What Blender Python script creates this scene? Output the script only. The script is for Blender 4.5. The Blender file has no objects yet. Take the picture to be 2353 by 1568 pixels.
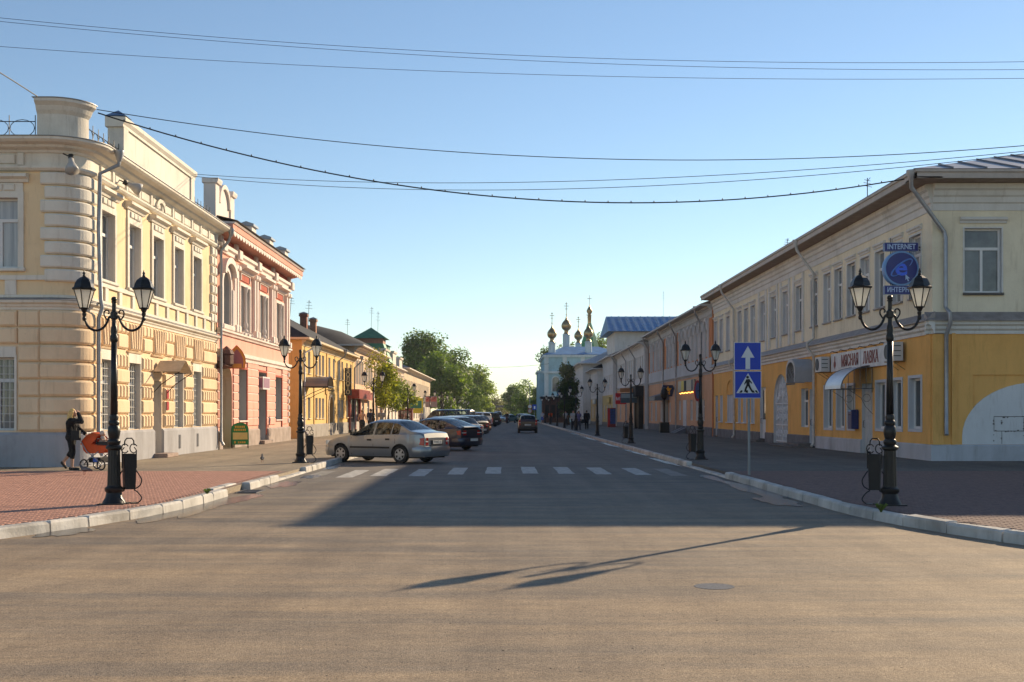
import bpy, bmesh, math, random
from mathutils import Vector, Matrix
R = math.radians
PI = math.pi
random.seed(7)
SC = bpy.context.scene
COL = SC.collection

# ---------------------------------------------------------------- camera, sky, sun, exposure
cam_d = bpy.data.cameras.new('camera')
cam = bpy.data.objects.new('camera', cam_d)
COL.objects.link(cam)
cam.location = (0, 0, 1.65)
cam.rotation_euler = (PI / 2, 0, 0)
cam_d.sensor_width = 36
cam_d.lens = 36 * 2600 / 2353
cam_d.shift_x = 16.5 / 2353
cam_d.shift_y = 165 / 2353
cam_d.clip_end = 3000
SC.camera = cam

SUN_EL = R(20.6)
SUN_AZ = math.atan2(.6465, .763)          # clockwise from +Y
w = bpy.data.worlds.new('World'); SC.world = w; w.use_nodes = True
nt = w.node_tree; nt.nodes.clear()
sky = nt.nodes.new('ShaderNodeTexSky'); sky.sky_type = 'NISHITA'; sky.sun_disc = False
sky.sun_elevation = SUN_EL; sky.sun_rotation = SUN_AZ
sky.air_density = 1.0; sky.dust_density = 0.02; sky.ozone_density = 2.0; sky.altitude = 100
bg = nt.nodes.new('ShaderNodeBackground'); bg.inputs[1].default_value = 0.092
ou = nt.nodes.new('ShaderNodeOutputWorld')
nt.links.new(sky.outputs[0], bg.inputs[0]); nt.links.new(bg.outputs[0], ou.inputs[0])

sd = bpy.data.lights.new('sun', 'SUN'); so = bpy.data.objects.new('sun', sd); COL.objects.link(so)
sd.energy = 5.0; sd.angle = R(0.55); sd.color = (1.0, .79, .53)
tosun = Vector((math.sin(SUN_AZ) * math.cos(SUN_EL), math.cos(SUN_AZ) * math.cos(SUN_EL), math.sin(SUN_EL)))
so.rotation_euler = tosun.to_track_quat('Z', 'Y').to_euler(); so.location = (40, 40, 40)

vs = SC.view_settings
vs.view_transform = 'Standard'; vs.look = 'None'; vs.exposure = 0.65; vs.gamma = 1.0; vs.use_curve_mapping = False
SC.cycles.use_denoising = True
SC.cycles.max_bounces = 6; SC.cycles.diffuse_bounces = 3; SC.cycles.glossy_bounces = 3
SC.cycles.transmission_bounces = 4; SC.cycles.transparent_max_bounces = 8
SC.cycles.caustics_reflective = False; SC.cycles.caustics_refractive = False

# ---------------------------------------------------------------- materials
MATS = {}
def M(name, col, rough=.8, var=.1, vscale=1.5, bump=.15, bscale=40, metal=0., spec=.3, streak=0., col2=None, f2=.5, coat=0., trans=0.):
    if name in MATS: return MATS[name]
    m = bpy.data.materials.new(name); m.use_nodes = True; MATS[name] = m
    n = m.node_tree.nodes; l = m.node_tree.links
    b = n['Principled BSDF']
    b.inputs['Roughness'].default_value = rough
    b.inputs['Metallic'].default_value = metal
    b.inputs['Specular IOR Level'].default_value = spec
    if coat: b.inputs['Coat Weight'].default_value = coat; b.inputs['Coat Roughness'].default_value = .04
    g = n.new('ShaderNodeNewGeometry')
    if var > 0 or col2:
        no = n.new('ShaderNodeTexNoise'); no.inputs['Scale'].default_value = vscale; no.inputs['Detail'].default_value = 6; no.inputs['Roughness'].default_value = .65
        if streak:
            mp = n.new('ShaderNodeMapping'); mp.inputs['Scale'].default_value = (1, 1, 1 - streak)
            l.new(g.outputs['Position'], mp.inputs[0]); l.new(mp.outputs[0], no.inputs['Vector'])
        else:
            l.new(g.outputs['Position'], no.inputs['Vector'])
        r = n.new('ShaderNodeValToRGB')
        r.color_ramp.elements[0].position = .32; r.color_ramp.elements[1].position = .68
        if col2:
            a, c = col, col2
        else:
            a = tuple(x * (1 - var * 1.3) for x in col); c = tuple(min(1, x * (1 + var * .8)) for x in col)
        r.color_ramp.elements[0].color = (*a, 1); r.color_ramp.elements[1].color = (*c, 1)
        l.new(no.outputs['Fac'], r.inputs[0]); l.new(r.outputs[0], b.inputs['Base Color'])
    else:
        b.inputs['Base Color'].default_value = (*col, 1)
    if bump > 0:
        n2 = n.new('ShaderNodeTexNoise'); n2.inputs['Scale'].default_value = bscale; n2.inputs['Detail'].default_value = 4
        l.new(g.outputs['Position'], n2.inputs['Vector'])
        bp = n.new('ShaderNodeBump'); bp.inputs['Strength'].default_value = bump; bp.inputs['Distance'].default_value = .02
        l.new(n2.outputs['Fac'], bp.inputs['Height']); l.new(bp.outputs[0], b.inputs['Normal'])
    if trans:
        t = n.new('ShaderNodeBsdfTranslucent'); t.inputs[0].default_value = (*[min(1, x * 1.15) for x in col], 1)
        mx = n.new('ShaderNodeMixShader'); mx.inputs[0].default_value = trans
        l.new(b.outputs[0], mx.inputs[1]); l.new(t.outputs[0], mx.inputs[2])
        l.new(mx.outputs[0], n['Material Output'].inputs[0])
    return m

def plaster(name, col, var=.10, streak=.75):
    if name in MATS: return MATS[name]
    m = M(name, col, .9, var, 1.1, .35, 22, 0, .15, streak)
    n = m.node_tree.nodes; l = m.node_tree.links; b = n['Principled BSDF']; src = b.inputs['Base Color'].links[0].from_socket
    g = n.new('ShaderNodeNewGeometry')
    def layer(src, sc, zs, p0, p1, dark, fac):
        mp = n.new('ShaderNodeMapping'); mp.inputs['Scale'].default_value = (1, 1, zs); l.new(g.outputs['Position'], mp.inputs[0])
        x = n.new('ShaderNodeTexNoise'); x.inputs['Scale'].default_value = sc; x.inputs['Detail'].default_value = 8; x.inputs['Roughness'].default_value = .7; l.new(mp.outputs[0], x.inputs['Vector'])
        r = n.new('ShaderNodeValToRGB'); r.color_ramp.elements[0].position = p0; r.color_ramp.elements[1].position = p1
        r.color_ramp.elements[0].color = (*dark, 1); r.color_ramp.elements[1].color = (1, 1, 1, 1); l.new(x.outputs['Fac'], r.inputs[0])
        mx = n.new('ShaderNodeMix'); mx.data_type = 'RGBA'; mx.blend_type = 'MULTIPLY'; mx.inputs[0].default_value = fac
        l.new(src, mx.inputs[6]); l.new(r.outputs[0], mx.inputs[7]); return mx.outputs[2]
    src = layer(src, 5.5, .12, .30, .46, (.72, .69, .66), .75)      # rain streaks
    src = layer(src, .55, 1., .33, .50, (.84, .82, .80), .8)        # large repaint patches
    src = layer(src, 9., 1., .27, .34, (.62, .58, .54), .8)         # chips and spots
    l.new(src, b.inputs['Base Color']); return m
def paint(name, col, rough=.5, var=.06): return M(name, col, rough, var, 4, .05, 60, 0, .4)
def flat(name, col, rough=.6): return M(name, col, rough, 0, 1, 0, 1, 0, .3)
def carpaint(name, col, metal=.35): return M(name, col, .32, .02, 3, 0, 1, metal, .5, 0, None, .5, .8)
def glossglass(name, col=(.035, .045, .05), rough=.04, var=.25, vs_=.7):
    m = M(name, col, rough, var, vs_, .06, 1.3, 0, .6)
    return m
def leafmat(name, col):
    if name in MATS: return MATS[name]
    m = bpy.data.materials.new(name); m.use_nodes = True; MATS[name] = m
    n = m.node_tree.nodes; l = m.node_tree.links; b = n['Principled BSDF']
    b.inputs['Roughness'].default_value = .55; b.inputs['Specular IOR Level'].default_value = .25
    g = n.new('ShaderNodeNewGeometry'); r = n.new('ShaderNodeValToRGB')
    r.color_ramp.elements[0].color = (*[x * .6 for x in col], 1); r.color_ramp.elements[1].color = (col[0] * 1.5, col[1] * 1.35, col[2] * 1.1, 1)
    l.new(g.outputs['Random Per Island'], r.inputs[0]); l.new(r.outputs[0], b.inputs['Base Color'])
    t = n.new('ShaderNodeBsdfTranslucent'); hs = n.new('ShaderNodeHueSaturation'); hs.inputs['Value'].default_value = 1.5; hs.inputs['Saturation'].default_value = 1.1
    l.new(r.outputs[0], hs.inputs['Color']); l.new(hs.outputs[0], t.inputs[0])
    mx = n.new('ShaderNodeMixShader'); mx.inputs[0].default_value = .4
    l.new(b.outputs[0], mx.inputs[1]); l.new(t.outputs[0], mx.inputs[2]); l.new(mx.outputs[0], n['Material Output'].inputs[0])
    return m
def emit(name, col, s):
    if name in MATS: return MATS[name]
    m = flat(name, col); b = m.node_tree.nodes['Principled BSDF']
    b.inputs['Emission Color'].default_value = (*col, 1); b.inputs['Emission Strength'].default_value = s
    return m

# ---------------------------------------------------------------- object helpers
def tag(o, label=None, cat=None, group=None, kind=None):
    if label: o['label'] = label
    if cat: o['category'] = cat
    if group: o['group'] = group
    if kind: o['kind'] = kind
    return o
def thing(name, label, cat, loc=(0, 0, 0), rz=0., group=None):
    o = bpy.data.objects.new(name, None); COL.objects.link(o); o.empty_display_size = .3
    o.location = loc; o.rotation_euler = (0, 0, rz)
    return tag(o, label, cat, group)
def woff(p):
    v = Vector((0, 0, 0))
    while p is not None: v += p.location; p = p.parent
    return v
def copy_tree(o, parent=None):
    c = o.copy(); COL.objects.link(c); c.parent = parent
    for ch in list(o.children): copy_tree(ch, c)
    return c

class MB:
    """collects shapes, then links them as ONE mesh object"""
    def __init__(s, T=None, flip=False, arc=None):
        s.v = []; s.f = []; s.T = T; s.flip = flip; s.arc = arc
    def add(s, vs, fs):
        k = len(s.v)
        s.v += [s.T(*p) for p in vs] if s.T else [tuple(p) for p in vs]
        if s.flip: s.f += [tuple(k + i for i in reversed(q)) for q in fs]
        else: s.f += [tuple(k + i for i in q) for q in fs]
        return s
    def box(s, a0, a1, b0, b1, c0, c1):
        vs = [(a0, b0, c0), (a1, b0, c0), (a1, b1, c0), (a0, b1, c0), (a0, b0, c1), (a1, b0, c1), (a1, b1, c1), (a0, b1, c1)]
        return s.add(vs, [(0, 3, 2, 1), (4, 5, 6, 7), (0, 1, 5, 4), (2, 3, 7, 6), (0, 4, 7, 3), (1, 2, 6, 5)])
    def block(s, a0, a1, b0, b1, c0, c1, ch=.03, e=0.):
        """chamfered block: face towards +c; e shifts the top edge outwards (voussoir)"""
        vs = [(a0, b0, c0), (a1, b0, c0), (a1 + e, b1, c0), (a0 + e, b1, c0)]
        d = c1 - ch
        vs += [(a0, b0, d), (a1, b0, d), (a1 + e, b1, d), (a0 + e, b1, d)]
        vs += [(a0 + ch, b0 + ch, c1), (a1 - ch, b0 + ch, c1), (a1 + e - ch, b1 - ch, c1), (a0 + e + ch, b1 - ch, c1)]
        fs = [(8, 9, 10, 11)]
        for i in range(4):
            j = (i + 1) % 4
            fs += [(i, j, 4 + j, 4 + i), (4 + i, 4 + j, 8 + j, 8 + i)]
        return s.add(vs, fs)
    def quad(s, *p): return s.add(p, [tuple(range(len(p)))])
    def prism(s, poly, c0, c1):
        n = len(poly)
        vs = [(a, b, c0) for a, b in poly] + [(a, b, c1) for a, b in poly]
        fs = [tuple(reversed(range(n))), tuple(range(n, 2 * n))] + [(i, (i + 1) % n, n + (i + 1) % n, n + i) for i in range(n)]
        return s.add(vs, fs)
    def mould(s, u0, u1, prof, caps=True):
        """profile [(w, v)...] (open or closed) swept along u"""
        us = [u0, u1]
        if s.arc:
            a, b = s.arc
            for i in range(13):
                x = a + (b - a) * i / 12
                if u0 < x < u1: us.append(x)
        us = sorted(set(us)); n = len(prof)
        vs = [(u, v, w_) for u in us for (w_, v) in prof]
        fs = []
        for i in range(len(us) - 1):
            for j in range(n):
                k = (j + 1) % n
                fs.append((i * n + j, (i + 1) * n + j, (i + 1) * n + k, i * n + k))
        if caps:
            fs.append(tuple(range(n))); m = (len(us) - 1) * n; fs.append(tuple(m + i for i in reversed(range(n))))
        return s.add(vs, fs)
    def band(s, u0, u1, v0, v1, w0, w1): return s.mould(u0, u1, [(w0, v0), (w1, v0), (w1, v1), (w0, v1)])
    def tube(s, pts, r, n=8, caps=True):
        pts = [Vector(p) for p in pts]; m = len(pts)
        rs = r if isinstance(r, (list, tuple)) else [r] * m
        vs = []; up = None
        for i, p in enumerate(pts):
            d = (pts[min(i + 1, m - 1)] - pts[max(i - 1, 0)]).normalized()
            if up is None:
                up = Vector((0, 0, 1)) if abs(d.z) < .9 else Vector((1, 0, 0))
            x = d.cross(up).normalized(); up = x.cross(d).normalized()
            for k in range(n):
                a = 2 * PI * k / n
                vs.append(tuple(p + (x * math.cos(a) + up * math.sin(a)) * rs[i]))
        fs = []
        for i in range(m - 1):
            for k in range(n):
                j = (k + 1) % n
                fs.append((i * n + k, i * n + j, (i + 1) * n + j, (i + 1) * n + k))
        if caps: fs += [tuple(reversed(range(n))), tuple((m - 1) * n + k for k in range(n))]
        return s.add(vs, fs)
    def lathe(s, prof, c=(0, 0, 0), n=16, axis='z', rot=0., ring=False):
        if ring: prof = list(prof) + [prof[0]]
        vs = []; m = len(prof)
        for (r, z) in prof:
            for k in range(n):
                a = 2 * PI * k / n + rot
                x, y = r * math.cos(a), r * math.sin(a)
                if axis == 'z': vs.append((c[0] + x, c[1] + y, c[2] + z))
                elif axis == 'y': vs.append((c[0] + x, c[1] + z, c[2] - y))
                else: vs.append((c[0] + z, c[1] + x, c[2] + y))
        fs = []
        for i in range(m - 1):
            for k in range(n):
                j = (k + 1) % n
                fs.append((i * n + k, i * n + j, (i + 1) * n + j, (i + 1) * n + k))
        if not ring: fs += [tuple(reversed(range(n))), tuple((m - 1) * n + k for k in range(n))]
        return s.add(vs, fs)
    def ball(s, c, r, n=10, m=6):
        rx, ry, rz = r if isinstance(r, tuple) else (r, r, r)
        prof = [(math.sin(PI * i / m), -math.cos(PI * i / m)) for i in range(1, m)]
        vs = [(c[0] + rx * p * math.cos(2 * PI * k / n), c[1] + ry * p * math.sin(2 * PI * k / n), c[2] + rz * z) for p, z in prof for k in range(n)]
        vs += [(c[0], c[1], c[2] - rz), (c[0], c[1], c[2] + rz)]
        fs = []; L = len(prof)
        for i in range(L - 1):
            for k in range(n):
                j = (k + 1) % n; fs.append((i * n + k, i * n + j, (i + 1) * n + j, (i + 1) * n + k))
        for k in range(n):
            j = (k + 1) % n; fs.append((L * n, j, k)); fs.append((L * n + 1, (L - 1) * n + k, (L - 1) * n + j))
        return s.add(vs, fs)
    def wall(s, u0, u1, v0, v1, holes=(), w0=0., depth=.25, rev=None, norev=()):
        """flat wall with real openings; hole = (u0, u1, v0, v1[, arch_rise])"""
        us = {u0, u1}; vs_ = {v0, v1}
        for h in holes: us |= {h[0], h[1]}; vs_ |= {h[2], h[3]}
        if s.arc:
            a, b = s.arc
            us |= {a + (b - a) * i / 12 for i in range(13) if u0 < a + (b - a) * i / 12 < u1}
        us = sorted(x for x in us if u0 - 1e-6 <= x <= u1 + 1e-6); vs_ = sorted(x for x in vs_ if v0 - 1e-6 <= x <= v1 + 1e-6)
        for i in range(len(us) - 1):
            for j in range(len(vs_) - 1):
                cu, cv = (us[i] + us[i + 1]) / 2, (vs_[j] + vs_[j + 1]) / 2
                if any(h[0] < cu < h[1] and h[2] < cv < h[3] for h in holes): continue
                s.quad((us[i], vs_[j], w0), (us[i + 1], vs_[j], w0), (us[i + 1], vs_[j + 1], w0), (us[i], vs_[j + 1], w0))
        for h in holes:
            a, b, c, d = h[:4]; rise = h[4] if len(h) > 4 else 0; q = w0 - depth
            top = d - rise
            S_ = s; s = rev or S_
            s.quad((a, c, w0), (a, c, q), (a, top, q), (a, top, w0)); s.quad((b, c, q), (b, c, w0), (b, top, w0), (b, top, q))
            s.quad((a, c, q), (a, c, w0), (b, c, w0), (b, c, q))
            if not rise: s.quad((a, d, w0), (a, d, q), (b, d, q), (b, d, w0))
            else:
                n = 12; pts = arch_pts(a, b, top, rise, n)
                for i in range(n):
                    p, r_ = pts[i], pts[i + 1]
                    s.quad((p[0], p[1], w0), (p[0], p[1], q), (r_[0], r_[1], q), (r_[0], r_[1], w0))
                    S_.quad((p[0], p[1], w0), (r_[0], r_[1], w0), (r_[0], d, w0), (p[0], d, w0))
            s = S_
        return s
    def build(s, name, mat, parent=None, local=False, smooth=False, label=None):
        me = bpy.data.meshes.new(name)
        me.from_pydata(s.v, [], s.f); me.update()
        if smooth:
            me.polygons.foreach_set('use_smooth', [True] * len(me.polygons))
            if smooth is not True: me.set_sharp_from_angle(angle=R(smooth))
        if mat: me.materials.append(mat)
        o = bpy.data.objects.new(name, me); COL.objects.link(o)
        if parent is not None:
            o.parent = parent
            if not local: o.location = -woff(parent)
        if label: o['label'] = label
        return o

def spline(P, k=5):
    P = [Vector(p) for p in P]; Q = []
    for i in range(len(P) - 1):
        a, b, c, d = P[max(i - 1, 0)], P[i], P[i + 1], P[min(i + 2, len(P) - 1)]
        for j in range(k):
            t = j / k; Q.append(.5 * ((2 * b) + (c - a) * t + (2 * a - 5 * b + 4 * c - d) * t * t + (3 * b - a - 3 * c + d) * t ** 3))
    return Q + [P[-1]]
def arch_pts(a, b, top, rise, n=12):
    c = (a + b) / 2; r = (b - a) / 2
    return [(c - r * math.cos(PI * i / n), top + rise * math.sin(PI * i / n)) for i in range(n + 1)]
def struct(name, mb, mat): return tag(mb.build(name, mat), kind='structure')
def frame(ox, oy, ux, uy, nx, ny):
    T = lambda u, v, w_: (ox + ux * u + nx * w_, oy + uy * u + ny * w_, v)
    return T, (uy * nx - ux * ny) < 0
def FM(fr): return MB(fr[0], fr[1], fr[2] if len(fr) > 2 else None)
def left_frame(X): return frame(X, 0, 0, 1, 1, 0)
def right_frame(X): return frame(X, 0, 0, 1, -1, 0)
def front_frame(Y): return frame(0, Y, 1, 0, 0, -1)

def reveals(fr, holes, depth, m, root):
    for h in holes:
        r = FM(fr); FM(fr).wall(0, 0, 0, 0, [h], 0, depth, r); r.build('window_reveal', m, root)
_txt = {}
def text_mb(s, size=1., extrude=.006, sx=1., bold=0.):
    cu = bpy.data.curves.new('t', 'FONT'); cu.body = s; cu.size = size; cu.extrude = extrude; cu.align_x = 'CENTER'; cu.align_y = 'CENTER'
    cu.resolution_u = 3; cu.offset = bold
    o = bpy.data.objects.new('t', cu)
    me = bpy.data.meshes.new_from_object(o)
    mb = MB(); mb.v = [(v.co.x * sx, v.co.y, v.co.z) for v in me.vertices]; mb.f = [tuple(p.vertices) for p in me.polygons]
    bpy.data.objects.remove(o); bpy.data.curves.remove(cu); bpy.data.meshes.remove(me)
    return mb
def orient(mb, loc, xa, ya):
    xa = Vector(xa); ya = Vector(ya); za = xa.cross(ya); L = Vector(loc)
    mb.v = [tuple(L + xa * a + ya * b + za * c) for a, b, c in mb.v]
    return mb

# ---------------------------------------------------------------- window builder
def window(root, fr, u0, u1, v0, v1, depth=.22, style='T', fm=None, gm=None, arch=0., sill=None, name='window', fw=.06):
    fm = fm or MATS['window_white']; gm = gm or MATS['glass_dark']
    q = -depth + .01
    b = FM(fr); top = v1 - arch
    b.box(u0, u0 + fw, v0, top, q, q + .06); b.box(u1 - fw, u1, v0, top, q, q + .06)
    b.box(u0 + fw, u1 - fw, v0, v0 + fw, q, q + .06)
    if arch:
        o_ = arch_pts(u0, u1, top, arch); i_ = arch_pts(u0 + fw, u1 - fw, top, arch - fw)
        for k in range(12):
            b.add([(o_[k][0], o_[k][1], q + .06), (o_[k + 1][0], o_[k + 1][1], q + .06), (i_[k + 1][0], i_[k + 1][1], q + .06), (i_[k][0], i_[k][1], q + .06)], [(0, 1, 2, 3)])
    else: b.box(u0 + fw, u1 - fw, v1 - fw, v1, q, q + .06)
    cells = []
    U0, U1, V0, V1 = u0 + fw, u1 - fw, v0 + fw, v1 - fw
    um = (U0 + U1) / 2
    if style == 'T':
        vt = V0 + (V1 - V0) * .70
        b.box(U0, U1, vt - .045, vt + .045, q, q + .065); b.box(um - .04, um + .04, V0, vt - .045, q, q + .063)
        cells = [(U0, um - .04, V0, vt - .045), (um + .04, U1, V0, vt - .045), (U0, U1, vt + .045, V1)]
    elif style == '2':
        b.box(um - .04, um + .04, V0, V1, q, q + .063); cells = [(U0, um - .04, V0, V1), (um + .04, U1, V0, V1)]
    elif style == 'H':
        vt = V0 + (V1 - V0) * .66
        b.box(U0, U1, vt - .04, vt + .04, q, q + .065); cells = [(U0, U1, V0, vt - .04), (U0, U1, vt + .04, V1)]
    else: cells = [(U0, U1, V0, V1)]
    o = b.build(name, fm, root)
    for (a, c, d, e) in cells:
        t = random.uniform(-.006, .006); t2 = random.uniform(-.006, .006)
        p = FM(fr)
        if arch and e == V1:
            ap = arch_pts(a, c, e - arch + fw, arch - fw)
            poly = [(a, d), (c, d)] + [(x, y) for x, y in reversed(ap)]
            p.add([(x, y, q + .02) for x, y in poly], [tuple(range(len(poly)))])
        else:
            p.quad((a, d, q + .02 + t), (c, d, q + .02 - t), (c, e, q + .02 + t2), (a, e, q + .02 - t2))
        p.build('pane', gm, o)
    if sill:
        FM(fr).block(u0 - .06, u1 + .06, v0 - .07, v0 - .005, 0.001, .1, .015).build('sill', sill, o)
    return o
def bars(o, fr, u0, u1, v0, v1, w_, m, nu=6, nv=9, r=.008):
    b = FM(fr)
    for i in range(nu + 1):
        u = u0 + (u1 - u0) * i / nu; b.box(u - r, u + r, v0, v1, w_, w_ + .014)
    for j in range(nv + 1):
        v = v0 + (v1 - v0) * j / nv; b.box(u0 - r, u1 + r, v - r, v + r, w_ + .015, w_ + .029)
    return b.build('grille', m, o)
def hood(fr, u0, u1, v, m, root, pr=.14, h=.14, name='window_hood'):
    b = FM(fr); b.mould(u0, u1, [(0, v), (pr * .35, v), (pr * .5, v + h * .35), (pr, v + h * .6), (pr, v + h), (0, v + h + .03)])
    return b.build(name, m, root)
def casing(fr, u0, u1, v0, v1, m, root, cw=.14, pr=.05, arch=0., name='window_casing', bottom=False):
    b = FM(fr); top = v1 - arch
    b.box(u0 - cw, u0, v0, top, .001, pr); b.box(u1, u1 + cw, v0, top, .001, pr)
    if bottom: b.box(u0 - cw, u1 + cw, v0 - cw, v0, .001, pr)
    if arch:
        i_ = arch_pts(u0, u1, top, arch); o_ = arch_pts(u0 - cw, u1 + cw, top, arch + cw)
        for k in range(12):
            q = [i_[k], i_[k + 1], o_[k + 1], o_[k]]
            b.add([(x, y, .001) for x, y in q] + [(x, y, pr) for x, y in q], [(4, 5, 6, 7), (0, 1, 5, 4), (2, 3, 7, 6)])
    else: b.box(u0 - cw, u1 + cw, v1, v1 + cw, .001, pr)
    return b.build(name, m, root)
CORN = lambda z0, z1, p: [(0, z0), (p * .18, z0), (p * .22, z0 + (z1 - z0) * .25), (p * .45, z0 + (z1 - z0) * .4), (p * .5, z0 + (z1 - z0) * .55), (p * .9, z0 + (z1 - z0) * .72), (p, z0 + (z1 - z0) * .8), (p, z1), (0, z1 + .03)]
def downpipe(pts, name_root=None, parent=None, m=None, r=.06, label=None):
    b = MB().tube(pts, r, 10)
    p = pts[0]; b.lathe([(r * 1.05, -.12), (r * 2.4, .12), (r * 2.4, .2)], p, 10)
    o = b.build('downpipe', m or MATS['pipe_grey'], parent, smooth=40)
    return o
def hip_roof(root, x0, x1, y0, y1, z, pitch, m, over=.6, hip0=True, hip1=True, fascia=None, th=.12, name='roof', soffit=True):
    """rectangular hip/gable roof; ridge along y"""
    X0, X1, Y0, Y1 = x0 - over, x1 + over, y0 - (over if hip0 else 0), y1 + (over if hip1 else 0)
    xm = (X0 + X1) / 2; rise = (X1 - X0) / 2 * pitch; hh = (X1 - X0) / 2
    a = Y0 + (min(hh, (Y1 - Y0) * .49) if hip0 else 0); c = Y1 - (min(hh, (Y1 - Y0) * .49) if hip1 else 0)
    b = MB()
    b.add([(X0, Y0, z), (X1, Y0, z), (X1, Y1, z), (X0, Y1, z), (xm, a, z + rise), (xm, c, z + rise)], [(0, 1, 4), (1, 2, 5, 4), (2, 3, 5), (3, 0, 4, 5)])
    o = b.build(name, m, root)
    f = MB(); f.box(X0 + .004, X1 - .004, Y0 + .004, Y1 - .004, z - th, z - .004)
    f.build('eaves_board', fascia or m, o)
    return o

# shared materials
M('window_white', (.72, .71, .69), .5, .05, 4, .05)
M('pipe_grey', (.33, .34, .36), .42, .12, 5, .05, 20, .5)
glossglass('glass_dark')
M('glass_curtain', (.25, .25, .25), .06, .25, 9.0, .05, 1.3, 0, .6, .96, (.46, .45, .43))
glossglass('glass_mid', (.17, .18, .18), .05, .3, 1.2)
M('glass_shop', (.03, .035, .04), .02, .3, 1, .02, 1.0, 0, 1.0)
iron = M('black_iron', (.009, .009, .010), .38, .1, 8, .08, 90, 0, .35)
# ================================================================ SETTING: ground, road, pavements, kerbs
def asphalt(name, c1, c2, dust, dust_amt=.5):
    m = bpy.data.materials.new(name); m.use_nodes = True; MATS[name] = m
    n = m.node_tree.nodes; l = m.node_tree.links; b = n['Principled BSDF']
    b.inputs['Roughness'].default_value = .85; b.inputs['Specular IOR Level'].default_value = .2
    g = n.new('ShaderNodeNewGeometry')
    def noise(sc, vec=None, det=5, rough=.6):
        x = n.new('ShaderNodeTexNoise'); x.inputs['Scale'].default_value = sc; x.inputs['Detail'].default_value = det; x.inputs['Roughness'].default_value = rough
        l.new(vec or g.outputs['Position'], x.inputs['Vector']); return x.outputs['Fac']
    def ramp(fac, p0, p1, a, c):
        r = n.new('ShaderNodeValToRGB'); r.color_ramp.elements[0].position = p0; r.color_ramp.elements[1].position = p1
        r.color_ramp.elements[0].color = (*a, 1); r.color_ramp.elements[1].color = (*c, 1); l.new(fac, r.inputs[0]); return r.outputs[0]
    def mix(f, a, c, t='MIX'):
        x = n.new('ShaderNodeMix'); x.data_type = 'RGBA'; x.blend_type = t
        if isinstance(f, float): x.inputs[0].default_value = f
        else: l.new(f, x.inputs[0])
        l.new(a, x.inputs[6]); l.new(c, x.inputs[7]); return x.outputs[2]
    base = ramp(noise(.35), .35, .65, c1, c2)
    # dust wiped into long streaks by tyres of the crossing street
    mp = n.new('ShaderNodeMapping'); mp.inputs['Scale'].default_value = (.16, 1.5, 1); mp.inputs['Rotation'].default_value = (0, 0, R(-5))
    l.new(g.outputs['Position'], mp.inputs[0])
    st = ramp(noise(.8, mp.outputs[0], 8, .66), .30, .66, (dust_amt * .18,) * 3, (dust_amt,) * 3)
    sx_ = n.new('ShaderNodeSeparateXYZ'); l.new(g.outputs['Position'], sx_.inputs[0])          # tan tint weakens with depth along the street
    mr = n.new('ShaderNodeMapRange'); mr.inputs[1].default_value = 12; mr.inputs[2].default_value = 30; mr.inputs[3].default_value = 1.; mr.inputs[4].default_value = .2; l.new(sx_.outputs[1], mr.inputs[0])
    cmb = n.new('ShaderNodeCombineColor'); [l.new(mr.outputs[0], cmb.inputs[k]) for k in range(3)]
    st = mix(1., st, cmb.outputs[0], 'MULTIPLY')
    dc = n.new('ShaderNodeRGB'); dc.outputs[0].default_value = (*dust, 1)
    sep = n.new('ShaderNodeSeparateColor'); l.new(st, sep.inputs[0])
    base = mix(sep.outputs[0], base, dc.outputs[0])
    mp2 = n.new('ShaderNodeMapping'); mp2.inputs['Scale'].default_value = (1.3, .05, 1); l.new(g.outputs['Position'], mp2.inputs[0])   # wheel tracks along the street
    base = mix(1., base, ramp(noise(1., mp2.outputs[0], 5, .6), .38, .62, (.86, .86, .87), (1.06, 1.06, 1.05)), 'MULTIPLY')
    # grit: fine light and dark specks
    sp = ramp(noise(55, None, 3, .75), .36, .64, (.62, .62, .62), (1.38, 1.38, 1.38))
    base = mix(1., base, sp, 'MULTIPLY')
    base = mix(1., base, ramp(noise(14, None, 5, .7), .34, .66, (.84, .84, .84), (1.16, 1.16, 1.16)), 'MULTIPLY')
    base = mix(1., base, ramp(noise(1.7, None, 6, .7), .36, .62, (.88, .88, .89), (1.08, 1.07, 1.05)), 'MULTIPLY')
    v = n.new('ShaderNodeTexVoronoi'); v.inputs['Scale'].default_value = 3.2; l.new(g.outputs['Position'], v.inputs['Vector'])
    bits = ramp(v.outputs['Distance'], .025, .04, (.35, .33, .3), (1, 1, 1))
    base = mix(1., base, bits, 'MULTIPLY')
    # old repairs and cracks
    v2 = n.new('ShaderNodeTexVoronoi'); v2.feature = 'DISTANCE_TO_EDGE'; v2.inputs['Scale'].default_value = .22
    wv = n.new('ShaderNodeMapping'); l.new(g.outputs['Position'], wv.inputs[0])
    nn = n.new('ShaderNodeTexNoise'); nn.inputs['Scale'].default_value = 1.2; l.new(g.outputs['Position'], nn.inputs['Vector'])
    ad = n.new('ShaderNodeVectorMath'); ad.operation = 'ADD'; l.new(g.outputs['Position'], ad.inputs[0]); l.new(nn.outputs['Color'], ad.inputs[1])
    l.new(ad.outputs[0], v2.inputs['Vector'])
    ck = ramp(v2.outputs['Distance'], .002, .006, (.6, .6, .6), (1, 1, 1))
    base = mix(.18, base, mix(1., base, ck, 'MULTIPLY'))
    l.new(base, b.inputs['Base Color'])
    bp = n.new('ShaderNodeBump'); bp.inputs['Strength'].default_value = .55; bp.inputs['Distance'].default_value = .012
    l.new(noise(90, None, 3, .7), bp.inputs['Height']); l.new(bp.outputs[0], b.inputs['Normal'])
    return m
asphalt('asphalt', (.115, .113, .112), (.16, .154, .147), (.43, .315, .20), .92)
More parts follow.
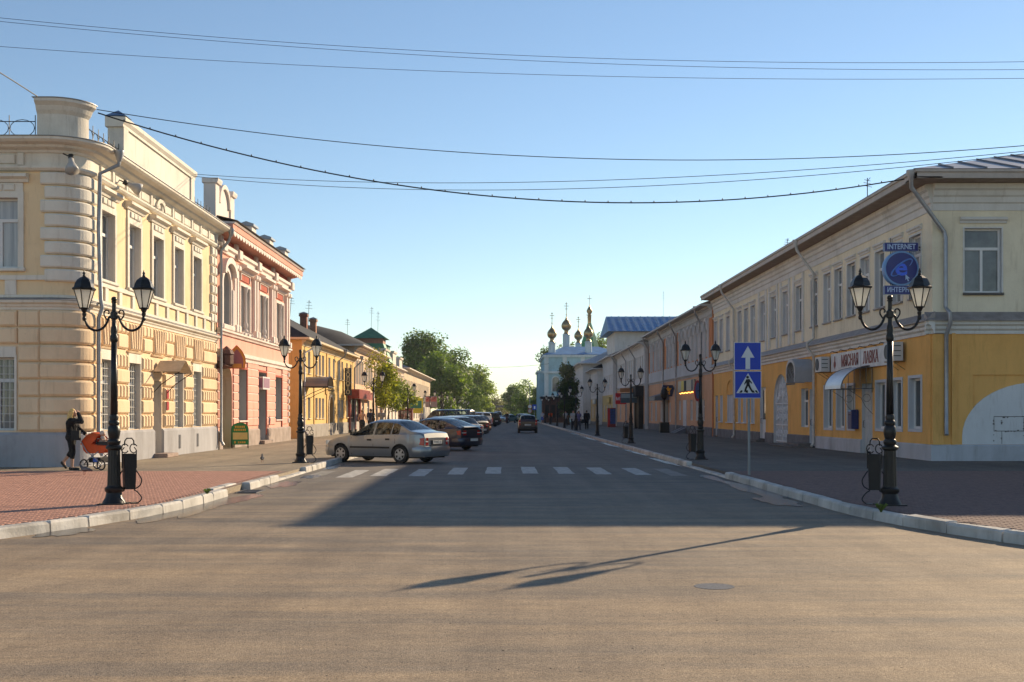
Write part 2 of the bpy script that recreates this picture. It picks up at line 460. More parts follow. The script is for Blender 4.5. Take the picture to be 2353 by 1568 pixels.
asphalt('pavement_asphalt_dark', (.12, .112, .10), (.16, .145, .13), (.2, .17, .14), .3)
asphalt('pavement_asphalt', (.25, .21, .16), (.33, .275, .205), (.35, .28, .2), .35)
M('earth', (.16, .15, .09), .95, .3, .2, .2, 5)
plaster('kerb_white', (.53, .51, .475), .26, .3)
M('brick_joint', (.25, .17, .135), .95, .15, 8, .2, 40)
M('puddle_water', (.05, .05, .055), .24, 0, 1, .12, 3.0, 0, .6)
road_paint = M('road_paint', (.24, .23, .215), .8, .25, 5.0, .3, 30, 0, .25, 0, (.60, .58, .54))

struct('ground', MB().quad((-700, -60, -.05), (700, -60, -.05), (700, 1500, -.05), (-700, 1500, -.05)), MATS['earth'])
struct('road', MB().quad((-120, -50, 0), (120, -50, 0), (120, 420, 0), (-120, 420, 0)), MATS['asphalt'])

def kerb_path(side):
    """outer (road side) face of the kerb from far to near; side = +1 right, -1 left"""
    xs, y0 = (5.55, 19.25) if side > 0 else (5.45, 20.5)
    r = 15.
    pts = [(side * xs, y0)]
    for i in range(1, 25):
        a = R(62) * i / 24
        pts.append((side * (xs + r * (1 - math.cos(a))), y0 - r * math.sin(a)))
    d = R(62)
    pts.append((pts[-1][0] + side * 40 * math.sin(d), pts[-1][1] - 40 * math.cos(d)))
    return xs, y0, pts
SIDEWALK = {}
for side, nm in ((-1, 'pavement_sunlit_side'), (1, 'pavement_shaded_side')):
    xs, y0, pts = kerb_path(side)
    off = []
    for i, p in enumerate(pts):
        q0 = pts[max(i - 1, 0)]; q1 = pts[min(i + 1, len(pts) - 1)]
        if i == 0: q0 = (p[0], p[1] + 1)
        t = Vector((q1[0] - q0[0], q1[1] - q0[1])).normalized()
        nrm = Vector((-t.y, t.x)) if side > 0 else Vector((t.y, -t.x))
        if nrm.x * side < 0: nrm = -nrm
        off.append((p[0] + nrm.x * .18, p[1] + nrm.y * .18))
    poly = [(side * (xs + .18), 400)] + off + [(side * 90, off[-1][1]), (side * 90, 400)]
    if side < 0: poly = poly[::-1]
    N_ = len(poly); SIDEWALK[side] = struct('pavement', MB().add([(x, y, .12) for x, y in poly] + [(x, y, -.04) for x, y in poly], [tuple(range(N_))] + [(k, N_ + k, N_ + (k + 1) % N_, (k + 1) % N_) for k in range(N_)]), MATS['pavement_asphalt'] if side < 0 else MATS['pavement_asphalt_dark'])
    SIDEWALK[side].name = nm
    # kerb: stones one by one near by, one long strip far away
    kerb = struct('kerb_sunlit_side' if side < 0 else 'kerb_shaded_side',
                  MB().box(side * xs if side > 0 else side * (xs + .18), side * (xs + .18) if side > 0 else side * xs, 52, 400, -.03, .145), MATS['kerb_white'])
    def stone(p, q, h, sc):
        v = Vector((q[0] - p[0], q[1] - p[1])); L = v.length; t = v / L; nrm = Vector((-t.y, t.x))
        if nrm.x * side < 0: nrm = -nrm
        g = .012 + random.random() * .012
        b = MB(); vs_ = []
        for (s0, w_, z) in ((g, 0, -.04), (L - g, 0, -.04), (L - g, .18, -.04), (g, .18, -.04),
                            (g, .012, h - .03), (L - g, .012, h - .03), (L - g, .18, h - .01), (g, .18, h - .01),
                            (g + .03, .035, h), (L - g - .03, .035, h), (L - g - .03, .17, h), (g + .03, .17, h)):
            jx = random.uniform(-.006, .006)
            vs_.append((p[0] + t.x * s0 + nrm.x * (w_ + jx * sc), p[1] + t.y * s0 + nrm.y * (w_ + jx * sc), z + jx * sc))
        fs = [(8, 9, 10, 11)]
        for i in range(4):
            j = (i + 1) % 4; fs += [(i, j, 4 + j, 4 + i), (4 + i, 4 + j, 8 + j, 8 + i)]
        b.add(vs_, fs); b.build('kerb_stone', MATS['kerb_white'], kerb)
    # straight part
    y = 52.
    while y > y0 + .3:
        L = random.choice((.8, .95, 1.0, 1.0, 1.1)); yn = max(y - L, y0)
        low = 28.5 < (y + yn) / 2 < 34.5 if side > 0 else 27.0 < (y + yn) / 2 < 31.0
        shift = 0
        if side < 0 and 22.6 < (y + yn) / 2 < 24.6: shift = .28      # the recess at the drain
        stone((side * (xs + shift), y), (side * (xs + shift), yn), .05 if low else .155, 1.)
        y = yn
    # curve
    arc = [(x, y_) for x, y_ in pts]
    acc = arc[0]; i = 0; res = []
    cur = Vector(arc[0]); tgt = random.uniform(.85, 1.15)
    k = 1; out = [tuple(cur)]
    while k < len(arc) and len(out) < 26:
        v = Vector(arc[k]) - cur
        if v.length < tgt: tgt -= v.length; cur = Vector(arc[k]); k += 1
        else:
            cur = cur + v.normalized() * tgt; out.append(tuple(cur)); tgt = random.uniform(.8, 1.2)
    for i in range(len(out) - 1): stone(out[i], out[i + 1], .155 + random.uniform(-.008, .012), 1.6)

# paving bricks on both corners
def kerb_x(side, y):
    xs, y0 = (5.55, 19.25) if side > 0 else (5.45, 20.5)
    if y >= y0: return xs + .2
    d = min(y0 - y, 14.9)
    return xs + 15 - math.sqrt(15 * 15 - d * d) + .2 + .05 * d / 15
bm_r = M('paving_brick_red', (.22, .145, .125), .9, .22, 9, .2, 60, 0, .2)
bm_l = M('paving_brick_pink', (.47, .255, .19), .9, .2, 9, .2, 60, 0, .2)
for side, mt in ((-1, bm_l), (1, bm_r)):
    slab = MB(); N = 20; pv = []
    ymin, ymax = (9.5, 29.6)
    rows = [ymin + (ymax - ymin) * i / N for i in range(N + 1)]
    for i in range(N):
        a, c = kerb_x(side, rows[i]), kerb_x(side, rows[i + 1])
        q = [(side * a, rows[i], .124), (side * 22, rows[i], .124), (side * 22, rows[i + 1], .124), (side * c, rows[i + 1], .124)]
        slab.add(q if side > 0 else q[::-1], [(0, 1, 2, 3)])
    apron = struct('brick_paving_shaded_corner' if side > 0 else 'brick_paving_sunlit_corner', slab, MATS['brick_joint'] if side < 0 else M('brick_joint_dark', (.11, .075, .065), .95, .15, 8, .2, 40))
    bw, bl = .1, .2
    cand = []
    y = ymin; r = 0
    while y < ymax - .1:
        x0 = max(kerb_x(side, y), kerb_x(side, y + bw)) + .01
        x = math.ceil(x0 / bl) * bl + (bl / 2 if r % 2 else 0)
        lim = min(22, .475 * y + 2.2)
        while x < lim:
            cand.append((x, y)); x += bl
        y += bw; r += 1
    def inview(x, y): return (x < .455 * y if side > 0 else x < .442 * y) and 1.53 * 2600 / y < 610
    near = sorted([c for c in cand if inview(*c)], key=lambda c: c[1])[:300]
    ns = set(near)
    proto = MB()
    g = .006
    proto.add([(g, g, 0), (bl - g, g, 0), (bl - g, bw - g, 0), (g, bw - g, 0), (g + .004, g + .004, .008), (bl - g - .004, g + .004, .008), (bl - g - .004, bw - g - .004, .008), (g + .004, bw - g - .004, .008)],
              [(4, 5, 6, 7), (0, 1, 5, 4), (1, 2, 6, 5), (2, 3, 7, 6), (3, 0, 4, 7)])
    po = None
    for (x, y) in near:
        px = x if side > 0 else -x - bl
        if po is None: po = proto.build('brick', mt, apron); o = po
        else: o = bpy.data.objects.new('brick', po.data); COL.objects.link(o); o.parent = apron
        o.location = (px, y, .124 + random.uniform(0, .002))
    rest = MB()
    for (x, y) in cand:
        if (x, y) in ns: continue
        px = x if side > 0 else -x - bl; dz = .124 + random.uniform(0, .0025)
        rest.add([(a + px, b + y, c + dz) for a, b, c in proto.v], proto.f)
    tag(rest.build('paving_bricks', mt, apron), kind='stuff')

# zebra crossing: worn stripes, each one a sheet of paint (x centre, near y, length)
stripes = [(705, 27.2), (792, 27.7), (869, 28.4), (957, 29.4), (1046, 30.2), (1133, 30.6), (1219, 30.7), (1302, 30.6), (1388, 30.3), (1478, 30.0), (1560, 29.6)]
for i, (px, y) in enumerate(stripes):
    if i < 3: y += 1.1
    x = (px - 1160) / 2600 * (y + .1); L = 3.75
    nx = 6; b = MB(); a = []
    for k in range(nx + 1):
        t = k / nx; a.append((x - .215 + random.uniform(-.015, .015), y + L * t)); 
    c = [(x + .215 + random.uniform(-.015, .015), y + L * k / nx) for k in range(nx + 1)]
    for k in range(nx): b.quad((*a[k], .004), (*c[k], .004), (*c[k + 1], .004), (*a[k + 1], .004))
    o = b.build('crossing_stripe', road_paint if i not in (0, 10) else M('road_paint_worn', (.20, .19, .17), .85, .2, 3, .3, 30, 0, .2, 0, (.32, .30, .27)), bpy.data.objects['road'])

# puddles in the gutters
def puddle(cx, cy, rx, ry, seed, rot=0.):
    rnd = random.Random(seed); n = 40; ph = [rnd.uniform(0, 6.3) for _ in range(6)]
    vs_ = []
    for k in range(n):
        a = 2 * PI * k / n
        f = 1 + .14 * math.sin(2 * a + ph[0]) + .14 * math.sin(5 * a + ph[1]) + .08 * math.sin(9 * a + ph[2]) + .05 * math.sin(14 * a + ph[3])
        x, y = rx * f * math.cos(a), ry * f * math.sin(a)
        vs_.append((cx + x * math.cos(rot) - y * math.sin(rot), cy + x * math.sin(rot) + y * math.cos(rot), .006 + seed * .0006))
    struct('puddle', MB().add(vs_, [tuple(range(n))]), MATS['puddle_water'])
for i, p in enumerate([(-5.35, 19.6, .42, 2.3), (-5.05, 21.8, .22, 1.2), (-6.05, 15.6, .30, .55), (-5.1, 26.0, .28, 1.3), (-5.0, 29.2, .2, .9), (-5.2, 34.5, .2, 1.6),
                       (5.28, 24.2, .30, 2.7), (5.05, 21.0, .28, 1.2), (5.2, 28.6, .16, 1.6), (5.35, 38, .16, 3.0), (5.4, 47, .14, 3.4), (5.4, 58, .16, 4.5), (5.42, 72, .14, 5), (5.42, 88, .16, 6)]):
    puddle(*p, i)

# iron covers
mh = tag(MB().lathe([(.19, .0005), (.19, .0025), (.178, .003), (.168, .002), (.02, .0025)], (1.99, 10.75, .0), 28).build('manhole_cover', M('cast_iron', (.11, .115, .13), .6, .35, 30, .4, 60, .3)), 'round iron cover set in the dusty asphalt of the crossing', 'manhole cover')
gt = thing('drain_grate', 'iron drain grate in the kerb recess beside a puddle', 'drain grate', (-5.3, 23.6, .002))
MB().box(-.20, .2, -.45, .45, 0, .004).build('well', flat('black_hole', (.006, .006, .006)), gt, True)
for i in range(9):
    MB().box(-.19, .19, -.42 + i * .1, -.375 + i * .1, .005, .018).build('bar', MATS['cast_iron'], gt, True)
MB().box(-.22, -.195, -.47, .47, .0, .02).box(.195, .22, -.47, .47, 0, .02).build('rim', MATS['cast_iron'], gt, True)

# loose grit, small stones and leaf scraps on the asphalt, too small to pick apart
rg = random.Random(11); gv = {0: MB(), 1: MB()}
for k in range(2600):
    y = 4.5 + 24 * rg.random() ** 1.6; x = rg.uniform(-.47, .47) * y
    if rg.random() < .25: x = rg.choice((-1, 1)) * (5.35 - abs(rg.gauss(0, .35)))
    if abs(x) > kerb_x(1 if x > 0 else -1, y) - .25: continue
    s = rg.choice((.002, .003, .003, .004, .006)) * rg.uniform(.7, 1.3); a = rg.uniform(0, PI); h = s * rg.uniform(.2, .5); ca, sa = math.cos(a), math.sin(a)
    P = [(x + (u * ca - v * sa) * s, y + (u * sa + v * ca) * s, z) for u, v, z in ((-1.4, -.7, .001), (1.2, -.8, .001), (1.4, .6, .001), (-1.1, .8, .001), (.1, 0, .001 + h))]
    gv[k % 3 == 0].add(P, [(0, 1, 4), (1, 2, 4), (2, 3, 4), (3, 0, 4)])
tag(gv[0].build('dark_grit', M('grit_dark', (.10, .085, .07), .9, .3, 20), bpy.data.objects['road']), kind='stuff')
tag(gv[1].build('pale_grit', M('grit_pale', (.38, .32, .25), .9, .3, 20), bpy.data.objects['road']), kind='stuff')
# ================================================================ LEFT ROW, building 1: cream corner house with rounded corner
white_l = plaster('trim_white', (.74, .69, .60), .07)
yel_l = plaster('wall_pale_yellow', (.83, .63, .39), .06)
cream_l = plaster('wall_cream', (.83, .63, .42), .07)
grey_pl = plaster('plinth_grey', (.40, .40, .42), .16)
roof_blue = M('roof_blue_metal', (.16, .25, .38), .4, .15, 2, .05, 10, .6)
roof_dark = M('roof_dark', (.035, .033, .033), .8, .3, 2, .3, 8)
curt = MATS['glass_curtain']

YF, RC = 31.95, .8
UA, UB = YF + RC - RC * PI / 2, YF + RC
def T1(u, v, w_):
    if u >= UB: return (-12 + w_, u, v)
    if u <= UA: return (-12 - RC - (UA - u), YF - w_, v)
    a = (UB - u) / RC
    return (-12 - RC + (RC + w_) * math.cos(a), YF + RC - (RC + w_) * math.sin(a), v)
F1 = (T1, False, (UA, UB))
E1 = 47.0
b1 = thing('corner_house', 'cream and pale yellow two-storey corner house with rounded rusticated corner and roof parapet', 'building', (-13, 40, .12))
WC = [34.12 + 2.47 * i for i in range(5)]
hw = .57
up_h = [(c - hw, c + hw, 5.63, 7.69) for c in WC] + [(UA - 2.06, UA - .93, 5.74, 7.72)]
lo_h = [(c - hw, c + hw, 1.12, 3.25) for i, c in enumerate(WC) if i != 2] + [(UA - 2.1, UA - 1.04, 1.15, 3.22)] + [(WC[2] - .5, WC[2] + .5, .12, 2.75)]
rvl = FM(F1)
FM(F1).wall(UA - 14, E1, 4.86, 8.5, up_h, 0, .24, rvl).build('upper_wall', yel_l, b1)
REV1 = plaster('reveal_pale', (.62, .58, .54), .05)
reveals(F1, up_h, .24, REV1, b1)
rvl = FM(F1); dmy = FM(F1)
lh = [h if h[2] > .5 else (h[0], h[1], 1.1, h[3]) for h in lo_h]
FM(F1).wall(UA - 14, E1, 1.1, 4.56, lh, 0, .28, dmy).build('lower_wall', cream_l, b1)
reveals(F1, [h for h in lo_h if h[2] > .5], .28, REV1, b1)
pl = FM(F1); 
pl.mould(UA - 14, WC[2] - .5, [(0, .1), (.09, .1), (.09, 1.02), (.02, 1.1), (0, 1.1)]); pl.mould(WC[2] + .5, E1, [(0, .1), (.09, .1), (.09, 1.02), (.02, 1.1), (0, 1.1)])
pl.build('plinth', grey_pl, b1)
FM(F1).mould(UA - 14, E1 + .01, CORN(4.56, 4.82, .2)).build('belt_cornice', white_l, b1)
FM(F1).mould(UA - 14, E1 + .01, [(0, 4.84), (.22, 4.82), (.22, 4.84), (0, 4.90)]).build('belt_flashing', M('flashing_grey', (.30, .29, .29), .5, .15, 3, .05, 20, .3), b1)
FM(F1).mould(UA - 14, E1, [(0, 8.46), (.1, 8.48), (.16, 8.54), (.16, 8.6), (0, 8.62)]).build('architrave', white_l, b1)
FM(F1).mould(UA - 14, E1 + .01, [(0, 8.62), (.05, 8.62), (.05, 8.98), (0, 8.98)]).build('frieze', white_l, b1)
FM(F1).mould(UA - 14, E1 + .05, [(0, 8.96), (.1, 8.98), (.14, 9.04), (.3, 9.1), (.34, 9.16), (.52, 9.2), (.6, 9.26), (.6, 9.33), (0, 9.36)]).build('cornice', white_l, b1)
FM(F1).mould(UA - 14, E1 + .05, [(0, 9.365), (.63, 9.335), (.63, 9.355), (0, 9.40)]).build('cornice_flashing', MATS['flashing_grey'], b1)
# frieze panels
for i in range(-6, 11):
    u = 33.3 + i * 1.235
    if u < UB and u + 1 > UA - .2: continue
    if u + 1.1 > E1: continue
    FM(F1).block(u + .06, u + .9, 8.67, 8.93, .05, .10, .02).build('frieze_panel', white_l, b1)
    FM(F1).block(u + .98, u + 1.16, 8.62, 8.97, .05, .13, .015).build('bracket', white_l, b1)
# round arched relief over the middle window
b = FM(F1); o_ = arch_pts(WC[2] - .55, WC[2] + .55, 8.62, .40); i_ = arch_pts(WC[2] - .38, WC[2] + .38, 8.62, .26)
for k in range(12):
    q = [i_[k], i_[k + 1], o_[k + 1], o_[k]]
    b.add([(x, y, .05) for x, y in q] + [(x, y, .17) for x, y in q], [(4, 5, 6, 7), (0, 1, 5, 4), (2, 3, 7, 6)])
b.build('arch_relief', white_l, b1)
# upper windows with casing, panel and entablature
for k, h in enumerate(up_h):
    u0, u1, v0, v1 = h
    window(b1, F1, u0, u1, v0, v1, .24, 'T', gm=curt if k % 2 else MATS['glass_mid'])
    casing(F1, u0, u1, v0, v1, white_l, b1, .16, .06)
    pb = FM(F1); pb.box(u0 - .14, u1 + .14, v1 + .16, v1 + .42, .001, .045); pb.build('head_panel', white_l, b1)
    for t in (.06, .36, .66):
        FM(F1).block(u0 + t * (u1 - u0), u0 + (t + .26) * (u1 - u0), v1 + .2, v1 + .38, .045, .09, .02).build('carved_panel', white_l, b1)
    hood(F1, u0 - .3, u1 + .3, v1 + .43, white_l, b1, .24, .22)
    FM(F1).block(u0 - .2, u1 + .2, v0 - .1, v0 - .005, .001, .12, .02).build('sill', white_l, b1)
# apron below the upper windows: white band with yellow panels
b = FM(F1); b.band(UA - 14, E1, 5.40, 5.53, .001, .07); b.band(UA - 14, E1, 4.90, 4.98, .001, .06); b.build('sill_band', white_l, b1)
b_h = []
for i in range(12):
    u = 33.35 + i * 1.235 - .6
    if u > E1 - .4: break
    FM(F1).block(u - .14, u + .14, 4.98, 5.40, .001, .055, .01).build('apron_pilaster', white_l, b1)
FM(F1).block(UA - 1.3, UA - .98, 4.98, 5.4, .001, .055, .01).build('apron_pilaster', white_l, b1)
# quoins round the corner, upper storey
for i in range(8):
    z = 5.34 + i * .39; wd = i % 2
    u0, u1 = (UA - .28, UB + .42) if wd else (UA - .16, UB + .30)
    FM(F1).mould(u0, u1, [(.001, z + .02), (.06, z + .02), (.10, z + .06), (.10, z + .33), (.06, z + .37), (.001, z + .37)]).build('quoin', white_l, b1)
for i in range(8):                          # quoins at the joint with the pink house
    z = 5.34 + i * .39
    for c in range(2):
        u = E1 - .95 + c * .46 + (0 if i % 2 else -.08)
        FM(F1).block(u, u + .42, z + .02, z + .37, .001, .10, .05).build('quoin', white_l, b1)
# lower storey: rusticated courses
for i in range(7):
    z = 1.12 + i * .492
    FM(F1).mould(UA - .28, UB + .36 if i < 5 else UB + .3, [(.001, z + .02), (.07, z + .02), (.12, z + .08), (.12, z + .41), (.07, z + .47), (.001, z + .47)]).build('rusticated_block', cream_l, b1)
    if i < 5 or True:
        for (ua, ub) in ((UA - .92, UA - .31), (UA - 3.6, UA - 2.25)):
            FM(F1).block(ua, ub, z + .02, z + .47, .001, .10, .045).build('rusticated_block', cream_l, b1)
    if i >= 5: FM(F1).block(UA - 2.2, UA - .96, z + .02, z + .47, .001, .10, .05).build('rusticated_block', cream_l, b1)
edges = [UB + .42] + sum([[c - hw - .05, c + hw + .05] for c in WC], []) + [E1 - .05]
for k in range(0, len(edges), 2):
    a, c = edges[k] + .02, edges[k + 1] - .02
    n = max(1, round((c - a) / .31))
    for r_ in range(5):
        z = 1.13 + r_ * .475
        if r_ % 2 == 0:
            for j in range(n):
                FM(F1).block(a + (c - a) * j / n + .015, a + (c - a) * (j + 1) / n - .015, z + .02, z + .455, .001, .10, .06).build('rusticated_block', cream_l, b1)
        else:
            FM(F1).block(a, c, z + .02, z + .455, .001, .10, .05).build('rusticated_block', cream_l, b1)
    # course over the piers
    FM(F1).block(a + .12, c - .12, 3.66, 4.12, .001, .10, .05).build('rusticated_block', cream_l, b1)
    m_ = max(1, n - 1)
    for j in range(m_):
        FM(F1).block(a + .05 + (c - a - .1) * j / m_ + .015, a + .05 + (c - a - .1) * (j + 1) / m_ - .015, 4.15, 4.52, .001, .10, .05).build('rusticated_block', cream_l, b1)
for c in WC:                                # flared voussoirs
    for j, e in ((-2, -.16), (-1, -.08), (0, 0), (1, .08), (2, .16)):
        w_ = .2
        FM(F1).block(c + j * w_ - w_ / 2 + .012, c + j * w_ + w_ / 2 - .012, 3.66, 4.5, .001, .12, .05, e).build('voussoir', cream_l, b1)
    FM(F1).mould(c - hw - .1, c + hw + .1, [(.001, 3.57), (.06, 3.57), (.10, 3.63), (.001, 3.65)]).build('lintel_moulding', cream_l, b1)
for h in lo_h:
    if h[2] < .5: continue
    u0, u1, v0, v1 = h
    o = window(b1, F1, u0, u1, v0, v1, .28, 'T', gm=MATS['glass_mid'])
    bars(o, F1, u0 + .02, u1 - .02, v0 + .02, v1 - .02, -.14, M('grille_white', (.6, .6, .58), .5, .1, 4, .0), 6, 9)
    FM(F1).box(u0 - .05, u1 + .05, v1, v1 + .30, .001, .05).build('lintel', white_l, b1)
    casing(F1, u0, u1, v0, v1, white_l, b1, .07, .04)
# entrance with wrought iron gable canopy
d0, d1 = WC[2] - .5, WC[2] + .5
dr = FM(F1); dr.box(d0, d1, .14, 2.75, -.9, -.84); dr.build('door', M('door_brown', (.16, .09, .05), .5, .2, 3, .1), b1)
rv = FM(F1); rv.quad((d0, .12, 0), (d0, .12, -.9), (d0, 2.75, -.9), (d0, 2.75, 0)); rv.quad((d1, .12, -.9), (d1, .12, 0), (d1, 2.75, 0), (d1, 2.75, -.9)); rv.quad((d0, 2.75, -.9), (d1, 2.75, -.9), (d1, 2.75, 0), (d0, 2.75, 0))
rv.build('door_reveal', plaster('reveal_grey', (.56, .53, .50), .05), b1)
FM(F1).block(d0 - .15, d1 + .15, .121, .26, 0.09, .55, .02).build('doorstep', M('stone_step', (.34, .26, .22), .9, .2, 5, .2), b1)
cp = FM(F1)
cp.add([(d0 - .25, 3.05, .1), (d0 - .25, 3.05, 1.0), (WC[2], 3.45, 1.0), (WC[2], 3.45, .1), (d1 + .25, 3.05, 1.0), (d1 + .25, 3.05, .1)], [(0, 1, 2, 3), (3, 2, 4, 5)])
cano = cp.build('canopy', M('canopy_tin', (.55, .45, .33), .55, .15, 4, .05, 20, .2), b1)
for u in (d0 - .25, d1 + .25):
    pts = [T1(u, 3.04, 1.0), T1(u, 2.85, .7), T1(u, 2.6, .35), T1(u, 2.35, .12)]
    MB().tube(pts, .015, 6).build('bracket_iron', iron, cano)
    MB().tube([T1(u, 3.03, .12), T1(u, 3.03, 1.0)], .014, 6).build('bracket_iron', iron, cano)
# red office plaques beside the door
for z in (1.75, 2.15):
    pq = FM(F1).box(WC[2] + .72, WC[2] + .95, z, z + .3, .105, .13); pq.build('plaque', paint('plaque_red', (.42, .03, .03), .4), b1)
# pilot vents in plinth
for u in (WC[3] - .2, WC[4] - .25):
    FM(F1).box(u, u + .22, .35, .85, .091, .11).build('vent', flat('vent_dark', (.08, .085, .10)), b1)
# downpipe at the corner
T_ = lambda u, v, w_: Vector(T1(u, v, w_))
downpipe([T_(UB + .35, 9.12, .72), T_(UB + .35, 8.9, .7), T_(UB + .12, 8.6, .24), T_(UB + .12, 7, .2), T_(UB + .12, 4.95, .26), T_(UB + .12, 4.7, .30), T_(UB + .12, 4.4, .2), T_(UB + .12, .6, .2), T_(UB + .16, .4, .3)], parent=b1)
downpipe([T_(E1 + .12, 9.12, .6), T_(E1 + .12, 8.8, .5), T_(E1 + .05, 8.4, .2), T_(E1 + .05, .5, .2), T_(E1 + .05, .3, .3)], parent=b1)
# roof, parapets, railings
rb = MB().add([(-26, 32.2, 9.4), (-12.9, 32.2, 9.4), (-12.3, 33, 9.4), (-12.3, 47, 9.4), (-18, 38, 10.6), (-26, 38, 10.6), (-18, 47, 10.6)], [(0, 1, 2, 4, 5), (2, 3, 6, 4)])
rb.build('roof', roof_blue, b1)
MB().quad((-26, 47, 0), (-12, 47, 0), (-12, 47, 9.4), (-26, 47, 10.4)).quad((-26, 31.95, 0), (-26, 47, 0), (-26, 47, 10.4), (-26, 31.95, 9.4)).build('rear_wall', cream_l, b1)
pc = FM(F1); pc.mould(UA - .42, UB - .05, [(-.55, 9.4), (-.02, 9.4), (-.02, 10.1), (.05, 10.2), (.10, 10.32), (.2, 10.42), (.2, 10.5), (-.55, 10.52)])
po_ = pc.build('corner_parapet', white_l, b1)
FM(F1).mould(UA - .47, UB, [(-.55, 10.525), (.22, 10.505), (.22, 10.53), (-.55, 10.56)]).build('coping', MATS['flashing_grey'], po_)
pp = FM(F1)
pp.band(35.5, 43.6, 9.38, 10.62, -.46, -.01); pp.mould(35.42, 43.68, [(-.52, 10.62), (.05, 10.62), (.05, 10.7), (.13, 10.8), (.13, 10.92), (-.52, 10.95)])
pw = pp.build('parapet', white_l, b1)
for (a, c) in ((35.5, 35.95), (43.15, 43.6)): FM(F1).band(a, c, 9.38, 10.62, -.01, .045).build('parapet_pier', white_l, pw)
t_ = MB(); cx, cy = -12.2, 35.72
t_.add([(cx - .34, cy - .3, 10.96), (cx + .34, cy - .3, 10.96), (cx + .34, cy + .3, 10.96), (cx - .34, cy + .3, 10.96), (cx, cy, 11.2)], [(0, 1, 4), (1, 2, 4), (2, 3, 4), (3, 0, 4), (3, 2, 1, 0)])
t_.build('pier_cap', roof_blue, pw)
def railing(u0, u1, w_, z0, z1, n):
    rl = MB()
    P = lambda u, z: T1(u, z, w_)
    for z in (z0 + .05, z1 - .08): rl.tube([P(u0 + (u1 - u0) * i / 6, z) for i in range(7)], .014, 5)
    for i in range(n + 1):
        u = u0 + (u1 - u0) * i / n; rl.tube([P(u, z0), P(u, z1 + .1)], .013, 5)
    for i in range(n):
        c = u0 + (u1 - u0) * (i + .5) / n; rr = (u1 - u0) / n * .47; zc = (z0 + z1) / 2
        rl.tube([P(c + rr * math.cos(a * PI / 8), zc + min(rr, .24) * math.sin(a * PI / 8)) for a in range(17)], .011, 5)
    rl.build('railing', iron, b1)
railing(UA - 6.4, UA - .5, -.1, 9.45, 9.98, 8)
railing(UB + .05, 35.45, -.1, 9.42, 9.98, 6)
railing(43.7, 46.4, -.1, 9.42, 9.98, 6)
# horn loudspeakers on the house
def horn(name, label, loc, d):
    t = thing(name, label, 'loudspeaker', loc); d = Vector(d).normalized(); o = Vector((0, 0, 0))
    MB().tube([o, o + d * .12, o + d * .3, o + d * .42], [.07, .08, .17, .20], 14).build('horn', paint('horn_grey', (.42, .41, .40)), t, True, True)
    MB().tube([o - d * .12, o], [.075, .075], 12).build('driver', flat('horn_black', (.03, .03, .03)), t, True, True)
    MB().tube([o - d * .05, o - d * .05 + Vector((-.25, .08, .12))], .02, 6).build('bracket', iron, t, True)
horn('loudspeaker', 'grey bell loudspeaker under the cornice on the rounded house corner', T1(UA + .45, 8.78, .38), (.2, -.35, -.9))
horn('loudspeaker', 'grey horn loudspeaker on the frieze of the cream house street front', T1(34.9, 8.72, .35), (.75, .5, -.35))

# ================================================================ LEFT ROW, building 2: pink ornate house
pink = plaster('wall_pink', (.74, .36, .27), .07)
pink2 = plaster('wall_pink_light', (.82, .43, .34), .06)
trim2 = plaster('trim_rose_white', (.80, .70, .63), .07)
red2 = plaster('red_accent', (.47, .13, .09), .1)
grey2 = plaster('reveal_cool', (.44, .43, .43), .05)
F2 = left_frame(-12.0)
b2 = thing('pink_house', 'pink two-storey house with white carved window surrounds and wide scalloped eaves', 'building', (-13, 55, .12))
Y0, Y1 = 47.15, 62.8
ups = [(47.9, 49.25, 5.46, 7.75, .675)]
for c in (52.1, 56.1, 60.1): ups += [(c - .95, c - .12, 5.35, 7.42), (c + .12, c + .95, 5.35, 7.42)]
rvl = FM(F2); dmy = FM(F2)
FM(F2).wall(Y0, Y1, 5.14, 9.2, ups, 0, .3, rvl).build('upper_wall', pink, b2); reveals(F2, ups, .3, grey2, b2)
lows = [(47.75, 49.75, .12, 3.75, .7), (50.9, 52.5, 1.3, 3.62), (55.05, 56.75, .12, 3.62), (59.1, 60.7, 1.3, 3.5)]
rvl = FM(F2)
FM(F2).wall(Y0, Y1, .12, 5.0, lows, 0, .55, dmy).build('lower_wall', pink2, b2)
reveals(F2, lows[1:], .55, grey2, b2)
MB().quad((-12, Y1, .12), (-24, Y1, .12), (-24, Y1, 9.4), (-12, Y1, 9.4)).quad((-24, Y1, .12), (-24, Y0, .12), (-24, Y0, 9.4), (-24, Y1, 9.4)).build('rear_wall', pink2, b2)
for (a, c) in ((Y0, 47.7), (49.8, 54.95), (56.85, Y1 + .05)):
    FM(F2).mould(a, c, [(0, .1), (.12, .1), (.12, .82), (.05, .9), (0, .9)]).build('plinth', plaster('plinth_stone', (.40, .33, .29), .2, 0), b2)
FM(F2).mould(Y0, Y1 + .06, [(0, 4.98), (.08, 4.98), (.12, 5.06), (.2, 5.1), (.2, 5.18), (0, 5.22)]).build('belt_cornice', trim2, b2)
FM(F2).mould(Y0, Y1 + .06, [(0, 3.98), (.08, 3.98), (.1, 4.1), (.18, 4.16), (.18, 4.3), (0, 4.36)]).build('belt_cornice', trim2, b2)
FM(F2).mould(Y0, Y1 + .06, [(0, 8.46), (.1, 8.46), (.12, 8.58), (.22, 8.64), (.22, 8.78), (0, 8.84)]).build('architrave', trim2, b2)
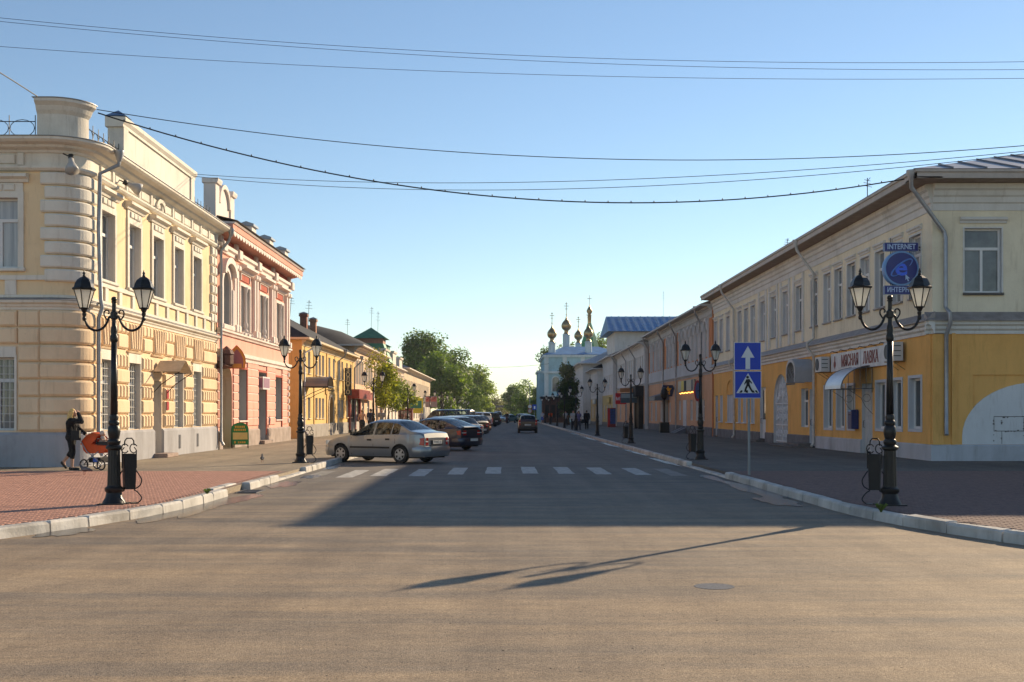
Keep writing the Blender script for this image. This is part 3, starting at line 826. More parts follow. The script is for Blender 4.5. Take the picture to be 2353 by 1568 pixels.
# eaves
ev = FM(F2); ev.mould(Y0 - .1, Y1 + .5, [(0, 9.12), (.62, 9.26), (.70, 9.28), (.70, 9.52), (0, 9.52)])
ev.build('eaves_box', pink, b2)
FM(F2).mould(Y0 - .1, Y1 + .52, [(-.1, 9.53), (.74, 9.53), (.80, 9.60), (-.1, 9.66)]).build('eaves_moulding', trim2, b2)
rf2 = FM(F2); rf2.add([(Y0, 9.68, .86), (Y1 + .6, 9.68, .86), (Y1 - 5, 11.4, -6), (Y0, 11.4, -6), (Y1 + .6, 9.68, -12.5), (Y0, 9.68, -12.5)], [(0, 1, 2, 3), (1, 4, 2), (4, 5, 3, 2)]); rf2.build('roof', MATS['flashing_grey'], b2)
for i in range(30):
    u = Y0 + .15 + i * .53
    FM(F2).prism([(u, 9.26), (u + .48, 9.26), (u + .48, 9.16), (u + .36, 9.08), (u + .24, 9.04), (u + .12, 9.08), (u, 9.16)], .655, .675).build('scallop', trim2, b2)
# frieze pilasters with red fields
fr_u = [Y0 + .2, 50.1, 54.1, 58.1, Y1 - .35]
for k, u in enumerate(fr_u):
    for d in (0, .24): FM(F2).block(u + d, u + d + .17, 8.86, 9.12, .001, .14, .03).build('frieze_bracket', trim2, b2)
    FM(F2).block(u - .1, u + .52, 8.44, 8.86, .19, .30, .03).build('cornice_break', trim2, b2)
    if k < 4: FM(F2).box(u + .55, fr_u[k + 1] - .15, 8.88, 9.08, .001, .03).build('frieze_panel', red2, b2)
# pilasters between windows
for u in (49.75, 50.25, 53.7, 54.25, 57.7, 58.25, 61.6, 62.2):
    FM(F2).block(u, u + .3, 5.5, 8.0, .001, .14, .03).build('pilaster', trim2, b2)
    FM(F2).block(u - .05, u + .35, 5.2, 5.52, .001, .24, .03).build('pilaster_base', trim2, b2)
    FM(F2).block(u - .06, u + .36, 7.98, 8.2, .001, .24, .04).build('capital', trim2, b2)
for k, h in enumerate(ups):
    if len(h) > 4:
        window(b2, F2, *h[:4], .3, 'O', gm=MATS['glass_mid'], arch=h[4])
        casing(F2, h[0], h[1], h[2], h[3], trim2, b2, .2, .1, h[4])
        o2 = arch_pts(h[0] - .45, h[1] + .45, 7.55, .75); i2 = arch_pts(h[0] - .2, h[1] + .2, 7.55, .5); bb = FM(F2)
        for q in range(12):
            z = [i2[q], i2[q + 1], o2[q + 1], o2[q]]
            bb.add([(x, y, .001) for x, y in z] + [(x, y, .3) for x, y in z], [(4, 5, 6, 7), (0, 1, 5, 4), (2, 3, 7, 6)])
        bb.build('arched_hood', trim2, b2)
    else:
        window(b2, F2, *h, .3, 'H', gm=curt)
for c in (52.1, 56.1, 60.1):
    casing(F2, c - .95, c + .95, 5.35, 7.42, trim2, b2, .14, .08)
    col = MB(); X = -11.94
    col.lathe([(.13, 5.3), (.13, 5.42), (.07, 5.5), (.12, 5.62), (.12, 5.72), (.075, 5.8), (.07, 7.15), (.10, 7.22), (.13, 7.34), (.13, 7.42)], (X, c, 0), 12)
    col.build('window_column', trim2, b2, smooth=35)
    FM(F2).box(c - .85, c + .85, 7.66, 7.96, .001, .05).build('window_panel', red2, b2)
    casing(F2, c - .85, c + .85, 7.66, 7.96, trim2, b2, .08, .09)
    hood(F2, c - 1.25, c + 1.25, 8.02, trim2, b2, .42, .28)
    for i in range(3):
        MB().lathe([(.08, 5.18), (.11, 5.26), (.05, 5.31), (.09, 5.36)], (-11.85, c - .8 + i * .8, 0), 10).build('baluster', trim2, b2, smooth=35)
    FM(F2).block(c - 1.1, c + 1.1, 5.19, 5.30, .001, .18, .02).build('sill', trim2, b2)
FM(F2).block(47.6, 49.55, 5.2, 5.42, .001, .2, .03).build('sill', trim2, b2)
for u in (47.45, 49.35): FM(F2).block(u, u + .26, 5.22, 7.0, .001, .16, .03).build('pilaster', trim2, b2)
# lower storey: white joints on pink piers
piers = [(Y0 + .05, 47.7), (49.9, 50.85), (52.62, 54.95), (56.9, 59.0), (60.82, 62.2)]
for (a, c) in piers:
    for j in range(8):
        z = 1.05 + j * .385
        FM(F2).block(a, c, z, z + .335, .001, .055, .015).build('pier_block', pink2, b2)
        FM(F2).box(a, c, z + .338, z + .382, .001, .02).build('white_joint', trim2, b2)
for (a, c, top) in ((50.9, 52.5, 3.62), (55.05, 56.75, 3.62), (59.1, 60.7, 3.5)):
    FM(F2).box(c + .001, c + .11, .55, top + .12, .001, .06).build('red_edge', red2, b2); FM(F2).box(a - .05, c, top + .02, top + .12, .001, .06).build('red_edge', red2, b2)
for (a, c, v0, v1) in ((50.9, 52.5, 1.3, 3.62), (59.1, 60.7, 1.3, 3.5)):
    window(b2, F2, a, c, v0, v1, .55, '2', gm=MATS['glass_mid'], sill=trim2)
for j in range(9):
    for d in (0, .3):
        FM(F2).block(62.3 + d * .7, 62.3 + d * .7 + .17, 1.1 + j * .36, 1.35 + j * .36, .001, .1, .03).build('quoin', trim2, b2)
# passage: deep arched gateway
rv = FM(F2); ap = arch_pts(47.75, 49.75, 3.05, .7)
rv.quad((49.75, .12, -5), (49.75, .12, -.02), (49.75, 3.05, -.02), (49.75, 3.05, -5)); rv.quad((47.75, .12, -.02), (47.75, .12, -5), (47.75, 3.05, -5), (47.75, 3.05, -.02)); rv.quad((47.75, .12, -5), (49.75, .12, -5), (49.75, 3.75, -5), (47.75, 3.75, -5))
for k in range(12): rv.quad((ap[k][0], ap[k][1], -.02), (ap[k][0], ap[k][1], -5), (ap[k + 1][0], ap[k + 1][1], -5), (ap[k + 1][0], ap[k + 1][1], -.02))
rv.build('gateway', plaster('gateway_cream', (.52, .44, .35), .06), b2)
# shop entrance
dd = FM(F2); dd.box(55.1, 56.7, .2, 2.75, -.5, -.44); dd.build('door', M('door_white', (.62, .62, .60), .4, .06, 3, .03), b2)
FM(F2).box(55.25, 55.85, .9, 2.6, -.438, -.43).build('door_pane', MATS['glass_shop'], b2); FM(F2).box(55.95, 56.55, .9, 2.6, -.438, -.43).build('door_pane', MATS['glass_shop'], b2)
FM(F2).block(54.9, 56.9, .121, .3, -.4, .35, .02).build('doorstep', MATS['stone_step'], b2)
FM(F2).box(56.752, 56.86, .3, 1.3, -.5, .0).build('red_cheek', red2, b2)
# roof posts and arched gable over the eaves
for (a, c, zt) in ((46.95, 47.55, 11.4), (49.6, 50.2, 11.35)):
    ps = FM(F2); ps.band(a, c, 9.62, zt - .2, -.5, 0); ps.mould(a - .06, c + .06, [(-.56, zt - .2), (.08, zt - .2), (.12, zt - .08), (.12, zt), (-.56, zt)]); ps.build('roof_post', trim2, b2)
gb = FM(F2); pts = [(47.56, 9.62), (49.59, 9.62), (49.59, 10.5)] + [(x, y) for x, y in reversed(arch_pts(47.8, 49.35, 10.5, .78))] + [(47.56, 10.5)]
gb.prism(pts, -.32, -.08); gb.build('arched_gable', trim2, b2)
ag = FM(F2); o_ = arch_pts(47.62, 49.53, 10.5, .92); i_ = arch_pts(47.8, 49.35, 10.5, .74)
for k in range(12):
    q = [i_[k], i_[k + 1], o_[k + 1], o_[k]]
    ag.add([(x, y, -.36) for x, y in q] + [(x, y, .03) for x, y in q], [(4, 5, 6, 7), (0, 1, 5, 4), (2, 3, 7, 6), (3, 2, 1, 0)])
ag.build('gable_moulding', trim2, b2)
for c in (54.05, 58.1, 62.1):
    ps = FM(F2); ps.band(c - .45, c + .45, 9.62, 10.5, -.5, .02); o = ps.build('roof_post', trim2, b2)
    FM(F2).mould(c - .54, c + .54, [(-.6, 10.5), (.12, 10.5), (.12, 10.6), (-.24, 10.72), (-.6, 10.6)]).build('post_cap', M('cap_grey', (.25, .27, .30), .4, .1, 3, .03, 20, .5), o)
# projecting ogee shop sign and its little canopy
def ogee(cx, z0, hw_, h):
    L = [(cx - hw_ * .9, z0), (cx + hw_ * .9, z0), (cx + hw_, z0 + h * .3), (cx + hw_ * .93, z0 + h * .52), (cx + hw_ * .6, z0 + h * .76), (cx + hw_ * .22, z0 + h * .92), (cx, z0 + h), (cx - hw_ * .22, z0 + h * .92), (cx - hw_ * .6, z0 + h * .76), (cx - hw_ * .93, z0 + h * .52), (cx - hw_, z0 + h * .3)]
    return L
og = thing('hanging_sign', 'red and orange pointed arch sign box over the pink house gateway', 'sign', (-11.3, 48.8, 3.5))
FO = frame(-11.44, 48.3, .93, .37, .37, -.93)
cu = 0.
def og_m(z0, hw_, h, w0, w1, m, nm, par):
    b = FM(FO); b.prism(ogee(cu + .0, z0, hw_, h), w0, w1); return b.build(nm, m, par)
bx = og_m(3.54, .38, 1.0, -.16, .0, paint('sign_red', (.55, .03, .015)), 'sign_box', og)
og_m(3.55, .36, .97, .001, .012, paint('sign_orange', (.85, .30, .03)), 'border', bx)
og_m(3.57, .27, .80, .013, .02, paint('sign_plum', (.48, .14, .13)), 'panel', bx)
FM(FO).box(cu - .2, cu + .2, 3.58, 3.75, .021, .027).build('orange_field', paint('sign_orange2', (.95, .35, .05)), bx)
MB().tube([(-12, 48.45, 3.9), (-11.6, 48.45, 3.9)], .02, 6).build('arm', iron, og)
cz = thing('gateway_canopy', 'dark tiled canopy with onion lantern over the pink house gateway', 'canopy', (-11.6, 48.2, 3.6))
MB().add([(-12, 47.2, 3.85), (-11.55, 47.2, 3.6), (-11.55, 48.2, 3.6), (-12, 48.2, 3.85), (-12, 47.2, 3.5), (-12, 48.2, 3.5)], [(0, 1, 2, 3), (4, 1, 0), (5, 3, 2), (4, 5, 2, 1)]).build('roof', M('canopy_brown', (.16, .075, .055), .7, .2, 6, .2), cz)
MB().lathe([(.26, 3.55), (.30, 3.6), (.30, 3.95), (.26, 4.0), (.34, 4.02), (.26, 4.18), (.12, 4.28), (.03, 4.36)], (-11.72, 47.65, .1), 8).build('lantern', MATS['canopy_brown'], cz)
# small shop signboard above the door
ss = thing('shop_signboard', 'small framed plum signboard tilted over the pink house shop door', 'sign', (-11.8, 55.9, 2.9))
FM(F2).box(55.15, 56.75, 2.80, 3.42, -.06, .22).build('box', paint('signboard_white', (.66, .65, .64)), ss)
FM(F2).box(55.25, 56.65, 2.88, 3.35, .221, .228).build('panel', paint('signboard_plum', (.28, .13, .2)), ss)
FM(frame(0, 55.14, 1, 0, 0, -1)).box(-12.04, -11.80, 2.88, 3.35, .001, .008).build('side_panel', MATS['signboard_plum'], ss)
# ================================================================ generic street house
def house(name, label, side, X, y0, y1, eave, split, plinth, mats, up, lo, loc_d=10., roof=None, pitch=.45, over=.6, hip0=True, hip1=True, belts=(), eave_prof=.35,
          win='T', wdepth=.18, case=None, gup=None, glo=None, sills=None, hoods=False, z0=.12):
    """mats = (upper wall, lower wall, plinth, trim); up / lo = (centre, width, v0, v1[, arch])"""
    fr = left_frame(X) if side < 0 else right_frame(X)
    root = thing(name, label, 'building', (X + side * 2, (y0 + y1) / 2, z0))
    mu, ml, mp, mt = mats
    H = lambda L: [((c[0] - c[1] / 2, c[0] + c[1] / 2) + tuple(c[2:])) for c in L]
    rvl = FM(fr); dmy = FM(fr)
    FM(fr).wall(y0, y1, split, eave, H(up), 0, wdepth, rvl).build('upper_wall', mu, root)
    FM(fr).wall(y0, y1, plinth, split, H(lo), 0, wdepth, dmy).build('lower_wall', ml, root)
    reveals(fr, H(up) + [h for h in H(lo) if h[2] > .5], wdepth, REV1, root)
    FM(fr).mould(y0, y1, [(0, z0 - .02), (.06, z0 - .02), (.06, plinth - .05), (0, plinth)]).build('plinth', mp, root)
    xb = X + side * loc_d
    for (y, nm) in ((y0, 'near_wall'), (y1, 'far_wall')):
        MB().quad((X, y, z0), (xb, y, z0), (xb, y, eave), (X, y, eave)).build(nm, mu, root)
    MB().quad((xb, y0, z0), (xb, y1, z0), (xb, y1, eave), (xb, y0, eave)).build('rear_wall', mu, root)
    for (za, zb, p) in belts: FM(fr).mould(y0, y1, CORN(za, zb, p)).build('belt_cornice', mt, root)
    if eave_prof: FM(fr).mould(y0, y1, CORN(eave - .45, eave - .125, eave_prof)).build('cornice', mt, root)
    for h in H(up):
        window(root, fr, *h[:4], wdepth, win, gm=gup or curt, arch=h[4] if len(h) > 4 else 0, sill=sills)
        if case: casing(fr, *h[:4], mt, root, case, .05, h[4] if len(h) > 4 else 0)
        if hoods: hood(fr, h[0] - .15, h[1] + .15, h[3] + (case or 0) + .06, mt, root, .14, .14)
    for h in H(lo):
        if h[2] < .5: continue
        window(root, fr, *h[:4], wdepth, win, gm=glo or MATS['glass_mid'], arch=h[4] if len(h) > 4 else 0, sill=sills)
    if roof:
        xa, xc = sorted((X, xb))
        hip_roof(root, xa, xc, y0, y1, eave, pitch, roof, over, hip0, hip1, mt)
    return root, fr
def antenna(name, label, loc, h, seed=0, lean=0.):
    rnd = random.Random(seed); t = thing(name, label, 'antenna', loc)
    MB().tube([(0, 0, 0), (lean * h, 0, h)], .018, 6).build('mast', iron, t, True)
    bm_ = MB(); 
    for k in range(3):
        z = h * (.72 + .1 * k); L = .30 - .05 * k
        bm_.tube([(lean * z - L * .8, -L * .6, z), (lean * z + L * .8, L * .6, z)], .012, 5)
    bm_.build('elements', iron, t, True)
    MB().tube([(lean * h * .9, -.35, h * .95), (lean * h * .9 + .1, .35, h * .93)], .014, 5).build('boom', iron, t, True)
def chimney(name, label, loc, w_, h, m):
    t = thing(name, label, 'chimney', loc)
    MB().box(-w_ / 2, w_ / 2, -w_ / 2, w_ / 2, -1.2, h).build('shaft', m, t, True)
    MB().box(-w_ / 2 - .07, w_ / 2 + .07, -w_ / 2 - .07, w_ / 2 + .07, h - .22, h - .06).build('collar', m, t, True)
    MB().add([(-w_ / 2 - .1, -w_ / 2 - .1, h), (w_ / 2 + .1, -w_ / 2 - .1, h), (w_ / 2 + .1, w_ / 2 + .1, h), (-w_ / 2 - .1, w_ / 2 + .1, h), (0, 0, h + .15)], [(0, 1, 4), (1, 2, 4), (2, 3, 4), (3, 0, 4), (3, 2, 1, 0)]).build('cap', MATS['flashing_grey'], t, True)
brick_r = M('chimney_brick', (.33, .13, .08), .9, .3, 6, .3, 30)

# ---------------------------------------------------------------- left row: yellow house
yel3 = plaster('wall_warm_yellow', (.74, .50, .20), .05); grey3 = plaster('plinth_grey_stone', (.36, .33, .30), .12, 0)
tr3 = plaster('trim_cream', (.72, .60, .42), .05)
c3 = [67.75, 69.4, 72.1, 73.4, 74.7, 77.4, 79.4, 82.2, 83.5, 86.0, 88.2]
up3 = [(c, .85, 4.07, 5.42) for c in c3]
lo3 = [(c, .85, 1.32, 2.6) for c in c3 if not 75.5 < c < 81] + [(78.0, 2.0, .12, 2.75, .9)]
b3, f3 = house('yellow_house', 'plain warm yellow two-storey house with steep black hipped roof', -1, -12, 66.9, 90.2, 6.1, 3.3, .95, (yel3, yel3, grey3, tr3), up3, lo3, 11, roof_dark, .55, .55, True, True, (), .25, 'H', .2, None, curt, curt, tr3)
# arched gateway of the yellow house
g = FM(f3); ap = arch_pts(77.0, 79.0, 1.85, .9)  # noqa
g.quad((77, .12, -3), (79, .12, -3), (79, 2.75, -3), (77, 2.75, -3)); g.quad((79, .12, -3), (79, .12, -.01), (79, 1.85, -.01), (79, 1.85, -3))
for k in range(12): g.quad((ap[k][0], ap[k][1], -.01), (ap[k][0], ap[k][1], -3), (ap[k + 1][0], ap[k + 1][1], -3), (ap[k + 1][0], ap[k + 1][1], -.01))
g.build('gateway', plaster('gateway_ochre', (.60, .38, .16), .06), b3)
casing(f3, 77, 79, .12, 2.75, tr3, b3, .16, .07, .9)
downpipe([(-11.35, 68.6, 5.95), (-11.35, 68.6, 5.7), (-11.9, 67.2, 5.2), (-11.9, 67.2, .6), (-11.7, 67.1, .35)], parent=b3)
downpipe([(-11.35, 80.6, 5.95), (-11.4, 80.6, 5.7), (-11.88, 80.6, 5.3), (-11.88, 80.6, .4)], parent=b3)
downpipe([(-11.35, 89.8, 5.95), (-11.4, 89.8, 5.7), (-11.88, 89.4, 5.2), (-11.88, 89.4, .4)], parent=b3)
for u in (71.0, 76.1): FM(f3).box(u - .07, u + .07, .9, 5.7, .001, .05).build('wall_strip', plaster('strip_brown', (.42, .22, .08), .1), b3)
FM(f3).box(75.5, 76.4, 2.9, 3.4, .02, .08).build('emblem_panel', paint('emblem_gold', (.55, .33, .07)), b3)
# recessed link between the pink and the yellow house
lk = thing('link_wall', 'narrow ochre recessed wall between the pink house and the yellow house', 'wall', (-13.6, 64.8, .12))
MB().quad((-13.8, 62.8, .12), (-13.8, 66.9, .12), (-13.8, 66.9, 5.6), (-13.8, 62.8, 5.6)).build('wall', yel3, lk)
MB().box(-13.75, -13.68, 64.2, 65.3, .3, 2.5).build('door', MATS['door_brown'], lk)
MB().box(-13.8, -12.9, 64.0, 65.5, .121, .3).build('doorstep', MATS['stone_step'], lk)
# barrel canopy
bc = thing('entrance_canopy', 'glazed barrel-vault canopy with wrought iron fringe on the yellow house', 'canopy', (-11.3, 68.2, 3.2))
v = MB(); n = 10
for k in range(n):
    a0, a1 = PI * k / n, PI * (k + 1) / n
    p = lambda a, x: (x, 68.2 - 1.05 * math.cos(a), 3.2 + .62 * math.sin(a))
    v.quad(p(a0, -12), p(a1, -12), p(a1, -10.5), p(a0, -10.5))
v.build('vault', M('canopy_plastic', (.22, .20, .18), .3, .1, 2, .02), bc)
v = MB(); v.tube([(-10.5, 68.2 - 1.05 * math.cos(PI * k / n), 3.2 + .62 * math.sin(PI * k / n)) for k in range(n + 1)], .03, 6)
for y in (67.15, 69.25): MB().tube([(-12, y, 3.2), (-10.5, y, 3.2)], .025, 6).tube([(-12, y, 2.5), (-11.5, y, 2.8), (-10.6, y, 3.18)], .02, 6).build('bracket', iron, bc)
v.tube([(-10.5, 67.15, 3.2), (-10.5, 69.25, 3.2)], .025, 6); v.build('frame', iron, bc)
for k in range(9):
    y = 67.2 + k * .25
    MB().tube([(-10.5, y, 3.2), (-10.5, y + .1, 3.08), (-10.5, y + .16, 2.98), (-10.5, y + .08, 2.93), (-10.5, y + .05, 3.0)], .012, 5).build('scroll', iron, bc)
chimney('chimney', 'red brick chimney on the black roof nearer to the pink house', (-15.1, 85, 8.0), .5, 1.1, brick_r)
chimney('chimney', 'narrow sunlit brick chimney further along the black roof', (-14.9, 88, 7.9), .46, 1.05, M('chimney_brick_pale', (.45, .22, .13), .9, .3, 6, .3, 30))
antenna('roof_antenna', 'short television aerial left of the red brick chimney', (-15.8, 83.0, 8.3), 1.9, 1, .08)
antenna('roof_antenna', 'tall leaning television aerial between the two brick chimneys', (-15.1, 86.8, 8.0), 2.3, 2, .04)

# ---------------------------------------------------------------- left row: ornate peach shop house with domed dark roof
pe4 = plaster('wall_peach', (.74, .52, .34), .06); w4 = plaster('trim_peach_white', (.76, .68, .58), .06)
c4 = [91.6, 93.4, 95.2, 98.0, 99.8, 101.6, 104.4, 106.2, 108.0]
b4, f4 = house('peach_shop_house', 'peach two-storey shop house with tall paired windows and rounded black roof', -1, -12, 90.3, 111.2, 7.1, 3.2, .8, (pe4, pe4, grey3, w4),
               [(c, .95, 4.0, 5.9) for c in c4], [(95.8, 1.5, .9, 2.7), (99.5, 1.6, .9, 2.7), (103.0, 1.4, .9, 2.6), (106.2, 1.4, .9, 2.6), (109.0, 1.2, .9, 2.6)], 12, None, .5, .7, belts=((3.1, 3.35, .22),), eave_prof=.5, case=.14, gup=curt, hoods=True)
rf = MB(); prof = [(-11.2, 7.1), (-12.5, 7.9), (-14, 8.6), (-16, 9.1), (-18, 9.25), (-20, 9.1), (-22, 8.5), (-24.3, 7.1)]
ys = [(89.7, 0), (91.2, .55), (93.5, .85), (97, 1.0), (104, 1.0), (108, .85), (110.5, .5), (111.8, 0)]
vs_ = [((x + 18) * (.25 + .75 * 1) - 18, y, 7.1 + (z - 7.1) * s) for y, s in ys for x, z in prof]
fs_ = [(i * 8 + j, i * 8 + j + 1, (i + 1) * 8 + j + 1, (i + 1) * 8 + j) for i in range(7) for j in range(7)]
rf.add(vs_, fs_); rf.build('roof', roof_dark, b4, smooth=40)
MB().box(-24.3, -11.2, 89.7, 111.8, 6.98, 7.095).build('eaves_board', w4, b4)
# gold shop front at the joint
sf = thing('shop_portal', 'dark red tiled shop portal with glazed display windows at the gold seller', 'shop front', (-11.9, 88, .12))
pr = FM(left_frame(-12)); 
for (u, w_) in ((86.6, .5), (89.6, .5), (92.6, .5)): FM(left_frame(-12)).box(u, u + w_, .3, 3.0, .001, .18).build('column', M('portal_red', (.30, .05, .04), .35, .2, 4, .02), sf); FM(left_frame(-12)).box(u - .06, u + w_ + .06, .1, .35, .001, .24).build('column_base', roof_dark, sf)
FM(left_frame(-12)).box(86.3, 93.4, 2.75, 3.45, .001, .9).build('canopy_box', MATS['portal_red'], sf)
FM(left_frame(-12)).box(93.5, 99.5, 2.75, 3.4, .001, .45).build('fascia_sign', M('fascia_red', (.38, .10, .07), .4, .3, 2, .02), sf)
for (a, c) in ((87.2, 89.5), (90.2, 92.5)):
    o = FM(left_frame(-12)).box(a, c, .95, 2.7, .001, .05).build('display_window', MATS['glass_shop'], sf); FM(left_frame(-12)).box(a, c, .12, .94, .002, .1).build('stall_riser', plaster('riser_grey', (.5, .46, .42), .1), sf)
zs = thing('vertical_sign', 'vertical black sign with cream letters reading ЗОЛОТО', 'sign', (-11.6, 84.2, 2.9))
MB().box(-11.92, -11.42, 84.2, 84.42, 2.95, 5.0).build('board', paint('sign_black', (.03, .028, .025)), zs)
MB().box(-11.9, -11.44, 84.18, 84.199, 2.98, 4.97).build('face', paint('sign_dark_brown', (.06, .05, .04)), zs)
for k, ch in enumerate('ЗОЛОТО'):
    orient(text_mb(ch, .42, .01, 1., .012), (-11.67, 84.165, 4.80 - k * .325), (1, 0, 0), (0, 0, 1)).build('letter', paint('letter_cream', (.75, .62, .38)), zs)
MB().tube([(-12, 84.3, 4.7), (-11.9, 84.3, 4.7)], .02, 6).tube([(-12, 84.3, 3.2), (-11.9, 84.3, 3.2)], .02, 6).build('bracket', iron, zs)
# green tower on a house behind
gt_ = thing('green_turret', 'green sheet-metal turret with pyramid roof above the shop roofs', 'turret', (-13.7, 116, 6.8))
gm = M('green_metal', (.06, .20, .11), .5, .2, 3, .05, 20, .2)
MB().add([(-2.3, -1.6, 0), (2.1, -1.6, 0), (2.1, 1.6, 0), (-2.3, 1.6, 0), (-1.3, -1.3, 2.0), (1.3, -1.3, 2.0), (1.3, 1.3, 2.0), (-1.3, 1.3, 2.0)], [(0, 1, 5, 4), (1, 2, 6, 5), (2, 3, 7, 6), (3, 0, 4, 7)]).build('base', gm, gt_, True)
MB().box(-1.35, 1.35, -1.35, 1.35, 1.9, 2.4).build('cornice', M('turret_brown', (.35, .16, .1), .7, .2), gt_, True)
MB().add([(-1.75, -1.75, 2.4), (1.75, -1.75, 2.4), (1.75, 1.75, 2.4), (-1.75, 1.75, 2.4), (0, 0, 3.6)], [(0, 1, 4), (1, 2, 4), (2, 3, 4), (3, 0, 4), (3, 2, 1, 0)]).build('roof', gm, gt_, True)
antenna('roof_antenna', 'aerial mast standing on the green turret roof', (-13.7, 116, 10.3), 2.2, 3, .03)
antenna('roof_antenna', 'thin aerial in front of the green turret', (-15.3, 110, 8.8), 2.0, 4, 0)

# ---------------------------------------------------------------- left row: pale house with attic blocks
pk5 = plaster('wall_pale_rose', (.72, .50, .40), .06)
c5 = [113, 115, 117, 120, 122, 124, 127, 129, 131]
b5, f5 = house('rose_house', 'pale rose two-storey house with white attic blocks on its parapet', -1, -12, 111.3, 134, 6.7, 3.1, .8, (pk5, w4, grey3, w4), [(c, 1.0, 3.9, 5.6) for c in c5], [(c, 1.2, .9, 2.5) for c in (113.5, 117, 120.5, 124, 127.5, 131)], 12, MATS['flashing_grey'], .3, .4, belts=((3.0, 3.25, .25), (5.8, 5.95, .15)), eave_prof=.5, case=.14, gup=curt, hoods=True)
for (a, c, z) in ((113, 117.5, 8.1), (121.5, 125, 8.3), (129, 132.5, 8.0)):
    q = FM(f5); q.band(a, c, 6.72, z - .2, -.5, -.02); q.mould(a - .1, c + .1, [(-.6, z - .2), (.1, z - .2), (.15, z), (-.6, z)]); q.build('attic_block', w4, b5)
gt2 = thing('green_rooflet', 'small green roof box behind the attic blocks of the rose house', 'roof box', (-13.6, 122, 6.9))
MB().box(-1.1, 1.1, -1.2, 1.2, 0, 1.9).build('body', gm, gt2, True); MB().add([(-1.3, -1.4, 1.9), (1.3, -1.4, 1.9), (1.3, 1.4, 1.9), (-1.3, 1.4, 1.9), (0, 0, 2.5)], [(0, 1, 4), (1, 2, 4), (2, 3, 4), (3, 0, 4)]).build('roof', gm, gt2, True)
antenna('roof_antenna', 'slender whip aerial rising over the rose house', (-13.7, 122, 9.2), 3.4, 5, .01)

b6, f6 = house('tan_house', 'long tan two-storey house with broad eaves and slate-blue roof before the trees', -1, -12, 134.1, 182, 7.0, 3.2, .7, (plaster('wall_tan', (.62, .50, .36), .06), w4, grey3, w4), [(136 + 2.3 * k, 1.05, 3.9, 5.7) for k in range(19)], [(136.5 + 3.4 * k, 1.3, .9, 2.5) for k in range(13)], 12, M('roof_slate', (.14, .17, .21), .6, .2, 2, .1), .42, .8, belts=((3.1, 3.3, .2),), eave_prof=.4, gup=curt)

# small shop boards along the sunlit side
def board(name, label, loc, w_, h, cols, th=.12, rz=0.):
    t = thing(name, label, 'sign', loc, rz)
    MB().box(-w_ / 2, w_ / 2, -th / 2, th / 2, 0, h).build('board', paint('board_%d' % len(MATS), cols[0]), t, True)
    if len(cols) > 1: MB().box(-w_ / 2 + .06, w_ / 2 - .06, -th / 2 - .012, -th / 2 - .001, h * .5, h * .9).build('panel', paint('boardp_%d' % len(MATS), cols[1]), t, True)
    MB().tube([(-w_ / 2 - .4, 0, h * .8), (-w_ / 2, 0, h * .8)], .02, 5).build('arm', iron, t, True)
    return t
board('projecting_sign', 'maroon projecting shop board on the rose house', (-11.1, 113, 2.9), 1.3, 1.5, ((.30, .07, .06), (.36, .12, .1)))
board('projecting_sign', 'green and white projecting shop board past the maroon one', (-11.2, 132, 3.2), 1.5, .9, ((.06, .22, .16), (.6, .6, .55)))
board('projecting_sign', 'dark green projecting board beside a yellow one', (-10.9, 136, 2.2), 1.8, .9, ((.03, .18, .12),))
board('projecting_sign', 'bright yellow projecting board on the tan house', (-10.9, 142, 1.6), 1.3, 1.9, ((.70, .55, .03),))
board('projecting_sign', 'grey and red pharmacy board at the end of the tan house', (-9.9, 152, 2.4), 1.6, 1.5, ((.33, .24, .24), (.5, .12, .1)))
for k, (y, cc, lb) in enumerate(((111.5, (.20, .14, .13), 'dark awning over a shop door of the rose house'), (126, (.55, .5, .45), 'pale awning over a shop door of the rose house'))):
    t = thing('shop_awning', lb, 'awning', (-11.9, y, 2.5)); MB().add([(0, -1.6, .5), (1.2, -1.6, 0), (1.2, 1.6, 0), (0, 1.6, .5), (0, -1.6, 0), (0, 1.6, 0)], [(0, 1, 2, 3), (4, 1, 0), (3, 2, 5), (4, 5, 2, 1)]).build('cloth', paint('awn%d' % k, cc), t, True)
    MB().tube([(1.2, -1.6, 0), (1.2, 1.6, 0)], .02, 5).build('front_bar', iron, t, True)
kz = thing('shop_kiosk', 'dark red tin kiosk standing at the rose house front', 'kiosk', (-10.3, 118, .12)); MB().box(-.7, .7, -.5, .5, 0, 1.9).build('body', paint('kiosk_red', (.22, .06, .05)), kz, True); MB().box(-.8, .8, -.62, .62, 1.9, 2.0).build('roof', MATS['kiosk_red'], kz, True); MB().box(-.55, .55, -.515, -.501, .9, 1.7).build('pane', MATS['glass_shop'], kz, True)

# ================================================================ RIGHT ROW, building 1: ochre corner house
och = plaster('wall_ochre', (.78, .43, .135), .08); up1m = plaster('wall_pale_straw', (.80, .71, .53), .06); trR = plaster('trim_grey_white', (.68, .66, .62), .06)
plR = plaster('plinth_pale_grey', (.46, .47, .50), .14); plD = plaster('plinth_dark_grey', (.17, .17, .18), .2, 0)
tin = M('tin_skirt', (.30, .27, .26), .5, .2, 3, .05, 20, .3)
soff = M('soffit_boards', (.36, .27, .21), .8, .15, 3, .1)
XR = 13.6; YC = 36.0; FR = right_frame(XR); FF = front_frame(YC)
rr = thing('ochre_corner_house', 'long ochre and straw-yellow two-storey corner house with deep boarded eaves', 'building', (16, 50, .12))
nearw = [36.95, 38.7, 40.5, 42.2, 43.9, 45.6, 47.2, 49.2, 51.8, 54.3, 56.7, 59.1, 61.5, 63.2, 65.0, 68.4, 70.5, 72.4]
upR = [(y, y + 1.02, 5.47, 7.52) for y in nearw]
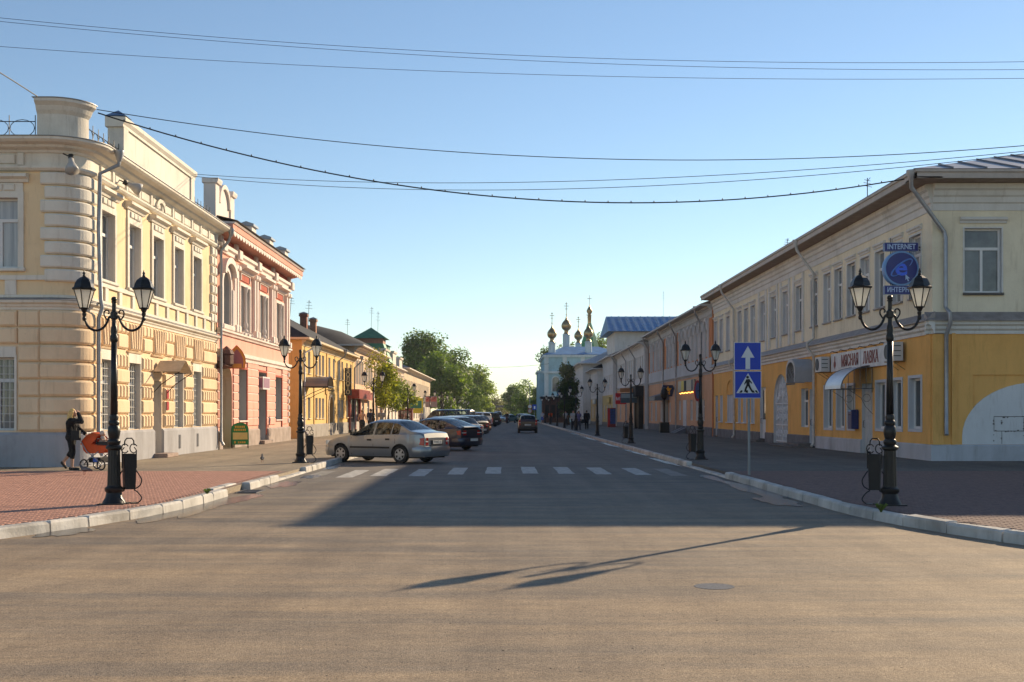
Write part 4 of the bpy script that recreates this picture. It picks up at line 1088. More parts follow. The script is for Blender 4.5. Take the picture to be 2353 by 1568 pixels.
frW = [(14.62 + 2.6 * k, 15.8 + 2.6 * k, 5.47, 7.52) for k in range(4)]
EY = 73.6
rvl = FM(FR); rvf = FM(FF)
FM(FR).wall(YC, EY, 4.84, 8.1, upR, 0, .2, rvl).build('upper_wall', up1m, rr)
FM(FF).wall(XR, 30, 4.84, 8.1, frW, 0, .2, rvf).build('upper_wall', up1m, rr)
REVR = plaster('reveal_cool_white', (.56, .56, .57), .05)
reveals(FR, upR, .2, REVR, rr); reveals(FF, frW, .2, REVR, rr)
loR = [(36.95, 38.0, 1.12, 2.8), (38.75, 39.75, 1.1, 2.78), (40.4, 41.4, 1.08, 2.75), (41.85, 43.1, .12, 2.75), (44.0, 44.85, 1.05, 2.72), (45.3, 46.3, 1.04, 2.72), (47.0, 48.1, 1.02, 2.72),
       (50.7, 51.9, 1.0, 2.75), (49.8, 50.5, .3, 2.7), (54.35, 57.25, .15, 3.55, 1.45), (59.0, 60.3, .3, 3.0), (61.6, 62.5, 1.1, 2.75), (63.7, 64.6, 1.1, 2.75), (65.2, 66.0, 1.1, 2.75), (67.2, 69.2, 1.1, 2.75), (70.6, 71.5, 1.1, 2.75), (72.2, 73.0, .2, 2.75)]
rvl = FM(FR)
FM(FR).wall(YC, EY, .64, 4.18, [h if h[2] > .64 else (h[0], h[1], .64) + tuple(h[3:]) for h in loR], 0, .22, rvl).build('lower_wall', och, rr); reveals(FR, loR, .22, REVR, rr)
def vspan(f, a, c, holes, prof, nm, m):
    xs = a
    for h in sorted(holes):
        if h[0] > xs: FM(f).mould(xs, h[0], prof).build(nm, m, rr)
        xs = h[1]
    if xs < c: FM(f).mould(xs, c, prof).build(nm, m, rr)
vspan(FR, YC, 50.5, [h[:2] for h in loR if h[2] < .6 and h[0] < 50.5], [(0, .1), (.06, .1), (.06, .6), (.01, .64), (0, .64)], 'plinth', plR)
vspan(FR, 50.5, EY, [h[:2] for h in loR if h[2] < .6 and h[0] > 50.5], [(0, .1), (.05, .1), (.05, .6), (.01, .64), (0, .64)], 'plinth', plD)
FM(FF).mould(XR - .06, 30, [(0, .1), (.06, .1), (.06, .6), (.01, .64), (0, .64)]).build('plinth', plR, rr)
# front: ochre wall with a walled-up white arch
FM(FF).wall(XR, 30, .64, 4.18, [(14.9, 19.0, .66, 2.86)], 0, .05).build('lower_wall', och, rr)
ar = FM(FF); ap = arch_pts(14.55, 19.3, .9, 1.72, 24); poly = [(14.55, .645), (19.3, .645)] + [(x, y) for x, y in reversed(ap)]
ar.quad((14.9, .66, -.05), (19, .66, -.05), (19, 2.86, -.05), (14.9, 2.86, -.05)); ar.build('arch_niche', och, rr)
a2 = FM(FF); a2.prism(poly, -.06, .012); blind = a2.build('walled_arch', plaster('arch_white', (.66, .66, .66), .07), rr)
for k, (x, z, w_, h) in enumerate(((15.55, 1.52, 1.6, .02), (15.55, 1.06, 1.6, .02), (15.55, 1.06, .015, .46), (15.8, .66, .015, .4), (17.1, .66, .03, .35), (16.5, 1.1, .02, .4))):
    FM(FF).box(x, x + w_, z, z + h, .0125, .016).build('crack', flat('crack_dark', (.10, .09, .085)), blind)
rnd_ = random.Random(5)
for k in range(46):
    x = rnd_.uniform(15.5, 17.2) if k % 2 else rnd_.choice((15.55, 15.8, 17.1, 16.5)); z = rnd_.choice((1.52, 1.06, 1.07)) + rnd_.uniform(-.02, .03) if k % 2 else rnd_.uniform(.7, 1.5); s = rnd_.uniform(.01, .035)
    FM(FF).prism([(x + s * rnd_.uniform(.5, 1.2) * math.cos(a * PI / 3) * 1.6, z + s * rnd_.uniform(.5, 1.2) * math.sin(a * PI / 3)) for a in range(6)], .0125, .0155).build('peeled_chip', flat('crack_dark', (.10, .09, .085)), blind)
FM(FF).box(14.2, 14.32, .64, 4.18, .001, .06).build('corner_strip', och, rr); FM(FF).box(XR - .004, XR + .35, .64, 4.18, .001, .05).build('corner_strip', och, rr)
FM(FR).box(YC + .05, YC + .4, .64, 4.18, .001, .05).build('corner_strip', och, rr)
# belt mouldings with tin skirt
for f, a, c in ((FR, YC - .25, EY), (FF, XR - .25, 30)):
    FM(f).mould(a, c, [(0, 4.16), (.05, 4.16), (.05, 4.26), (.12, 4.32), (.12, 4.40), (.2, 4.46), (.2, 4.56), (0, 4.58)]).build('belt_cornice', trR, rr)
    FM(f).mould(a, c, [(0, 4.58), (.30, 4.56), (.30, 4.59), (0, 4.86)]).build('tin_skirt', tin, rr)
    FM(f).mould(a + .25, c, [(0, 8.08), (.03, 8.08), (.03, 8.3), (.08, 8.34), (.08, 8.5), (.14, 8.56), (.14, 8.7), (.22, 8.76), (.22, 8.92), (0, 8.95)]).build('frieze', trR, rr)
for k in range(20):
    u = 37.2 + 1.85 * k
    if u < EY: FM(FR).box(u, u + .03, 4.60, 4.84, .0, .29).build('skirt_seam', tin, rr) if False else FM(FR).add([(u, 4.60, .305), (u + .03, 4.60, .305), (u + .03, 4.865, .01), (u, 4.865, .01)], [(0, 1, 2, 3)]).build('skirt_seam', tin, rr)
# eaves: boarded soffit, fascia, gutter
o_ = .85
for f, a, c in ((FR, YC - o_, EY), (FF, XR - o_, 30)):
    FM(f).mould(a, c, [(0, 8.93), (o_ - .05, 8.97), (o_ - .05, 9.0), (0, 9.0)]).build('soffit', soff, rr)
    FM(f).mould(a, c, [(o_ - .06, 8.95), (o_, 8.95), (o_, 9.12), (o_ + .05, 9.14), (o_ + .05, 9.22), (o_ - .06, 9.22)]).build('fascia', M('fascia_beige', (.48, .42, .37), .7, .1, 3, .05), rr)
rt = M('roof_tin', (.36, .36, .38), .45, .15, 1.5, .05, 10, .4)
ho = 6.; p = .30; x0, y0_, z0_ = XR - o_ - .06, YC - o_ - .06, 9.235
roof1 = MB(); roof1.add([(x0, y0_, z0_), (34, y0_, z0_), (34, y0_ + ho, z0_ + p * ho), (x0 + ho, y0_ + ho, z0_ + p * ho), (x0, EY, z0_), (x0 + ho, EY, z0_ + p * ho), (x0 + 2 * ho, EY, z0_), (x0 + 2 * ho, y0_ + 2 * ho, z0_), (34, y0_ + 2 * ho, z0_)],
                       [(0, 1, 2, 3), (0, 3, 5, 4), (3, 7, 6, 5), (2, 8, 7, 3)])
ro1 = roof1.build('roof', rt, rr)
for k in range(16):
    x = x0 + 1.2 + k * 1.05; t = min(1, (x - x0) / ho)
    MB().add([(x, y0_ + .02, z0_ + .005), (x + .04, y0_ + .02, z0_ + .005), (x + .04, y0_ + ho * t, z0_ + p * ho * t + .005), (x, y0_ + ho * t, z0_ + p * ho * t + .005),
              (x, y0_ + .02, z0_ + .06), (x + .04, y0_ + .02, z0_ + .06), (x + .04, y0_ + ho * t, z0_ + p * ho * t + .06), (x, y0_ + ho * t, z0_ + p * ho * t + .06)], [(4, 5, 6, 7), (0, 1, 5, 4), (1, 2, 6, 5), (3, 0, 4, 7)]).build('roof_seam', M('roof_seam', (.2, .2, .22), .5, .1, 2, 0, 1, .4), ro1)
MB().quad((30, YC, .12), (30, YC + 11, .12), (30, YC + 11, 9), (30, YC, 9)).quad((XR + 11, YC + 11, .12), (XR + 11, EY, .12), (XR + 11, EY, 9), (XR + 11, YC + 11, 9)).quad((XR, EY, .12), (XR + 11, EY, .12), (XR + 11, EY, 9), (XR, EY, 9)).quad((XR + 11, YC + 11, .12), (30, YC + 11, .12), (30, YC + 11, 9), (XR + 11, YC + 11, 9)).build('rear_wall', och, rr)
# windows upstairs
for k, h in enumerate(upR):
    window(rr, FR, *h, .2, 'T', gm=MATS['glass_mid'] if k % 3 else curt)
    hood(FR, h[0] - .1, h[1] + .1, h[3] + .12, trR, rr, .10, .16)
    FM(FR).box(h[0] - .07, h[0] - .001, h[2], h[3] + .07, .001, .025).box(h[1] + .001, h[1] + .07, h[2], h[3] + .07, .001, .025).box(h[0], h[1], h[3] + .001, h[3] + .07, .001, .025).build('window_casing', trR, rr)
    FM(FR).block(h[0] - .05, h[1] + .05, h[2] - .07, h[2] - .002, .001, .09, .015).build('sill', tin, rr)
    if 8 <= k <= 11:
        for u in (h[0] - .42, h[1] + .2): FM(FR).box(u, u + .24, 4.9, 8.05, .001, .07).build('pilaster', trR, rr)
for h in frW:
    window(rr, FF, *h, .2, 'T', gm=MATS['glass_mid']); hood(FF, h[0] - .15, h[1] + .15, h[3] + .16, trR, rr, .12, .18)
    casing(FF, *h, trR, rr, .05, .02); FM(FF).block(h[0] - .05, h[1] + .05, h[2] - .08, h[2] - .002, .001, .1, .015).build('sill', M('sill_dark', (.10, .095, .09), .6, .1), rr)
# ground floor windows and doors
shut = paint('shutter_grey', (.50, .52, .56), .55)
for h in loR:
    if h[0] < 49 and h[2] > .6:
        window(rr, FR, *h[:4], .22, 'O', gm=MATS['glass_shop'], fw=.08); casing(FR, *h[:4], shut, rr, .10, .03, bottom=True)
    elif h[0] > 61 and h[2] > .6:
        o = FM(FR).box(h[0] + .01, h[1] - .01, h[2] + .01, h[3] - .01, -.16, -.1).build('shutter', shut, rr)
        n = int((h[1] - h[0]) / .42)
        for j in range(1, n): FM(FR).box(h[0] + (h[1] - h[0]) * j / n - .012, h[0] + (h[1] - h[0]) * j / n + .012, h[2] + .05, h[3] - .05, -.099, -.09).build('slat_joint', flat('joint_grey', (.28, .29, .31)), o)
        FM(FR).block(h[0] - .06, h[1] + .06, h[2] - .06, h[2] - .002, .001, .12, .015).build('sill', M('sill_tin_white', (.7, .7, .7), .35, .05, 3, 0, 1, .3), rr)
window(rr, FR, 50.7, 51.9, 1.0, 2.75, .22, 'T', gm=MATS['glass_shop'], fw=.08)
def door(y0_, y1_, z0_, z1_, m, glass=None, nm='door'):
    o = FM(FR).box(y0_ + .01, y1_ - .01, z0_, z1_ - .01, -.2, -.13).build(nm, m, rr)
    if glass: FM(FR).box(y0_ + .15, y1_ - .15, glass, z1_ - .15, -.129, -.12).build('pane', MATS['glass_shop'], o)
    else:
        for (a, c) in ((.08, .45), (.52, .92)):
            FM(FR).block(y0_ + .12, y1_ - .12, z0_ + (z1_ - z0_) * a, z0_ + (z1_ - z0_) * c, -.129, -.10, .02).build('panel', m, o)
    MB().tube([(XR + .1, y1_ - .12, 1.1), (XR + .02, y1_ - .12, 1.1), (XR + .02, y1_ - .12, 1.35), (XR + .1, y1_ - .12, 1.35)], .014, 6).build('handle', iron, o)
    return o
dgrey = paint('door_grey', (.52, .53, .55), .5)
dd = door(41.85, 43.1, .2, 2.75, dgrey)
b = FM(FR)                                        # decorative grille on the shop door
for k in range(5): b.tube([(42.0 + k * .235, .3, -.08), (42.0 + k * .235, 2.65, -.08)], .012, 5)
for (c, v) in ((42.47, 2.2), (42.47, 1.9)): b.tube([(c + .3 * math.cos(a * PI / 6), v + .2 * math.sin(a * PI / 6), -.07) for a in range(13)], .012, 5)
b.tube([(42.1, .3, -.07), (42.47, .9, -.07), (42.85, .3, -.07)], .012, 5); b.build('grille', paint('grille_pale', (.6, .6, .58)), dd)
door(49.8, 50.5, .3, 2.7, dgrey); door(59.0, 60.3, .3, 3.0, paint('door_white2', (.66, .66, .66), .5), 1.3); door(72.2, 73.0, .2, 2.75, dgrey)
# white wrought-iron arched gate
gs = FM(FR); ap = arch_pts(54.37, 57.23, 2.1, 1.43, 16); poly = [(54.37, .17), (57.23, .17)] + [(x, y) for x, y in reversed(ap)]
gs.add([(x, y, -.16) for x, y in poly], [tuple(range(len(poly)))]); gate = gs.build('gate', paint('gate_grey', (.40, .41, .44), .5), rr)
wi = paint('gate_white', (.66, .67, .69), .45)
q = FM(FR); q.tube([(x, y, -.12) for x, y in ap], .035, 6); q.tube([(55.8, .2, -.12), (55.8, 3.5, -.12)], .04, 6)
for z in (.25, 1.05, 2.1): q.tube([(54.4, z, -.12), (57.2, z, -.12)], .03, 6)
for k in range(11):
    u = 54.55 + k * .25
    if abs(u - 55.8) > .05: q.tube([(u, .25, -.12), (u, 2.1 + 1.36 * math.sqrt(max(0, 1 - ((u - 55.8) / 1.43) ** 2)), -.12)], .015, 5)
q.build('gate_frame', wi, gate)
for s_ in (-1, 1):
    for (du, v, r_) in ((.35, 2.6, .18), (.7, 2.45, .2), (1.05, 2.3, .15), (.4, 2.95, .14), (.35, 1.4, .2), (.75, 1.5, .2), (1.1, 1.4, .18), (.4, 1.8, .16), (.9, 1.85, .16), (.35, .6, .22), (.8, .6, .22), (1.15, .6, .15)):
        c = 55.8 + s_ * du
        FM(FR).tube([(c + r_ * (1 - a / 22) * math.cos(a * PI / 5), v + r_ * (1 - a / 22) * math.sin(a * PI / 5), -.10) for a in range(15)], .03, 5).build('scroll', wi, gate)
# niches over shutters
for u in (68.2,):
    b = FM(FR); o2 = arch_pts(u - 1.1, u + 1.1, 2.8, .95); i2 = arch_pts(u - .95, u + .95, 2.8, .8)
    for k in range(12):
        z = [i2[k], i2[k + 1], o2[k + 1], o2[k]]; b.add([(x, y, .001) for x, y in z] + [(x, y, .05) for x, y in z], [(4, 5, 6, 7), (0, 1, 5, 4), (2, 3, 7, 6)])
    b.build('niche_arch', och, rr)
# steps
for k, (a, c, z, d) in enumerate(((49.7, 51.6, .3, .7), (49.4, 53.8, .2, 1.1), (59, 60.4, .25, .5))):
    FM(FR).block(a, c, .121, z, .06, d, .02).build('step', M('step_dark', (.14, .13, .125), .9, .2, 4, .3), rr)
# downpipes
downpipe([(12.68, 35.3, 9.02), (12.7, 35.35, 8.7), (13.95, 35.93, 7.4), (13.98, 35.88, 7.2), (13.98, 35.88, 5.0), (14.0, 35.6, 4.8), (14.02, 35.6, 4.5), (14.0, 35.88, 4.1), (14.0, 35.88, 1.1), (13.98, 35.8, .95)], parent=rr, r=.065)
for y in (49.4, 66.6): downpipe([(12.7, y, 9.0), (12.75, y, 8.75), (13.46, y, 7.75), (13.48, y, 4.9), (13.2, y, 4.7), (13.2, y, 4.5), (13.48, y, 4.1), (13.48, y, .35), (13.35, y - .1, .2)], parent=rr, m=M('pipe_pale', (.52, .50, .47), .6, .15, 4, .05))
FM(FR).add([(0, 0, 0)], []) 
# ================================================================ RIGHT ROW, further houses
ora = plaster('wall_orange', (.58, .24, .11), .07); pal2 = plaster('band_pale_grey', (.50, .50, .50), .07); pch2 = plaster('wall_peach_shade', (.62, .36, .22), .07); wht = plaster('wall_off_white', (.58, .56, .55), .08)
cu_ = [75.5, 77.3, 79.1, 80.9, 82.7, 84.6, 86.5, 89.4, 91.3, 93.2, 96.6, 98.9, 101.2, 103.8]
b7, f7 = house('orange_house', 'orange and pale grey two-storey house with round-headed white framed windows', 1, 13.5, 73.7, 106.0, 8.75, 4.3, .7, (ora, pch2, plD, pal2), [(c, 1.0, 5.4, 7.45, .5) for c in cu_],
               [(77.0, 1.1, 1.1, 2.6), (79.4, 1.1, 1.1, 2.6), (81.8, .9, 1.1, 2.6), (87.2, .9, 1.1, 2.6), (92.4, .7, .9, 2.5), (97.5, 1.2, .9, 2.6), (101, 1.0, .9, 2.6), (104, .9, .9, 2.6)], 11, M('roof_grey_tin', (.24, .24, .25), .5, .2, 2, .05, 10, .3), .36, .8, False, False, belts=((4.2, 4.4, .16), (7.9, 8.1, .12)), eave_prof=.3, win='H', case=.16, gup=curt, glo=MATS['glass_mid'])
FM(f7).band(73.7, 106, 4.42, 5.28, .001, .06).build('apron_band', pal2, b7)
FM(f7).band(73.7, 106, 8.12, 8.3, .001, .05).build('frieze', pal2, b7)
for c in cu_:
    for d in (-.66, .66): FM(f7).box(c + d - .1, c + d + .1, 5.3, 7.9, .001, .09).build('pilaster', wht, b7)
    o2 = arch_pts(c - .62, c + .62, 7.15, .8); i2 = arch_pts(c - .5, c + .5, 7.15, .62); bb = FM(f7)
    for k in range(12):
        z = [i2[k], i2[k + 1], o2[k + 1], o2[k]]; bb.add([(x, y, .06) for x, y in z] + [(x, y, .18) for x, y in z], [(4, 5, 6, 7), (0, 1, 5, 4), (2, 3, 7, 6)])
    bb.build('arched_hood', wht, b7)
for y in (76.5, 88.0, 95.2, 105.2):
    downpipe([(12.85, y, 8.65), (12.85, y, 8.4), (13.38, y + .6, 7.6), (13.38, y + .6, .4)], parent=b7)
# doors of the orange house
def rdoor(root, fr, a, c, z1, m, nm='door'):
    o = FM(fr).box(a, c, .14, z1, .001, .05).build(nm, m, root); FM(fr).block(a - .15, c + .15, .121, .24, .051, .5, .02).build('step', MATS['step_dark'], root); return o
rdoor(b7, f7, 93.4, 95.6, 2.7, paint('door_charcoal', (.10, .11, .12))); rdoor(b7, f7, 84.0, 85.4, 2.6, dgrey)
# row of white houses
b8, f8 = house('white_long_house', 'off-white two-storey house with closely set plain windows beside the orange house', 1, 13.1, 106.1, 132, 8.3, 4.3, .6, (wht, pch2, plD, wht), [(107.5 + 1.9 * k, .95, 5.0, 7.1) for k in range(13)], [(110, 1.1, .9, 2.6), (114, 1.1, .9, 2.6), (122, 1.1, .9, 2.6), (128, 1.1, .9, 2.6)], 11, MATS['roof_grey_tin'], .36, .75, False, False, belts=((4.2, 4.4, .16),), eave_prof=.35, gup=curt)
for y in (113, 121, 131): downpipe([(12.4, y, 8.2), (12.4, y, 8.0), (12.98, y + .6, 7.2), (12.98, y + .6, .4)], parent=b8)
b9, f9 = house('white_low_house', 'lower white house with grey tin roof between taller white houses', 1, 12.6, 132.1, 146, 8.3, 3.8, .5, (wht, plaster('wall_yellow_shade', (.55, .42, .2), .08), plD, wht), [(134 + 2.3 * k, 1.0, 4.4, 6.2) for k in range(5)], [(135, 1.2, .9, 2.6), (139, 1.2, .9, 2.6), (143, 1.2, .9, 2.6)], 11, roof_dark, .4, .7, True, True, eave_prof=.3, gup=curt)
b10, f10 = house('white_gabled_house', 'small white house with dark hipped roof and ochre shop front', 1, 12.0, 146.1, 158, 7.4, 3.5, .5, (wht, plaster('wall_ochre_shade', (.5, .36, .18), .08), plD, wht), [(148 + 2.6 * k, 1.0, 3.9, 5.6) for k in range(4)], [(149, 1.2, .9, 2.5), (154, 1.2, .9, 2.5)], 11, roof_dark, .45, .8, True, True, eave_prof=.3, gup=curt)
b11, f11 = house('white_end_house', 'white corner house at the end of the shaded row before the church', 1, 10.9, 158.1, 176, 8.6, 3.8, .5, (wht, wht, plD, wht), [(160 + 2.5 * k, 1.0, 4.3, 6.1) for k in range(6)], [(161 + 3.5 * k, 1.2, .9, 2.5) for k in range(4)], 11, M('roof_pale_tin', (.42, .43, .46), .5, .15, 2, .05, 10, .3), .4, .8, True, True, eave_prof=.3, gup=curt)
# blue-roofed block behind
bb_ = thing('blue_roof_house', 'tall white house with blue metal gable roof rising behind the white row', 'building', (18, 160, .12))
MB().box(14.6, 25, 150, 162, .12, 12.4).build('wall', wht, bb_)
MB().add([(13.6, 148.8, 12.4), (26, 148.8, 12.4), (26, 162.5, 12.4), (13.6, 162.5, 12.4), (13.9, 155.6, 14.9), (26, 155.6, 14.9)], [(0, 1, 5, 4), (2, 3, 4, 5), (3, 0, 4), (1, 2, 5), (3, 2, 1, 0)]).build('roof', M('roof_blue_bright', (.07, .20, .40), .6, .15, 1.5, .05, 10, 0, .2), bb_)
for k in range(12):
    x = 14.6 + k * 1.0; MB().add([(x, 148.8, 12.42), (x + .06, 148.8, 12.42), (x + .06, 155.6, 14.95), (x, 155.6, 14.95), (x, 148.8, 12.5), (x + .06, 148.8, 12.5), (x + .06, 155.6, 15.0), (x, 155.6, 15.0)], [(4, 5, 6, 7), (0, 1, 5, 4), (1, 2, 6, 5), (3, 0, 4, 7)]).build('roof_seam', MATS['roof_blue_bright'], bb_)
antenna('roof_antenna', 'tall stayed aerial mast on the blue metal roof', (21.8, 155.6, 14.8), 3.6, 8, 0)
antenna('roof_antenna', 'flat loop aerial on the ochre corner house roof', (14.9, 46.5, 10.1), 1.2, 9, 0)
antenna('roof_antenna', 'short thin aerial further along the ochre corner house roof', (16.6, 66.5, 10.6), 1.3, 10, 0)

# ---------------------------------------------------------------- church
gold = M('gold_leaf', (.36, .265, .14), .36, .15, 3, .02, 10, 1.0); cw = plaster('church_blue', (.30, .49, .57), .07); cwh = plaster('church_white', (.50, .60, .63), .06); croof = M('church_roof_blue', (.10, .24, .46), .6, .15, 1, .05, 10, 0, .2)
ch = thing('church', 'pale blue and white church with gilded onion domes and blue roof', 'church', (12, 195, .12))
MB().box(6.6, 20, 188, 208, .1, 11.2).build('wall', cw, ch)
for x in (6.55, 9.6, 12.6): MB().box(x, x + .7, 187.8, 187.99, .1, 11.0).build('pilaster', cwh, ch)
for z in (4.2, 8.2, 10.9): MB().box(6.3, 20.2, 187.6, 208.2, z, z + .35).build('cornice', cwh, ch)
for x in (7.9, 11):
    b = FM(front_frame(187.98)); ap = arch_pts(x, x + 1.1, 7.0, .6); poly = [(x, 5.2), (x + 1.1, 5.2)] + [(p_, q_) for p_, q_ in reversed(ap)]
    b.prism(poly, 0, .03); o = b.build('window', MATS['glass_mid'], ch); casing(front_frame(187.95), x, x + 1.1, 5.2, 7.6, cwh, ch, .2, .1, .6)
MB().add([(6.2, 187.5, 11.3), (20.3, 187.5, 11.3), (20.3, 208.3, 11.3), (6.2, 208.3, 11.3), (10.2, 194, 13.0), (16, 194, 13.0), (16, 202, 13), (10.2, 202, 13)], [(0, 1, 5, 4), (1, 2, 6, 5), (2, 3, 7, 6), (3, 0, 4, 7), (4, 5, 6, 7)]).build('roof', croof, ch)
MB().box(5.6, 6.62, 189, 200, .1, 8.4).build('porch', cw, ch); MB().box(5.4, 6.7, 188.8, 200.2, 8.4, 8.7).build('porch_roof', cwh, ch)
def dome(x, y, z, s, drum_h, par, dr=.62, cross=1.9, spokes=False):
    d = MB(); d.lathe([(dr * s * 1.25, -1.2), (dr * s * 1.25, 0), (dr * s, .02), (dr * s, drum_h), (dr * s * 1.15, drum_h + .05), (dr * s * .95, drum_h + .2)], (x, y, z), 14); o = d.build('drum', cwh, par, smooth=40)
    zz = z + drum_h + .2
    pr = [(.58, 0), (.42, .3), (.36, .62), (.52, .76), (.78, 1.0), (.92, 1.35), (.94, 1.62), (.86, 1.95), (.66, 2.28), (.42, 2.55), (.22, 2.82), (.10, 3.15), (.04, 3.6)]
    MB().lathe([(r_ * s, h_ * s) for r_, h_ in pr], (x, y, zz), 18).build('onion_dome', gold, par, smooth=60)
    zt = zz + 3.6 * s; c = MB(); T_ = .045
    c.box(x - T_, x + T_, y - T_, y + T_, zt, zt + cross); 
    for (dz, w_) in ((.45, .42), (.68, .75), (.86, .35)): c.box(x - w_ / 2 * cross * .55, x + w_ / 2 * cross * .55, y - T_, y + T_, zt + cross * dz, zt + cross * dz + .09)
    c.ball((x, y, zt + .05), .12, 8, 5)
    c.build('cross', gold, par)
dome(10.6, 195, 12.8, .92, 2.2, ch, .66, 2.2); dome(7.9, 189.5, 11.4, .86, 1.9, ch, .68, 1.9); dome(14.0, 189.5, 11.4, .86, 2.0, ch, .68, 1.9); dome(13.0, 200, 11.6, .8, 2.2, ch, .66, 1.8)
bt = thing('bell_tower', 'bell tower with green tented spire and small gold onion behind the church', 'tower', (17.2, 230, .12))
MB().box(15.2, 19.2, 228, 232, .1, 12.6).build('shaft', cwh, bt)
MB().lathe([(2.7, 12.6), (2.75, 12.9), (.35, 20.0)], (17.2, 230, 0), 8, rot=PI / 8).build('tented_spire', M('spire_green', (.05, .25, .12), .5, .15, 1.5, .05), bt)
MB().lathe([(.38, 19.8), (.38, 21.4), (.5, 21.5), (.3, 21.7), (.55, 22.1), (.6, 22.4), (.4, 22.8), (.12, 23.3), (.04, 23.7)], (17.2, 230, 0), 12).build('onion_dome', gold, bt, smooth=50)
MB().box(17.16, 17.24, 229.95, 230.05, 23.6, 25.6).box(16.75, 17.65, 229.95, 230.05, 24.8, 24.9).build('cross', gold, bt)

# ================================================================ shop signs and fittings on the shaded side
ms = thing('shop_signboard', 'long white signboard with dark red lettering reading МЯСНАЯ ЛАВКА', 'sign', (13.5, 43, 3.4))
FM(FR).box(39.7, 46.7, 3.34, 4.06, .06, .14).build('board', M('board_white', (.60, .60, .60), .5, .12, 3, .03), ms)
txm = paint('letter_maroon', (.20, .035, .03))
orient(text_mb('МЯСНАЯ', .62, .006, .82, .010), (XR - .15, 44.15, 3.68), (0, -1, 0), (0, 0, 1)).build('lettering', txm, ms)
orient(text_mb('ЛАВКА', .62, .006, .82, .010), (XR - .15, 41.62, 3.68), (0, -1, 0), (0, 0, 1)).build('lettering', txm, ms)
FM(FR).box(42.78, 42.81, 3.35, 4.05, .141, .145).build('joint', MATS['joint_grey'], ms)
MB().lathe([(.14, 0), (.14, .01)], (XR - .15, 46.15, 3.62), 16, 'x').build('emblem', txm, ms); FM(FR).prism([(46.02, 3.62), (46.28, 3.62), (46.15, 3.42)], .141, .148).prism([(46.1, 3.75), (46.2, 3.75), (46.2, 3.95), (46.1, 3.95)], .141, .148).build('emblem_bottle', txm, ms)
for k in range(6): MB().tube([(XR, 40.2 + k * 1.2, 4.1), (XR - .25, 40.2 + k * 1.2, 4.16), (XR - .3, 40.2 + k * 1.2, 4.1)], .014, 5).build('spot_arm', iron, ms)
def aircon(label, y0_, y1_, z0_, z1_):
    t = thing('air_conditioner', label, 'air conditioner', (XR - .3, (y0_ + y1_) / 2, z0_)); m = paint('ac_grey', (.56, .56, .57), .45)
    FM(FR).box(y0_, y1_, z0_, z1_, .12, .48).build('case', m, t)
    yc, zc = (y0_ + y1_) / 2, (z0_ + z1_) / 2
    MB().lathe([(.25, 0), (.25, .02), (.22, .022), (.04, .012)], (XR - .505, yc + .1, zc), 20, 'x').build('fan_grille', flat('ac_dark', (.07, .075, .08)), t)
    for k in range(3): MB().box(XR - .45, XR - .2, y0_ - .012, y0_ - .001, z0_ + .15 + k * .17, z0_ + .18 + k * .17).build('vent', MATS['ac_dark'], t)
    for y in (y0_ + .15, y1_ - .15): MB().tube([(XR, y, z0_ - .02), (XR - .5, y, z0_ - .02)], .018, 5).tube([(XR, y, z0_ - .3), (XR - .4, y, z0_ - .03)], .014, 5).build('bracket', M('bracket_ochre', (.35, .20, .06), .6, .1), t)
aircon('grey air conditioner at the end of the sign beside the pale downpipe', 46.95, 47.85, 3.36, 3.98)
aircon('grey air conditioner beside the white sign nearest the house corner', 38.3, 39.2, 3.42, 4.06)
# quarter-round canopy of the shop
qc = thing('shop_canopy', 'quarter-round white metal canopy on wrought iron over the shop door', 'canopy', (13, 43, 2.6))
q = MB(); n = 10
P = lambda a, y: (XR - .05 - 1.15 * math.sin(a), y, 2.55 + .85 * math.cos(a))
for k in range(n): q.quad(P(PI / 2 * k / n, 41.75), P(PI / 2 * (k + 1) / n, 41.75), P(PI / 2 * (k + 1) / n, 43.9), P(PI / 2 * k / n, 43.9))
q.build('sheet', M('canopy_sheet', (.60, .63, .68), .35, .08, 2, .02, 10, .3), qc)
for y in (41.75, 43.9):
    q = MB(); q.tube([P(PI / 2 * k / n, y) for k in range(n + 1)], .02, 6); q.tube([(XR, y, 2.55), (XR - 1.2, y, 2.55)], .018, 6); q.tube([(XR - .05, y, 2.4), (XR - .05, y, 3.4)], .018, 6)
    for k in range(1, 5): x = XR - .05 - k * .22; q.tube([(x, y, 2.55), (x, y, 2.55 + .85 * math.sqrt(max(0, 1 - (k * .22 / 1.15) ** 2)))], .009, 5)
    q.tube([(XR - .02, y, 1.6), (XR - .3, y, 1.9), (XR - .45, y, 2.2), (XR - .9, y, 2.5)], .012, 5); q.tube([(XR - .25 + .14 * math.cos(a * PI / 6), y, 2.2 + .14 * math.sin(a * PI / 6)) for a in range(13)], .01, 5)
    q.build('side_frame', M('iron_grey', (.16, .155, .15), .5, .1), qc)
pb = thing('post_box', 'dark blue letter box hanging on the wall by the shop door', 'letter box', (13.3, 44.6, 1.2)); MB().box(-.3, -.02, -.22, .22, -.25, .42).build('body', paint('post_blue', (.02, .035, .14), .35), pb, True, label=None); pb.location = (13.6, 43.65, 1.28)
MB().add([(-.32, -.24, .42), (-.02, -.24, .42), (-.02, .24, .42), (-.32, .24, .42), (-.3, -.2, .47), (-.04, -.2, .5), (-.04, .2, .5), (-.3, .2, .47)], [(4, 5, 6, 7), (0, 1, 5, 4), (1, 2, 6, 5), (2, 3, 7, 6), (3, 0, 4, 7)]).build('lid', MATS['post_blue'], pb, True)
MB().box(-.308, -.301, -.13, .13, .28, .31).build('slot', flat('slot_black', (.01, .01, .01)), pb, True)
